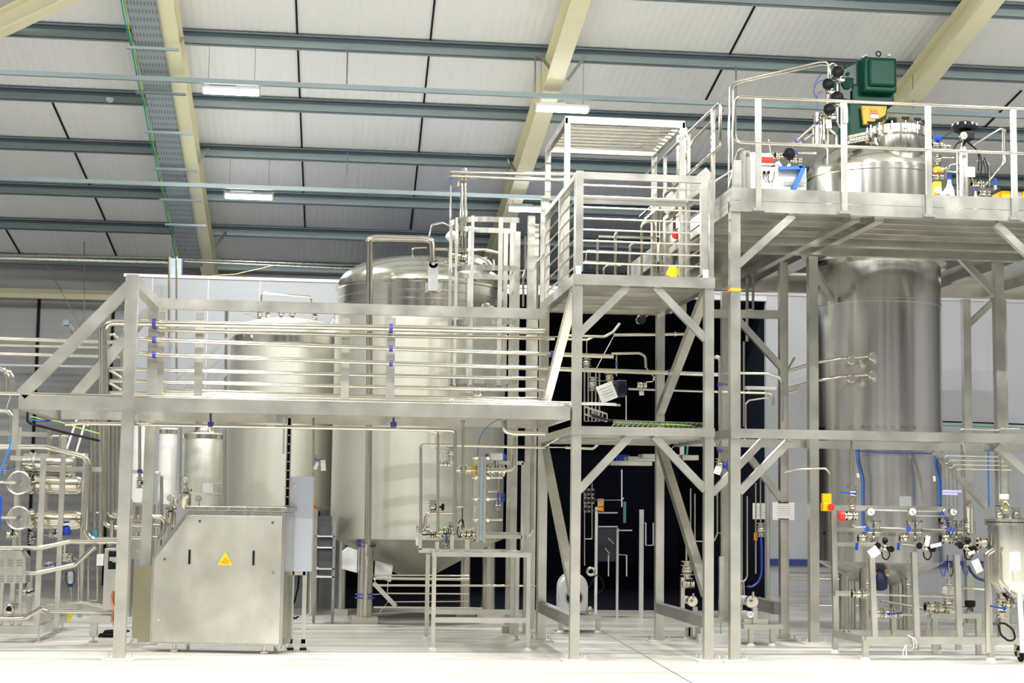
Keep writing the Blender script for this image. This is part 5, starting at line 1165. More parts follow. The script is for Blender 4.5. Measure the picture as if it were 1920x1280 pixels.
# motor flank leaning to the left
fl_ = [pt(1577, 130, YG_), pt(1612, 112, YG_), pt(1622, 106, YG_), pt(1622, 175, YG_), pt(1596, 190, YG_), pt(1575, 184, YG_), pt(1572, 150, YG_)]
MB().prism(fl_, (0, .45, 0)).build('motor_flank', GREEN2, ag, False, .02)
MB().cyl(pt(1590, 155, YG_-.06), pt(1590, 155, YG_+.05), .08, 24).build('motor_boss', GREEN2, ag)
for (px, py) in ((1583, 124), (1598, 149), (1612, 158), (1590, 138), (1585, 163)): MB().cyl(pt(px, py, YG_-.03), pt(px, py, YG_+.05), .025, 12).build('flank_bolt', GREEN2, ag)
MB().torus(pt(1647, 101, YG_+.05), VY, .035, .009, 16).build('lifting_eye', BLACK, ag)
for (px, py) in ((1618, 107), (1623, 104), (1667, 104)): MB().cyl(pt(px, py+2, YG_+.1), pt(px, py-2, YG_+.1), .03, 10).build('top_bolt', LGREY, ag)
yg = [pt(1616, 198, YG_-.1), pt(1663, 199, YG_-.1), pt(1661, 215, YG_-.1), pt(1650, 222, YG_-.1), pt(1630, 233, YG_-.1), pt(1620, 234, YG_-.1)]
yp = MB().prism(yg, (0, .06, 0)).build('yellow_guard', YELLOW, ag, False, .008)
pbox(1632, 203, 1646, 208, YG_-.115, .01).build('orange_plate', ORANGE, yp, False); pbox(1632, 211, 1647, 222, YG_-.115, .01).build('warning_label', WHITE, yp, False); pbox(1632, 211, 1647, 214, YG_-.12, .006).build('label_header', RED, yp, False)
for a in ((1620, 203), (1658, 203)): MB().cyl(pt(a[0], a[1], YG_-.11), pt(a[0], a[1], YG_-.1), .012, 8).build('guard_screw', ORANGE, yp)

# pipe bends with black diaphragm valves
YQ = TCY-.75
pipe('stainless pipe rising by the platform corner and sloping up to the black valves, front', [(1367, 425), (1367, 163), (1376, 154), (1536, 117), (1551, 116), (1553, 128), (1552, 310)], 4.5, YQ, bend=.12)
pipe('stainless pipe parallel and just behind the sloping one', [(1374, 425), (1374, 166), (1384, 156), (1540, 122), (1556, 124), (1556, 140)], 3.6, YQ+.2, bend=.12)
pipe('short hoop pipe over the upper right black valve', [(1552, 126), (1560, 118), (1568, 122), (1570, 132), (1570, 232), (1581, 246), (1581, 262)], 4.5, YQ+.1, bend=.1)
for k, (px, py) in enumerate(((1570, 139), (1552, 162), (1569, 186), (1554, 209))):
    t = valve(('black-capped diaphragm valve topmost beside the green drive', 'black-capped diaphragm valve second from top, left column', 'black-capped diaphragm valve third from top, right column', 'black-capped diaphragm valve lowest beside the green drive')[k], px+4, py+1, YQ-.02*k, 24, 'z', None, None, (-.45, -.8, .1), BLACK)
    MB().bar(pt(px+4, py+12, YQ-.1), pt(px+12, py+12, YQ-.1), .08, .03).build('clamp_bridge', LGREY, t, False)
pipe('kinked stainless pipe from the lowest black valve into the column head', [(1552, 232), (1556, 243), (1567, 252), (1568, 276)], 5.5, YQ-.05, bend=.08)
pipe('thin stainless pipe left of the kinked one', [(1545, 222), (1545, 262), (1549, 268), (1549, 278)], 3.5, YQ-.05)
pipe('sloping grey pipe rising from the left valve to the black valves, upper', [(1485, 270), (1542, 222), (1549, 217)], 6, YQ+.1, clips=((1530, 232, 'z'), (1491, 264, 'z')))
pipe('sloping grey pipe rising from the left valve to the black valves, lower', [(1497, 270), (1545, 236)], 5, YQ+.15, clips=((1505, 264, 'z'),))
t = valve('black round-headed valve low at the left, beside the grey control panel', 1466, 291, YQ-.1, 26, 'x', None, None, (.55, -.7, 0), BLACK)
pipe('hooked stainless pipe left of the low black valve', [(1440, 262), (1441, 268), (1444, 290), (1452, 297), (1462, 297)], 5, YQ-.1)
pipe('horizontal pipe with blue clip right of the low black valve', [(1446, 286), (1530, 287)], 5, YQ+.1, clips=((1492, 286, 'x'),))
valve('dull brass-toned regulator right of the low black valve', 1491, 300, YQ, 22, 'x', None, None)
paper('white diamond tag under the low black valve', 1459, 309, 12, 12, YQ-.2, 35, 0)
paper('thin white tag hanging right of the diamond tag', 1477, 313, 5, 15, YQ-.2, -35, 0)
paper('white label hanging under the lowest black valve', 1554, 232, 11, 16, YQ-.4, 3, 2)
paper('long white paper strip tied on the guardrail post by the drive', 1586, 213, 8, 34, YF-.16, 2, 0)
for k, (pts, d) in enumerate((([(1541, 138), (1527, 156), (1526, 174), (1533, 188)], 1.4), ([(1549, 150), (1533, 152), (1524, 172), (1532, 184), (1538, 190)], 1.2), ([(1542, 172), (1533, 174), (1531, 186), (1536, 214)], 1.2))):
    cable(('longest blue air line looping left of the black valves', 'middle blue air line looping left of the black valves', 'lower blue air line by the lowest black valve')[k], pts, d, YQ-.1, BLUE, 'air_line', 'hose', bend=.3)
# control box and panel
cbx = thing('control_box', 'white control box with red warning plate on the high platform', 'control box', pt(1430, 372, 19.3))
pbox(1407, 285, 1420, 371, 19.3, .5).build('enclosure', LGREY, cbx, False, .01)
pbox(1420, 287, 1446, 371, 19.35, .2).build('door', mat('white door', (.78, .79, .8), .4), cbx, False)
pbox(1427, 294, 1450, 306, 19.32, .02).build('red_plate', RED, cbx, False); pbox(1427, 306, 1450, 309, 19.32, .02).build('white_strip', WHITE, cbx, False)
for px in (1433, 1441): MB().cyl(pt(px, 323, 19.36), pt(px, 323, 19.29), .02, 10).build('gland', BLACK, cbx)
for k in range(3): cable(('short black cable under the control box, left', 'short black cable under the control box, middle', 'black cable looping right under the control box')[k], [(1430+5*k, 325), (1431+5*k, 338), (1440+2*k, 343), (1450, 338), (1452, 322)] if k == 2 else [(1430+7*k, 325), (1432+6*k, 336), (1440+3*k, 343)], 1.3, 19.3, BLACKR, bend=.2)
o = pbox(1448, 314, 1512, 372, 19.9, .05).build('back_panel', mat('grey panel', (.52, .54, .53), .5), None, False); tag(o, 'plain grey back panel standing behind the blue brackets', 'panel')
for k, (a, b, w) in enumerate((((1460, 316), (1508, 315), .07), ((1505, 316), (1487, 356), .09), ((1497, 310), (1505, 318), .07))):
    o = MB().bar(pt(*a, 19.85), pt(*b, 19.85), w, w*.6).build('blue_bracket', mat('blue painted bracket %d' % k, (.03, .13, .55), .4), None, False); tag(o, ('blue horizontal bracket above the grey panel', 'blue slanting bracket across the grey panel', 'short blue bracket stub at the bracket joint')[k], 'bracket')
o = MB().bar(pt(1470, 342, 19.86), pt(1512, 343, 19.86), .015, .02).build('cross_rod', DARKST, None, False); tag(o, 'thin grey rod across the blue slanting bracket', 'rod')
for k, (a, b, c_, d_, m_) in enumerate(((1376, 300, 1390, 352, BEAM), (1391, 280, 1397, 352, STEEL), (1398, 282, 1406, 352, STEEL))):
    o = pbox(a, b, c_, d_+18, 19.0+.1*k, .08).build('privacy_sheet', m_, None, False); tag(o, ('pale sheet behind the platform gate loop', 'narrow upright strip left of the white control box', 'second narrow upright strip left of the white control box')[k], 'panel')
pipe('bent tube gate loop at the platform corner', [(1366, 352), (1378, 300), (1384, 282), (1392, 277), (1395, 284), (1395, 352)], 4, 19.2, 'gate_loop', 'rail', bend=.12)
pipe('low slanting tube from the platform corner up to the gate loop', [(1320, 352), (1376, 318), (1392, 304)], 4, 19.4, 'hand_tube', 'rail')
o = MB().lathe([(.08, 0), (.08, .3), (.06, .32), (.06, .42), (.075, .43), (.075, .47), (0, .48)], pt(1534, 275, YQ+.15), 24).build('sight_pot', PIPE); tag(o, 'small stainless pot below the sloping pipes at the column edge', 'vessel')
for k in range(6):
    q = pt(1595+6*k, 262-1.2*k, TCY-.65); valve(('leftmost of the small ports in front of the green drive', 'second small port in front of the green drive', 'third small port in front of the green drive', 'fourth small port in front of the green drive', 'fifth small port in front of the green drive', 'rightmost small port against the manway clamps')[k], 1595+6*k, 262-1.2*k, TCY-.7, 15, 'z', name='port')
# gas filter column with black head on the right of the dome
YJ = 19.15
gf = thing('filter_column', 'cream filter cylinder with black controller head on the high platform', 'filter', pt(1808, 370, YJ))
k_ = YJ/20.9; b_ = pt(1806, 367, YJ); b_.z = zdk; MB().lathe([(.085*k_, 0), (.085*k_, pt(1806, 289, YJ).z-zdk), (.075*k_, pt(1806, 278, YJ).z-zdk), (.04*k_, pt(1806, 271, YJ).z-zdk), (.04*k_, pt(1806, 260, YJ).z-zdk)], b_, 28).build('cylinder', STEEL, gf)
hd = MB().lathe([(.12, 0), (.16, .02), (.165, .05), (.14, .09), (.08, .12), (0, .13)], pt(1808, 247, YJ), 28).build('head', BLACK, gf)
for k in range(10): a = k*.63; c = pt(1808, 243, YJ)+Vector((.145*math.cos(a), .145*math.sin(a), .03)); MB().cyl(c, c+VZ*.035, .012, 8).build('head_bolt', LGREY, hd)
pbox(1808, 245, 1828, 261, YJ-.15, .2).build('controller', BLACK, gf, False, .015)
gauge(gf, 1807, 254, 15, YJ-.2, (0, 12))
paper('pinkish notice plate beside the cream filter cylinder', 1819, 322, 19, 19, YJ-.25, 0, 4, 'notice_plate', 'sign', 0)
for k, (pts, d) in enumerate((([(1813, 265), (1826, 275), (1838, 290), (1841, 310), (1838, 330), (1832, 342)], 3), ([(1810, 265), (1794, 268), (1789, 280), (1780, 285)], 2.5), ([(1815, 268), (1833, 282), (1836, 300), (1834, 320)], 2.5), ([(1785, 248), (1770, 255), (1763, 267)], 1.2), ([(1845, 295), (1852, 310), (1853, 340)], 2.5), ([(1843, 300), (1848, 320), (1846, 345), (1840, 335)], 2))):
    cable(('thick black cable curving down right of the filter column', 'black cable curving left from the filter column neck', 'second black cable right of the filter column', 'thin cable from the black head to the left', 'dark hose further right of the filter column', 'looped hose low right of the filter column')[k], pts, d, YJ-.1+.03*k, BLACKR, bend=.25)
pipe('bent tube frame at the platform right, sloping then dropping', [(1826, 272), (1876, 241), (1884, 243), (1886, 302), (1848, 346), (1843, 352), (1843, 368)], 4.5, YJ+.1, 'bent_rail', 'rail', bend=.06)
pipe('second upright tube of the same right hand frame', [(1880, 242), (1882, 300), (1878, 312)], 3, YJ+.25, 'bent_rail', 'rail')
pipe('pipe loop left of the filter column, upper', [(1752, 295), (1788, 296)], 3, YJ)
pipe('pipe loop left of the filter column, lower', [(1795, 307), (1780, 309), (1779, 322), (1795, 323)], 3, YJ-.05)
pipe('hooked thin pipe right of the filter column', [(1830, 302), (1850, 302), (1856, 310), (1856, 350)], 3, YJ+.2)
for k, (px, py, s, ax, h, hm, lab) in enumerate(((1757, 271, 18, 'x', None, None, 'blue-topped valve left of the filter column'), (1772, 275, 18, 'x', None, None, 'stacked clamp valve left of the filter column'), (1766, 318, 22, 'x', 200, WHITE, 'white-levered valve low left of the filter column'), (1757, 332, 20, 'x', None, None, 'amber-topped valve on the platform floor'), (1832, 345, 22, 'x', None, None, 'dark valve cluster right of the filter column base'), (1845, 362, 20, 'x', None, None, 'small valve at the foot of the bent tube frame'), (1760, 300, 20, 'z', None, None, 'valve behind the guardrail post by the dome'))):
    valve(lab, px, py, YJ, s, ax, h, hm, (0, -.3, 1) if k in (0, 3) else None, BLUE if k == 0 else ORANGE)
def jug(label, px, y0, y1, w, Y, m_, cap):
    t = thing('bottle', label, 'bottle', pt(px, y1, Y)); z0, z1 = zdk, pt(px, y0, Y).z; r = w/2*mpp(Y); h = z1-z0; c = pt(px, y1, Y); c.z = z0
    MB().lathe([(r*.9, 0), (r, .01), (r, h*.6), (r*.4, h*.78), (r*.4, h*.9)], c, 20).build('body', m_, t); MB().cyl(c+VZ*h*.86, c+VZ*h, r*.5, 14).build('cap', cap, t)
BLW = mat('pale blue plastic', (.45, .55, .72), .35)
jug('pale blue tub with blue lid on the platform left of the filter', 1780, 325, 358, 20, YJ-.3, BLW, BLUE)
jug('white bottle with blue cap at the filter column base', 1829, 350, 368, 9, YJ-.35, WHITE, BLUE)
jug('second white bottle just left of the filter base', 1802, 350, 368, 8, YJ-.35, WHITE, WHITE)
jug('grey translucent canister with blue cap right of the filter', 1866, 334, 364, 15, YJ+.2, mat('grey canister', (.45, .47, .50), .3), BLUE)
o = pbox(1751, 340, 1766, 368, YJ-.3, .1).build('yellow_unit', YELLOW, None, False, .01); tag(o, 'small yellow unit on the platform by the guardrail post', 'box')
for k, (px, py, r) in enumerate(((1759, 356, .045), (1776, 358, .04), (1768, 364, .035))):
    o = MB().cyl(pt(px, py, YJ-.4), pt(px, py, YJ-.3), r, 18).cyl(pt(px, py, YJ-.41), pt(px, py, YJ-.39), r*.3, 12).build('roll', WHITE); tag(o, ('white roll beside the yellow unit', 'second white roll near the blue tub', 'white roll lying lowest in front')[k], 'roll')
tbx = thing('tool_case', 'yellow and black tool case at the right edge of the platform', 'tool case', pt(1900, 372, YJ))
for a, b in ((1878, 1894), (1917, 1935)): pbox(a, 357, b, 371, YJ-.2, .3).build('body', YELLOW, tbx, False, .01)
pbox(1894, 357, 1917, 371, YJ-.18, .28).build('mid_panel', GREY, tbx, False); pbox(1877, 351, 1936, 358, YJ-.21, .32).build('lid', BLACK, tbx, False, .01)
# ------------------------------------------------------------------ column pipes and fittings below the platform
for k, (pts, lab) in enumerate((([(1462, 700), (1528, 680), (1590, 670), (1640, 667)], 'upper curved pipe with round flanges across the column'), ([(1462, 733), (1528, 714), (1590, 704), (1640, 701)], 'lower curved pipe with round flanges across the column'))):
    Yp = TCY-TR-.08
    o = pipe(lab, [(pts[0][0], pts[0][1], Yp+.6), (pts[1][0], pts[1][1], Yp+.25), (pts[2][0], pts[2][1], Yp), (pts[3][0], pts[3][1], Yp-.02)], 6.5, Yp, bend=.4)
    for px, py in ((pts[3][0]-4, pts[3][1]+1), (pts[2][0]+6, pts[2][1]+5)):
        MB().cyl(pt(px, py, Yp-.06), pt(px, py, Yp+.1), .055, 20).torus(pt(px, py, Yp-.05), VY, .05, .012, 20).build('flange', PIPE, o)
pipe('short dim pipe stub left of the column, lower', [(1470, 738), (1495, 732)], 5, 21.9, 'pipe_stub')
pipe('horizontal dim pipe behind the box posts at column mid height', [(1472, 700), (1490, 670)], 5, 22.4, 'pipe_stub')
pipe('conduit running to the yellow emergency stop box', [(1470, 885), (1500, 879), (1548, 878), (1556, 886), (1556, 926)], 4, 19.6, 'conduit', bend=.05)
es = thing('emergency_stop', 'yellow emergency stop box with red mushroom button', 'switch', pt(1551, 960, 19.5))
pbox(1543, 925, 1559, 943, 19.52, .06).build('label_plate', YELLOW, es, False); pbox(1544, 943, 1561, 958, 19.48, .12).build('box', YELLOW, es, False, .008)
MB().cyl(pt(1558, 950, 19.48), pt(1558, 950, 19.40), .035, 20).lathe([(.04, 0), (.042, .02), (.03, .04), (0, .045)], pt(1558, 950, 19.42), 20, (0, -1, 0)).build('button', RED, es)
for k, (px, pts) in enumerate(((1605, [(1604, 838), (1608, 868), (1614, 892), (1616, 900), (1616, 1000)]), (1610, [(1609, 838), (1612, 868), (1618, 890), (1620, 900), (1620, 1000)]), (1752, [(1752, 840), (1753, 870), (1760, 898), (1761, 945)]), (1756, [(1757, 840), (1757, 872), (1763, 898), (1763, 1000)]))):
    cable(('blue air hose down the left of the column front, outer', 'blue air hose down the left of the column front, inner', 'bright blue hose down the right of the column, outer', 'bright blue hose down the right of the column, inner')[k], pts, 3.2, TCY-TR-.25, SKYB if k % 2 == 0 else BLUE, 'hose', 'hose')
cable('blue hose bundle across under the lower beam', [(1606, 838), (1650, 841), (1752, 843)], 3, TCY-TR-.2, BLUE, 'hose', 'hose')
cable('second blue hose bundle across under the lower beam', [(1606, 845), (1650, 848), (1752, 850)], 2.5, TCY-TR-.2, VIOLET, 'hose', 'hose')
cable('light blue hose dropping at the right behind the gas tubes', [(1853, 842), (1853, 890), (1854, 950)], 3.5, 20.9, SKYB, 'hose', 'hose')
paper('small pale tag on the left blue hoses', 1609, 891, 5, 8, TCY-TR-.32, 10, 0)
paper('small pale tag on the right blue hoses', 1752, 897, 5, 10, TCY-TR-.32, 5, 0)
# ------------------------------------------------------------------ gas and utility skid in front of the column
YK, YK2 = 18.55, 19.55
us = thing('utility_skid', 'stainless valve skid frame in front of the column', 'skid', gnd(1700, 1225))
def up(px, py0, Y, px1=None, py1=1195, w=.062):
    a, b = pt(px1 or px, py1, Y), pt(px, py0, Y); MB().bar(Vector((a.x, Y, zu+.02)), b, w, w, (0, 1, 0)).build('upright', BEAM, us, False)
zu = pt(1740, 1200, YK).z
xu0, xu1 = pt(1622, 1200, YK).x, pt(1912, 1206, YK).x
xu2 = pt(1566, 1185, YK2).x
for (p, q) in (((xu0, YK), (xu1, YK)), ((xu2, YK2), (xu0, YK)), ((xu2, YK2), (xu1-.25, YK2))):
    MB().bar((p[0], p[1], zu), (q[0], q[1], zu), .07, .085).build('base_rail', BEAM, us, False)
for px, py, Y in ((1634, 1045, YK), (1713, 1035, YK), (1793, 1040, YK), (1851, 1036, YK+.05)): up(px, py, Y, px+6 if px < 1850 else px+4)
up(1562, 957, YK2, 1567)
for (x, y) in ((xu0, YK), (xu1-.35, YK), (xu2, YK2), (xu1-.6, YK2)):
    MB().box(x-.032, x+.032, y-.032, y+.032, .04, zu).build('leg', BEAM, us, False); MB().lathe([(.02, .05), (.05, .02), (.06, 0)], (x, y, 0), 16).build('foot', WHITE, us)
for (a, b, c_, d_) in ((1562, 948, 1775, 958), (1568, 990, 1790, 997), (1568, 1017, 1640, 1024)):
    x0, x1, z0, z1 = rect(a, b, c_, d_, YK2); MB().box(x0, x1, YK2, YK2+.06, z0, z1).build('cross_rail', BEAM, us, False)
x0, x1, z0, z1 = rect(1566, 1108, 1608, 1117, YK2-.3); MB().box(x0, x1, YK2-.3, YK2-.24, z0, z1).build('cross_rail', BEAM, us, False)
YV = 18.9
def station(label, px, tagrot):
    t = thing('gas_station', label, 'valve assembly', pt(px, 1050, YV))
    gauge(t, px, 959, 16, YV, (0, 22))
    m = MB()
    for dx, dy in ((-4, 985), (10, 985), (-4, 1003), (10, 1003)):
        c = pt(px+dx, dy, YV+.06); m.cbox(c, .07, .08, .075)
    m.build('valve_block', STEEL, t, False, .008)
    for dx in (-4, 11):
        for dy in (977, 994, 1012): q = pt(px+dx, dy, YV+.06); MB().cyl(q-VZ*.012, q+VZ*.012, .052, 16).build('block_flange', PIPE, t)
    MB().cyl(pt(px-7, 991, YV), pt(px-7, 991, YV-.07), .03, 14).build('blue_knob', BLUE, t)
    m = MB(); 
    flanged(m, pt(px-24, 1009, YV+.05), pt(px+4, 1010, YV+.05), .028); m.cbox(pt(px+16, 1014, YV+.03), .05, .06, .11); m.ball(pt(px-14, 1008, YV+.02), .05)
    m.build('cross_body', PIPE, t)
    MB().bar(pt(px-26, 1017, YV-.02), pt(px-27, 1031, YV-.02), .03, .018, (0, 1, 0)).build('blue_lever', BLUE, t, False)
    for dx, dy in ((13, 1023), (38, 1029)): MB().cyl(pt(px+dx, dy, YV-.03), pt(px+dx, dy, YV-.12), .038, 16).build('black_knob', BLACK, t)
    MB().cyl(pt(px+13, 1024, YV), pt(px+38, 1029, YV), .02, 10).ball(pt(px+26, 1026, YV), .045).build('regulator_body', PIPE, t)
    MB().ball(pt(px+26, 1013, YV+.03), .04).build('dark_dome', BLACK, t)
    MB().tube([pt(px+20, 1034, YV), pt(px+22, 1046, YV), pt(px+30, 1050, YV), pt(px+36, 1040, YV), pt(px+32, 1030, YV)], .008, 6, .05).build('coil_line', BLACKR, t)
    return t
station('gas valve station with gauge, leftmost of three on the skid', 1633, 30)
station('gas valve station with gauge, middle of three on the skid', 1711, 0)
station('gas valve station with gauge, rightmost of three on the skid', 1788, 0)
paper('white tag hanging from the leftmost gas station', 1639, 1035, 20, 18, YV-.15, 35, 0)
paper('white leaf-shaped tag standing up at the middle gas station', 1739, 1013, 9, 18, YV-.15, -12, 0)
paper('long white tag lying sideways right of the middle gas station', 1755, 1022, 22, 7, YV-.16, 12, 0)
paper('big white tag hanging low right of the rightmost station', 1833, 1061, 15, 25, YV-.2, 25, 0)
paper('small white tag under the rightmost station', 1822, 1036, 14, 6, YV-.18, 20, 0)
pipe('thin tube linking the left and middle gauges', [(1640, 956), (1704, 958)], 3, YV+.05, 'tube')
pipe('thin tube linking the middle and right gauges, upper', [(1718, 958), (1768, 959), (1772, 955)], 3, YV+.05, 'tube')
pipe('thin tube linking the middle and right gauges, lower', [(1716, 967), (1779, 967)], 2.6, YV+.02, 'tube')
pipe('header tube joining the three gas stations at valve height', [(1599, 975), (1599, 984), (1606, 988), (1622, 988)], 3, YV, 'tube')
pipe('header tube between left and middle gas stations', [(1650, 989), (1700, 991)], 3, YV, 'tube'); pipe('header tube between middle and right gas stations', [(1729, 991), (1778, 993)], 3, YV, 'tube')
pipe('lower rail tube right of the left gas station', [(1612, 1017), (1650, 1020)], 3, YV, 'tube'); pipe('lower rail tube right of the middle gas station', [(1690, 1019), (1722, 1023)], 3, YV, 'tube')
pipe('straight tube dropping from the beam to the left ball valve', [(1596, 800), (1597, 908)], 4.5, YV+.1, 'tube')
valve('large flanged ball valve with blue handle left of the gauges', 1599, 925, YV+.05, 30, 'z', 176, BLUE, name='ball_valve')
valve('small flanged valve under the large ball valve', 1598, 950, YV+.05, 22, 'z', None, None)
valve('relief valve with red cap below the ball valve', 1594, 967, YV, 24, 'x', None, None, (-1, 0, 0), RED)
for k in range(4):
    x = 1771+7.6*k; y = 854+8.3*k
    pipe(('outermost of four bent gas tubes', 'second of four bent gas tubes', 'third of four bent gas tubes', 'innermost of four bent gas tubes')[k], [(1875+7*k, y+2), (x+3, y), (x, y+4), (x+2, 955+(14 if k == 3 else 0))], 2.4, YV-.05, 'gas_tube', 'pipe', bend=.03)
for k, (a, b) in enumerate((((1767, 920), (1802, 921)), ((1767, 925), (1795, 926)))):
    o = MB().bar(pt(*a, YV-.1), pt(*b, YV-.1), .02, .025).build('tube_clamp', mat('violet clamp %d' % k, (.40, .36, .75), .4), None, False); tag(o, ('violet clamp bar on the gas tubes, upper', 'violet clamp bar on the gas tubes, lower')[k], 'clamp')
pipe('upright tube with small pot left of the gas tube bends', [(1803, 833), (1804, 880)], 3.5, YV+.3, 'tube'); o = MB().cyl(pt(1805, 878, YV+.3), pt(1805, 893, YV+.3), .018, 12).build('drip_pot', PIPE); tag(o, 'small pot ending the upright tube by the gas tubes', 'pot')
pipe('tall upright tube to the vessel sight glass', [(1875, 856), (1877, 940)], 3, YV-.1, 'tube')
for k, (pts) in enumerate((((1801, 814), (1801, 806), (1806, 804), (1872, 806)), ((1873, 814), (1873, 806), (1878, 803), (1913, 803), (1916, 812)))):
    pipe(('low tube hoop on the lower beam, left', 'low tube hoop on the lower beam, right')[k], list(pts), 3, 19.0, 'tube_hoop', 'rail', bend=.04)
fp = thing('gas_filter', 'upright stainless filter cartridge right of the gauges', 'filter', pt(1817, 1000, YV+.1)); c = pt(1817, 1000, YV+.1)
MB().lathe([(.03, -.02), (.05, .0), (.055, .02), (.055, .28), (.058, .29), (.058, .32), (.03, .34), (.025, .39), (.05, .395), (.05, .405), (0, .41)], c, 24).build('housing', STEEL, fp)
pipe('white-bodied tube right of the filter cartridge', [(1827, 977), (1828, 1008), (1836, 1011)], 3.5, YV, 'tube')
for k, (px, py, s, ax, h, hm) in enumerate(((1770, 990, 26, 'z', None, None), (1775, 1010, 26, 'x', 60, BLUE), (1805, 1015, 26, 'x', None, None), (1845, 1018, 26, 'x', 180, RED), (1820, 1030, 24, 'x', None, None), (1772, 975, 22, 'x', 120, BLUE), (1812, 985, 22, 'z', None, None))):
    valve(('valve left of the rightmost gas station', 'blue-levered valve under the rightmost gas station', 'valve right of the rightmost gas station', 'valve with red lever near the wheeled vessel', 'small valve above the big low tag', 'green and blue fitting beside the right gauge', 'slim valve between right gauge and filter cartridge')[k], px, py, YV+.1, s, ax, h, hm)
pipe('white-topped pipe crossing to the wheeled vessel', [(1828, 1017), (1858, 1018)], 4, YV, 'tube')
for k in range(4): cable('loose dark hose dangling under the right gas stations', [(1763+14*k, 1040), (1762+14*k, 1065), (1770+14*k, 1085), (1774+14*k, 1060)], 2, YV+.15, (BLUE, BLACKR, GREY, VIOLET)[k], 'hose', 'hose', 'dangling hoses under the gas stations')
cable('dark navy hose bundle curving to the wheeled vessel', [(1815, 1060), (1824, 1078), (1838, 1086), (1850, 1088)], 6, YV+.2, mat('navy hose', (.02, .03, .15), .5), 'hose', 'hose', bend=.2)
cable('green wire hanging beneath the navy hoses', [(1820, 1075), (1830, 1091), (1850, 1094)], 1.5, YV+.15, GRNW)
# lower pipework of the skid
pipe('long horizontal pipe low in the skid with upright branches', [(1608, 1113), (1700, 1116), (1785, 1118), (1795, 1116)], 4.5, YV+.1, flanges=((1608, 1113, 'x'), (1616, 1113, 'x')))
for k, (px, y0, y1) in enumerate(((1625, 1040, 1112), (1702, 1050, 1115), (1779, 1055, 1116))):
    pipe(('upright branch tube low in the skid, left', 'upright branch tube low in the skid, middle', 'upright branch tube low in the skid, right')[k], [(px, y0), (px+1, y1)], 2.8, YV+.1, 'tube')
    valve(('small clamp valve on the left branch tube', 'small clamp valve on the middle branch tube', 'small clamp valve on the right branch tube')[k], px+1, 1094 if k else 1092, YV+.1, 16, 'z')
valve('flanged joint at the left end of the long low pipe', 1610, 1113, YV+.1, 26, 'x')
pipe('second low pipe near the skid base', [(1648, 1151), (1730, 1152), (1740, 1146)], 4.5, 19.2)
for k, (px, py, s) in enumerate(((1646, 1150, 28), (1663, 1150, 28), (1678, 1151, 24))): valve(('leftmost valve on the low pipe near the skid base', 'middle valve on the low pipe, with blue lever', 'rightmost valve on the low pipe near the base')[k], px, py, 19.2, s, 'x', 5 if k == 1 else None, BLUE)
for k, (px, py, s) in enumerate(((1748, 1138, 28), (1765, 1140, 28), (1778, 1128, 30))): valve(('leftmost valve on the little bench', 'middle valve on the little bench', 'blue-grey valve over the little bench')[k], px, py, 19.3, s, 'x' if k < 2 else 'z', None, None, (0, -.2, 1) if k == 2 else None, GREY)
pipe('pipe along the top of the little bench', [(1738, 1137), (1812, 1138)], 4, 19.3)
ap = thing('black_actuator_valve', 'black-capped valve on the right of the little bench', 'valve', pt(1819, 1140, 19.2)); MB().lathe([(.035, -.05), (.035, 0), (.06, .005), (.065, .05), (.06, .08), (0, .085)], pt(1819, 1138, 19.2), 24).build('head', BLACK, ap); MB().cyl(pt(1819, 1146, 19.2), pt(1819, 1136, 19.2), .035, 14).build('neck', STEEL, ap)
lb = thing('little_bench', 'small stainless bench inside the skid carrying valves', 'bench', gnd(1790, 1190))
x0, x1, z0, z1 = rect(1744, 1150, 1838, 1159, 19.3); MB().box(x0, x1, 19.27, 19.33, z0, z1).build('top_rail', BEAM, lb, False); MB().box(x0, x1, 19.9, 19.96, z0, z1).build('top_rail', BEAM, lb, False)
for px in (1752, 1834):
    for yy in (19.3, 19.93): q = pt(px, 1170, 19.3); MB().box(q.x-.03, q.x+.03, yy-.03, yy+.03, 0, z0).build('leg', BEAM, lb, False)
o = pbox(1673, 1154, 1681, 1190, 19.25, .06).build('pipe_stand', BEAM, None, False); tag(o, 'short upright stand under the low pipe', 'stand')
bm_ = thing('bottom_motor', 'navy hanging motor under the column base', 'motor', pt(1650, 1090, 22.0)); MB().lathe([(.05, 0), (.1, .03), (.105, .18), (.07, .24), (.07, .3)], pt(1650, 1107, 21.9), 24).build('housing', mat('navy motor', (.01, .015, .07), .4), bm_); MB().cyl(pt(1640, 1076, 21.9), pt(1665, 1076, 21.9), .05, 12).build('yellow_coupling', BRASS, bm_)
pipe('dark sloping pipe low behind the skid uprights', [(1650, 1126), (1740, 1142)], 5, 21.0, m=DARKST)
pipe('horizontal pipe far back along the right partition, lower', [(1480, 1134), (1800, 1138)], 4, 26.8, 'wall_pipe')
pipe('bright horizontal pipe far back along the right partition', [(1470, 1084), (1600, 1086)], 6, 26.9, 'wall_pipe')
pipe('slim pipe along the right partition between the other two', [(1470, 1073), (1600, 1074)], 3, 26.9, 'wall_pipe', m=DARKST)
cable('dark cables along the partition above the blue rail at right', [(1760, 790), (1830, 792), (1960, 797)], 3, 27.2, BLACKR); cable('green cable along the partition at right', [(1760, 797), (1960, 803)], 2, 27.2, TEAL)
cable('white cable ends draped over the skid base rail', [(1702, 1190), (1712, 1196), (1714, 1210), (1712, 1216)], 2.2, YK-.08, WHITE, bend=.1); cable('second white cable end draped over the skid base rail', [(1704, 1192), (1718, 1198), (1719, 1212), (1717, 1215)], 2, YK-.1, WHITE, bend=.1)
for k, px in enumerate((1693, 1698)): cable(('left white strap dangling below the skid base rail', 'right white strap dangling below the skid base rail')[k], [(1699, 1208), (px+1, 1218), (px-1+3*k, 1233)], 2.2, YK-.05, WHITE, 'strap', 'strap')
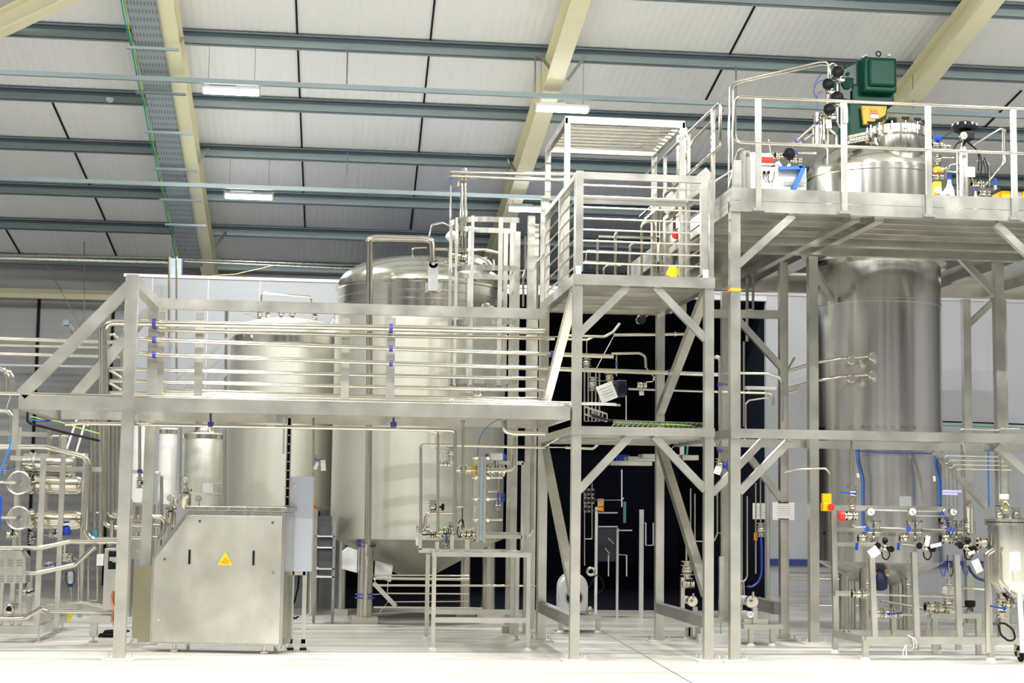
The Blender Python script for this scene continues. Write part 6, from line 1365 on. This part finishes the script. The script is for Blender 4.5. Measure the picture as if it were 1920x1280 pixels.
valve('small dark fitting on the base rail corner', 1588, 1183, YK2-.35, 12, 'x')
pipe('horizontal brace tube right of the rightmost upright', [(1800, 1101), (1848, 1105)], 4, YV+.1, 'tube')
# ------------------------------------------------------------------ wheeled vessel at the right edge
YM = 18.2; wv = thing('wheeled_vessel', 'stainless vessel on castors cut by the right edge', 'vessel', gnd(1905, 1228))
cxm = pt(1906, 1040, YM); rm = 54*mpp(YM); zt2, zb2 = pt(1906, 985, YM-rm*.6).z, pt(1906, 1090, YM-rm*.7).z
MB().lathe([(0, zb2-.24), (rm*.35, zb2-.22), (rm*.75, zb2-.12), (rm*.97, zb2-.02), (rm, zb2+.02), (rm, zt2)], (cxm.x, YM, 0), 56).build('body', TANKM, wv)
MB().lathe([(rm, zt2), (rm+.03, zt2), (rm+.03, zt2+.03), (rm+.005, zt2+.035), (rm+.03, zt2+.04), (rm+.03, zt2+.07), (rm*.8, zt2+.09), (0, zt2+.12)], (cxm.x, YM, 0), 56).build('lid', STEEL, wv)
pl_ = pbox(1895, 1035, 1913, 1070, YM-rm-.03, .03).build('label_plate', PAPER, wv, False); pbox(1898, 1044, 1911, 1068, YM-rm-.034, .004).build('label_print', CREAM, pl_, False)
for px, py0 in ((1911, 1095), (1850, 1035)):
    q = pt(px, py0, YM-.2); MB().tube([q+VX*(-.06 if px > 1880 else .08)+VZ*.03, q+VZ*-.02, Vector((q.x+.03*(1 if px > 1880 else 0), YM-.2, .14))], .03, 12, .05).build('leg', WHITE if px > 1880 else PIPE, wv)
for (px, py, Y) in ((1857, 1220, 18.6), (1914, 1232, 18.3), (1908, 1222, 18.8)):
    g = gnd(px, py+8); c = Vector((g.x, g.y, .065)); o = MB().cyl(c-VX*.018, c+VX*.018, .06, 24).torus(c, VX, .052, .02, 24).build('castor_wheel', BLACKR, wv)
    MB().box(c.x-.03, c.x-.022, c.y-.03, c.y+.03, c.z-.01, .15).box(c.x+.022, c.x+.03, c.y-.03, c.y+.03, c.z-.01, .15).box(c.x-.03, c.x+.03, c.y-.03, c.y+.03, .13, .15).build('castor_fork', PIPE, o, False)
sg2 = pt(1885, 949, YM-.1); MB().torus(sg2, VY, .048, .014, 28).cyl(sg2+VY*.01, sg2+VY*.15, .05, 24).build('sight_glass', PIPE, wv); MB().cyl(sg2-VY*.002, sg2+VY*.012, .042, 24).build('glass', mat('olive glass', (.22, .24, .08), .1), wv)
MB().cyl(pt(1893, 986, YM-.1), pt(1898, 975, YM-.1), .035, 14).build('yellow_port_cap', YELLOW, wv)
pbox(1880, 926, 1892, 936, YM-.05, .1).build('cream_cover', CREAM, wv, False, .01)
for k, (px, py, s) in enumerate(((1874, 965, 24), (1905, 965, 26), (1886, 972, 18))): valve(('valve on the wheeled vessel lid, left', 'valve on the wheeled vessel lid, right', 'small fitting between the lid valves of the wheeled vessel')[k], px, py, YM-.05, s, 'z')
valve('dark valve cluster under the wheeled vessel', 1878, 1140, YM, 34, 'z', 170, BLUE, None); valve('second small valve under the wheeled vessel', 1890, 1132, YM-.05, 22, 'x')
cable('thick black hose loop under the wheeled vessel', [(1872, 1170), (1876, 1190), (1892, 1202), (1904, 1198), (1900, 1180), (1884, 1168), (1874, 1168)], 4, YM-.15, BLACKR, 'hose', 'hose', bend=.12)
pipe('slim white strut right of the wheeled vessel valves', [(1893, 1060), (1893, 1110)], 2, YM-rm-.06, 'strut', 'strut', WHITE)
# ------------------------------------------------------------------ hall lights
def led(label, px0, px1, py, Yw, group, wires=True, on=True, pos=None):
    if pos is None:
        a, b = pt(px0, py, Yw), pt(px1, py+1, Yw)
    else: a, b = pos
    zc = (a.z+b.z)/2; x0, x1 = a.x, b.x; y = Yw
    t = thing('ceiling_light', label, 'light', (((x0+x1)/2), y, zc), group)
    MB().box(x0, x1, y-.07, y+.07, zc+.015, zc+.055).build('housing', LGREY, t, False)
    for x in (x0, x1): MB().box(x-.012, x+.012, y-.075, y+.075, zc-.045, zc+.07).build('end_cap', GREY, t, False)
    MB().box(x0+.01, x1-.01, y-.065, y+.065, zc-.05, zc+.014).build('diffuser', LAMPE, t, True, .015)
    MB().box(x0+.1, x1-.35, y-.03, y+.03, zc+.055, zc+.085).build('driver_box', WHITE, t, False)
    if wires:
        for x in (x0+.08, x1-.08): MB().cyl((x, y, zc+.05), (x, y, roofz(y)), .004, 6).build('hanger_wire', DARKST, t)
    ld = bpy.data.lights.new('lamp', 'AREA'); ld.shape = 'RECTANGLE'; ld.size = x1-x0-.05; ld.size_y = .12; ld.energy = LAMP_W*(1 if pos else .6); ld.color = (1, .99, .965)
    lo = bpy.data.objects.new('lamp', ld); COL.objects.link(lo); lo.parent = t; lo.location = (0, 0, -.06)
    return t
led('lit LED batten nearest the left cream rafter, upper one', 380, 487, 170, PUR[2]+.02, 'hanging LED battens')
led('lit LED batten below and right of the left rafter, lower one', 421, 512, 367, PUR[4]+.02, 'hanging LED battens')
led('lit LED batten crossing the middle cream rafter, upper one', 1004, 1103, 203, PUR[2]+.02, 'hanging LED battens')
led('lit LED batten behind the ladder cage at the middle rafter foot', 953, 1035, 391, PUR[4]+.02, 'hanging LED battens')
for yy in (9.0, 15.6):
    for xx in (-7.5, -2.0, 3.5, 9.0, 14.5):
        z = roofz(yy)-.6
        led('lit LED batten of the rows over the open hall floor', 0, 0, 0, yy, 'hall LED battens overhead', True, True, (Vector((xx, yy, z)), Vector((xx+.9, yy, z))))
# ------------------------------------------------------------------ small fixings: each ties a thing to what carries it
FIX = [
('process_pipe.004', 1.446,18.647,2.836, 1.446,18.647,2.821),
('cable.018', 7.880,19.109,6.206, 7.880,19.109,6.221),
('process_pipe.006', 1.509,18.849,2.836, 1.509,18.849,2.821),
('strut', -3.065,21.498,2.489, -3.081,21.498,2.494),
('paper_tag.011', 6.007,18.203,6.163, 6.007,18.220,6.163),
('control_cabinet', -2.440,20.894,0.396, -2.440,20.897,0.377),
('cable_bundle', -3.167,20.050,2.650, -3.161,20.050,2.668),
('cable.001', -3.334,20.010,2.646, -3.320,20.019,2.646),
('cable_tray', -2.260,18.029,9.294, -2.260,18.033,9.313),
('hose.014', 8.296,21.410,2.530, 8.296,21.390,2.530),
('valve.009', -3.726,21.555,2.110, -3.726,21.575,2.110),
('process_pipe.046', 1.918,24.125,6.537, 1.918,24.146,6.537),
('process_pipe.078', 7.733,19.108,5.929, 7.751,19.117,5.929),
('hose.015', 8.296,21.412,2.480, 8.296,21.390,2.480),
('filter_housing', -1.389,19.584,1.653, -1.368,19.580,1.647),
('valve.024', 1.729,19.985,1.386, 1.751,19.998,1.382),
('valve.020', 1.454,19.893,1.607, 1.454,19.869,1.604),
('load_cell_box.001', 0.929,24.143,0.678, 0.904,24.139,0.678),
('paper_tag.003', 1.274,19.858,1.372, 1.295,19.858,1.389),
('process_pipe', -1.966,20.330,3.822, -1.966,20.358,3.822),
('notice_sheet.001', 6.242,21.267,1.748, 6.242,21.295,1.748),
('port.012', 7.535,21.835,6.811, 7.542,21.848,6.786),
('hose.011', 7.220,21.382,2.545, 7.220,21.410,2.546),
('black_actuator_valve', 7.855,19.260,0.575, 7.851,19.289,0.570),
('valve.056', 7.929,19.153,5.673, 7.899,19.153,5.673),
('cable.021', 8.091,19.198,5.747, 8.073,19.185,5.736),
('cable.020', 8.108,19.176,6.018, 8.101,19.194,6.015),
('cable.019', 7.684,19.140,6.335, 7.698,19.140,6.362),
('yellow_card', 4.476,20.195,4.563, 4.499,20.195,4.587),
('process_pipe.079', 8.260,19.352,5.826, 8.293,19.353,5.826),
('strut.002', 7.762,17.824,1.113, 7.784,17.850,1.113),
('process_pipe.083', 7.332,19.214,0.519, 7.335,19.244,0.538),
('process_pipe.023', -2.433,20.837,1.224, -2.433,20.873,1.226),
('hand_loop', -0.866,26.285,4.730, -0.873,26.249,4.725),
('bent_rail', 8.115,19.236,5.586, 8.116,19.199,5.586),
('process_pipe.026', -3.236,20.480,0.372, -3.236,20.517,0.372),
('hose.016', 8.832,20.912,2.529, 8.832,20.950,2.529),
('cable.025', 6.882,18.477,0.192, 6.882,18.515,0.192),
('hose.022', 7.914,18.041,0.307, 7.946,18.017,0.308),
('membrane_housing', -3.435,21.430,2.183, -3.435,21.470,2.183),
('process_pipe.022', -3.560,21.089,1.773, -3.556,21.088,1.797),
('conduit', -2.728,32.010,6.369, -2.728,32.030,6.407),
('cable_basket', 4.451,19.499,2.644, 4.451,19.499,2.601),
('paper_tag.002', 2.785,22.913,4.818, 2.785,22.959,4.818),
('process_pipe.070', 7.214,21.843,6.843, 7.255,21.822,6.843),
('valve.046', 7.113,21.817,7.662, 7.115,21.835,7.662),
('valve.047', 7.036,21.730,7.615, 7.063,21.735,7.623),
('process_pipe.071', 6.958,21.719,6.941, 6.953,21.735,6.941),
('process_pipe.072', 6.892,21.701,6.993, 6.915,21.698,6.993),
('tool_case', 8.309,19.259,5.598, 8.309,19.303,5.580),
('process_pipe.002', -1.959,20.309,3.630, -1.959,20.358,3.630),
('valve.018', 1.718,19.950,2.238, 1.723,19.950,2.188),
('riser_pipe.016', 6.155,22.797,4.991, 6.155,22.797,5.043),
('riser_pipe.015', 6.109,22.803,4.532, 6.154,22.797,4.531),
('process_pipe.080', 7.546,21.637,3.741, 7.565,21.686,3.741),
('process_pipe.081', 7.544,21.637,3.493, 7.563,21.687,3.493),
('upright_channel.001', 4.943,21.700,0.351, 4.943,21.700,0.295),
('pipe_stub', 6.544,21.912,3.334, 6.562,21.946,3.375),
('box_upright', 3.087,22.550,0.619, 3.038,22.585,0.619),
('box_upright.001', 3.142,22.500,1.334, 3.117,22.500,1.333),
('process_pipe.033', -3.334,21.581,2.049, -3.325,21.521,2.065),
('paper_tag.012', 7.206,21.306,2.198, 7.235,21.363,2.206),
('process_pipe.073', 6.954,21.830,7.154, 6.953,21.766,7.154),
('deck_tube.005', 4.356,20.852,4.686, 4.418,20.881,4.686),
('deck_tube.003', 4.250,20.746,5.393, 4.253,20.746,5.462),
('paper_tag.017', 7.793,18.700,1.094, 7.798,18.631,1.095),
('paper_tag.018', 7.737,18.722,1.226, 7.760,18.711,1.165),
('gas_station.002', 7.753,18.774,1.235, 7.737,18.725,1.226),
('paper_tag.015', 7.125,18.759,1.315, 7.111,18.768,1.313),
('tube.032', 7.854,18.898,1.371, 7.854,18.900,1.354),
('paper_tag.014', 6.569,18.753,1.257, 6.577,18.778,1.258),
('hose.020', 7.712,19.044,1.194, 7.716,19.028,1.217),
('hose.021', 7.796,19.081,1.066, 7.786,19.055,1.068),
('cable.022', 7.804,19.050,0.972, 7.773,19.052,0.978),
('gas_tube.003', 7.576,18.857,1.677, 7.568,18.891,1.677),
('gas_tube.002', 7.536,18.848,1.729, 7.569,18.852,1.729),
('gas_tube.001', 7.481,18.848,2.223, 7.515,18.852,2.223),
('gas_tube', 7.432,18.848,2.274, 7.466,18.852,2.275),
('tube.031', 8.090,18.809,2.359, 8.090,18.843,2.360),
('tube.036', 7.521,19.009,1.042, 7.521,19.044,1.042),
('tube_clamp.001', 7.556,18.810,1.923, 7.571,18.844,1.923),
('tube.037', 7.970,19.009,0.798, 7.978,19.047,0.857),
('deck_tube.002', 4.225,20.717,5.087, 4.289,20.745,5.088),
('door_placard', 4.500,25.420,1.643, 4.501,25.490,1.628),
('process_pipe.069', 7.027,21.937,7.876, 7.027,21.865,7.877),
('probe_tube', 1.690,18.689,1.683, 1.626,18.656,1.681),
('flow_manifold', -2.203,20.871,1.241, -2.269,20.837,1.227),
('paper_tag.013', 8.260,21.307,2.178, 8.310,21.363,2.191),
('valve.008', -3.069,21.532,2.121, -3.123,21.530,2.175),
('process_pipe.034', -3.024,21.690,2.076, -3.024,21.636,2.035),
('riser_pipe.006', -2.637,21.625,2.081, -2.680,21.686,2.079),
('process_pipe.076', 6.500,21.850,6.637, 6.484,21.850,6.714),
('valve.051', 6.520,21.793,6.528, 6.520,21.832,6.594),
('valve.050', 6.362,21.710,6.497, 6.404,21.710,6.497),
('paper_tag.009', 6.336,21.555,6.396, 6.335,21.556,6.436),
('paper_tag.008', 6.247,21.554,6.354, 6.287,21.554,6.326),
('hanging_rail.001', 3.248,28.135,7.715, 3.270,28.167,7.645),
('strut.001', -2.890,21.498,2.699, -2.969,21.502,2.722),
('paper_tag', 0.093,19.659,2.208, 0.093,19.742,2.208),
('paper_tag.001', 0.079,19.647,2.175, 0.096,19.652,2.176),
('tube.010', 4.583,25.410,0.972, 4.603,25.493,0.989),
('tube.013', 5.584,21.190,0.480, 5.581,21.100,0.480),
('process_pipe.064', 4.813,19.408,2.413, 4.799,19.408,2.502),
('valve.045', 4.840,19.359,2.263, 4.842,19.378,2.264),
('tube.007', 5.167,25.410,1.471, 5.154,25.500,1.471),
('valve.002', -3.207,21.546,1.423, -3.293,21.581,1.436),
('valve.003', -3.364,21.550,1.259, -3.280,21.550,1.259),
('ceiling_light.010', -2.012,14.575,9.910, -2.038,14.593,10.001),
('ceiling_light.005', -2.012,7.575,11.310, -2.038,7.593,11.401),
('tube.008', 5.275,25.398,1.127, 5.178,25.402,1.126),
('hose.008', 3.875,22.995,0.597, 3.790,22.941,0.597),
('hose.003', -2.144,20.600,1.106, -2.246,20.600,1.106),
('valve.007', -3.577,21.623,0.563, -3.679,21.623,0.563),
('valve.006', -3.083,21.541,1.135, -3.118,21.579,1.226),
('valve.005', -3.136,21.541,0.937, -3.124,21.546,0.940),
('wire.001', -4.681,33.501,5.219, -4.589,33.499,5.273),
('process_pipe.056', 2.715,20.524,2.591, 2.715,20.450,2.668),
('process_pipe.067', 5.556,20.912,2.706, 5.556,20.950,2.606),
('white_tray', 5.854,20.900,3.243, 5.854,20.902,3.160),
('process_pipe.011', 2.236,19.155,2.693, 2.236,19.155,2.801),
('wall_pipe', 10.791,26.797,0.108, 10.791,26.797,0.000),
('deck_tube.004', 3.890,20.787,4.810, 3.969,20.708,4.811),
('process_pipe.049', 1.758,24.747,5.533, 1.756,24.748,5.422),
('tube.020', 4.943,21.614,1.020, 4.965,21.724,1.007),
('valve.016', 0.278,26.300,4.618, 0.231,26.300,4.514),
('notice_sheet', 3.668,20.214,3.265, 3.669,20.266,3.368),
('deck_tube.008', 4.315,20.983,4.996, 4.412,20.912,4.996),
('deck_tube.009', 3.466,21.044,4.892, 3.469,21.008,4.998),
('filter_housing.001', -1.709,20.542,1.428, -1.743,20.426,1.427),
('valve.010', -1.663,20.446,1.671, -1.676,20.533,1.629),
('deck_tube.001', 3.777,20.668,4.812, 3.744,20.787,4.811),
('hose.009', 5.691,21.286,0.697, 5.593,21.207,0.697),
('smoke_detector', -3.338,26.424,8.067, -3.338,26.550,8.067),
('bent_rail.001', 8.438,19.391,6.022, 8.417,19.264,6.029),
('valve.044', 5.903,21.434,1.381, 5.871,21.314,1.344),
('tube.016', 5.945,21.591,1.487, 5.942,21.567,1.484),
('amber_tag', 5.918,21.700,1.381, 5.918,21.569,1.381),
('tube.015', 5.934,21.789,1.287, 5.930,21.720,1.287),
('hand_tube', 4.648,19.407,5.571, 4.536,19.407,5.500),
('control_box', 5.194,19.399,5.905, 5.129,19.399,5.905),
('privacy_sheet.002', 5.160,19.280,5.468, 5.197,19.303,5.468),
('privacy_sheet', 5.002,19.080,5.851, 5.035,19.100,5.851),
('paper_tag.007', 4.796,19.107,2.177, 4.811,19.239,2.177),
('tube.009', 4.857,25.405,0.975, 4.759,25.500,0.975),
('tube.002', 2.993,21.414,5.056, 2.993,21.551,5.056),
('riser_pipe.005', -2.616,21.171,2.051, -2.594,21.030,2.052),
('valve.031', 4.391,21.763,4.249, 4.446,21.630,4.289),
('paper_tag.004', 1.452,19.911,2.380, 1.601,19.929,2.368),
('duct', -6.529,31.841,6.231, -6.529,31.979,6.301),
('copper_pipe', -2.256,20.199,0.162, -2.256,20.199,0.000),
('copper_pipe.001', -2.241,20.163,0.201, -2.248,20.182,0.196),
('notice_plate', 7.831,18.900,5.735, 7.831,18.814,5.595),
('process_pipe.051', -1.316,25.721,3.180, -1.176,25.809,3.180),
('far_stair', -1.350,25.520,3.675, -1.354,25.671,3.675),
('hose.002', -2.995,21.145,0.755, -3.021,20.980,0.755),
('deck_tube.010', 4.371,21.083,5.225, 4.423,20.924,5.225),
('process_pipe.017', -2.607,21.383,3.795, -2.684,21.231,3.792),
('tube.003', 2.942,21.311,4.126, 2.889,21.388,4.276),
('tube.014', 5.560,21.002,0.775, 5.566,21.002,0.597),
('service_tray.002', 4.647,21.500,2.410, 4.699,21.350,2.502),
('process_pipe.028', -2.932,21.291,0.454, -2.943,21.234,0.630),
('sample_port.001', 2.285,23.605,3.323, 2.196,23.770,3.323),
('process_pipe.010', 2.721,19.345,2.407, 2.880,19.345,2.506),
('process_pipe.016', -2.536,21.015,3.015, -2.645,21.172,3.011),
('process_pipe.066', 5.545,20.617,3.187, 5.545,20.800,3.243),
('handrail_tube', 2.760,21.814,4.849, 2.706,22.000,4.863),
('process_pipe.038', -2.778,21.886,2.080, -2.679,21.714,2.084),
('cyan_cap', -2.746,21.828,1.312, -2.755,21.885,1.312),
('riser_pipe', -2.615,21.987,1.548, -2.753,21.911,1.543),
('riser_pipe.001', -2.405,22.041,1.511, -2.405,22.015,1.502),
('riser_pipe.002', -2.361,22.101,1.532, -2.361,22.075,1.523),
('riser_pipe.003', -2.336,22.165,1.543, -2.336,22.139,1.534),
('riser_pipe.004', -2.343,22.225,1.563, -2.344,22.199,1.556),
('service_tray.001', 4.647,22.000,2.353, 4.647,21.800,2.353),
('cable.008', 4.231,22.394,2.337, 4.231,22.300,2.337),
('service_tray', 4.142,22.500,2.336, 4.142,22.406,2.336),
('bracket', 4.946,22.000,2.426, 4.792,22.000,2.389),
('hose.007', 4.989,21.814,2.420, 4.989,22.000,2.420),
('deck_tube', 3.555,20.612,4.648, 3.652,20.790,4.649),
('hose.001', -3.656,20.263,1.295, -3.654,20.300,1.094),
('hose', -3.675,20.208,1.859, -3.660,20.241,1.735),
('ceiling_light.008', 14.579,7.504,11.840, 14.579,7.544,12.041),
('ceiling_light.004', -7.421,7.504,11.840, -7.421,7.544,12.041),
('ceiling_light.013', 15.319,14.504,10.440, 15.319,14.544,10.641),
('ceiling_light.009', -6.681,14.504,10.440, -6.681,14.544,10.641),
('tube.012', 5.557,22.198,0.216, 5.557,22.198,0.000),
('tube.011', 5.465,22.008,1.376, 5.559,22.192,1.376),
('riser_pipe.014', 4.290,25.207,1.650, 4.415,25.390,1.651),
('riser_pipe.013', 4.180,25.202,1.217, 4.276,25.198,1.218),
('valve.034', 4.151,25.035,1.959, 4.162,25.190,1.959),
('valve.038', 4.167,25.013,1.852, 4.167,25.013,1.883),
('valve.041', 4.168,25.013,1.722, 4.168,25.013,1.753),
('process_pipe.040', -2.945,21.884,0.935, -2.987,21.660,0.977),
('process_pipe.039', -2.817,21.897,0.397, -2.906,21.903,0.394),
('process_pipe.041', -2.705,21.897,0.428, -2.787,21.903,0.425),
('paper_tag.010', 6.872,21.359,6.974, 6.911,21.543,7.112),
('sample_port', 2.393,23.607,4.526, 2.266,23.811,4.526),
('process_pipe.063', 3.292,21.517,2.476, 3.045,21.551,2.476),
('conduit.001', -2.515,31.604,6.265, -2.515,31.653,6.509),
('cable', -0.809,31.513,6.208, -0.809,31.575,6.211),
('slanting_strut', 0.858,22.870,0.614, 0.858,22.615,0.614),
('floor_pipe.004', 1.160,22.812,0.306, 1.160,22.870,0.297),
('floor_pipe.001', 0.890,22.983,0.682, 0.890,22.930,0.655),
('floor_pipe.005', 1.134,24.398,0.279, 0.985,24.300,0.090),
('process_pipe.058', 3.306,21.597,3.943, 3.045,21.597,3.943),
('process_pipe.059', 3.700,21.784,3.969, 3.700,21.619,3.964),
('valve.032', 3.622,21.843,3.719, 3.615,21.807,3.919),
('valve.033', 3.684,21.904,3.440, 3.684,21.904,3.546),
('valve.028', 3.876,21.908,3.393, 3.791,21.898,3.393),
('tube.004', 4.030,21.898,3.498, 4.017,21.892,3.498),
('process_pipe.060', 4.036,21.816,3.750, 4.037,21.889,3.729),
('instrument_box', 3.995,21.700,3.362, 3.954,21.829,3.393),
('valve.029', 4.532,21.874,3.480, 4.434,21.813,3.572),
('valve.030', 4.450,21.900,3.391, 4.532,21.900,3.402),
('paper_tag.006', 4.416,21.906,3.270, 4.416,21.906,3.298),
('process_pipe.061', 4.349,21.987,3.305, 4.349,21.942,3.321),
('riser_pipe.008', 3.651,22.189,3.586, 3.626,21.965,3.586),
('riser_pipe.009', 3.720,22.292,2.864, 3.667,22.208,2.864),
('riser_pipe.010', 3.788,22.392,2.870, 3.735,22.308,2.870),
('riser_pipe.011', 3.857,22.492,2.877, 3.804,22.408,2.876),
('riser_pipe.012', 3.927,22.592,2.883, 3.873,22.508,2.883),
('pipe_stub.001', 6.518,22.382,3.596, 6.385,22.158,3.573),
('floor_pipe.003', 1.103,23.811,0.442, 0.902,23.989,0.414),
('process_pipe.062', 3.547,20.485,2.985, 3.547,20.214,2.980),
('process_pipe.065', 5.303,20.217,3.398, 5.033,20.245,3.392),
('cable.023', 10.616,27.213,3.241, 10.616,27.500,3.241),
('cable.024', 12.526,27.200,3.167, 12.527,27.200,3.200),
('process_pipe.031', -3.717,21.076,2.514, -3.717,20.826,2.367),
('process_pipe.030', -3.748,21.185,3.010, -3.787,21.104,2.814),
('process_pipe.029', -3.848,21.269,3.269, -3.852,21.220,3.266),
('tube_hoop', 7.684,18.991,2.625, 7.684,18.855,2.367),
('tube.030', 7.777,19.189,2.513, 7.687,19.009,2.625),
('valve', -2.086,21.214,1.896, -2.086,21.040,1.662),
('process_pipe.019', -2.149,21.379,2.061, -2.149,21.329,2.053),
('tube.018', 5.164,22.290,1.259, 5.369,22.011,1.259),
('tube.019', 5.261,22.491,1.071, 5.168,22.308,1.071),
('blue_bracket', 5.703,19.815,5.970, 5.467,19.550,5.970),
('floor_pipe', 1.102,23.510,0.705, 1.103,23.790,0.449),
('wall_pipe.001', 8.989,26.896,0.539, 8.987,26.803,0.153),
('wall_pipe.002', 7.803,26.898,0.656, 7.803,26.904,0.599),
('process_pipe.085', 8.018,20.997,0.417, 8.018,20.997,0.000),
('tube.017', 6.324,22.504,0.432, 6.324,22.504,0.000),
('notice_sheet.002', 6.266,22.595,1.662, 6.289,22.523,1.662),
('drop_pipe', -2.341,27.017,4.268, -2.341,27.500,4.268),
('drop_pipe.001', -2.243,26.997,4.271, -2.326,27.003,4.269),
('process_pipe.057', 4.103,22.497,4.059, 3.870,22.502,3.615),
('junction_box', -2.683,30.800,6.135, -2.683,30.866,6.650),
('tube.006', 4.611,24.509,1.813, 4.280,24.922,1.810),
('wall_rail', -4.660,33.019,4.703, -4.661,33.491,5.163),
('wall_rail.001', -4.099,33.004,4.332, -4.100,32.996,4.658),
('process_pipe.021', -1.210,23.230,1.969, -1.401,24.000,1.965),
('process_pipe.020', -1.760,23.003,1.811, -1.224,23.195,1.823),
('floodlight', -4.660,32.200,5.012, -4.660,32.976,4.696),
('process_pipe.013', -2.464,22.396,3.586, -2.462,22.259,2.741),
('process_pipe.012', -2.760,22.395,3.772, -2.761,22.404,3.632),
]
for n, a, b, c, d, e, f in FIX:
    o = bpy.data.objects[n]; p, q = Vector((a, b, c)), Vector((d, e, f)); v = (q-p).normalized()*.008
    soft = o.get('category') in ('cable', 'hose', 'tag', 'sheet', 'wire')
    MB().cyl(p-v, q+v, .0025 if soft else .007, 6).build('tie' if soft else 'fixing_bracket', DARKST if soft else PIPE, o)
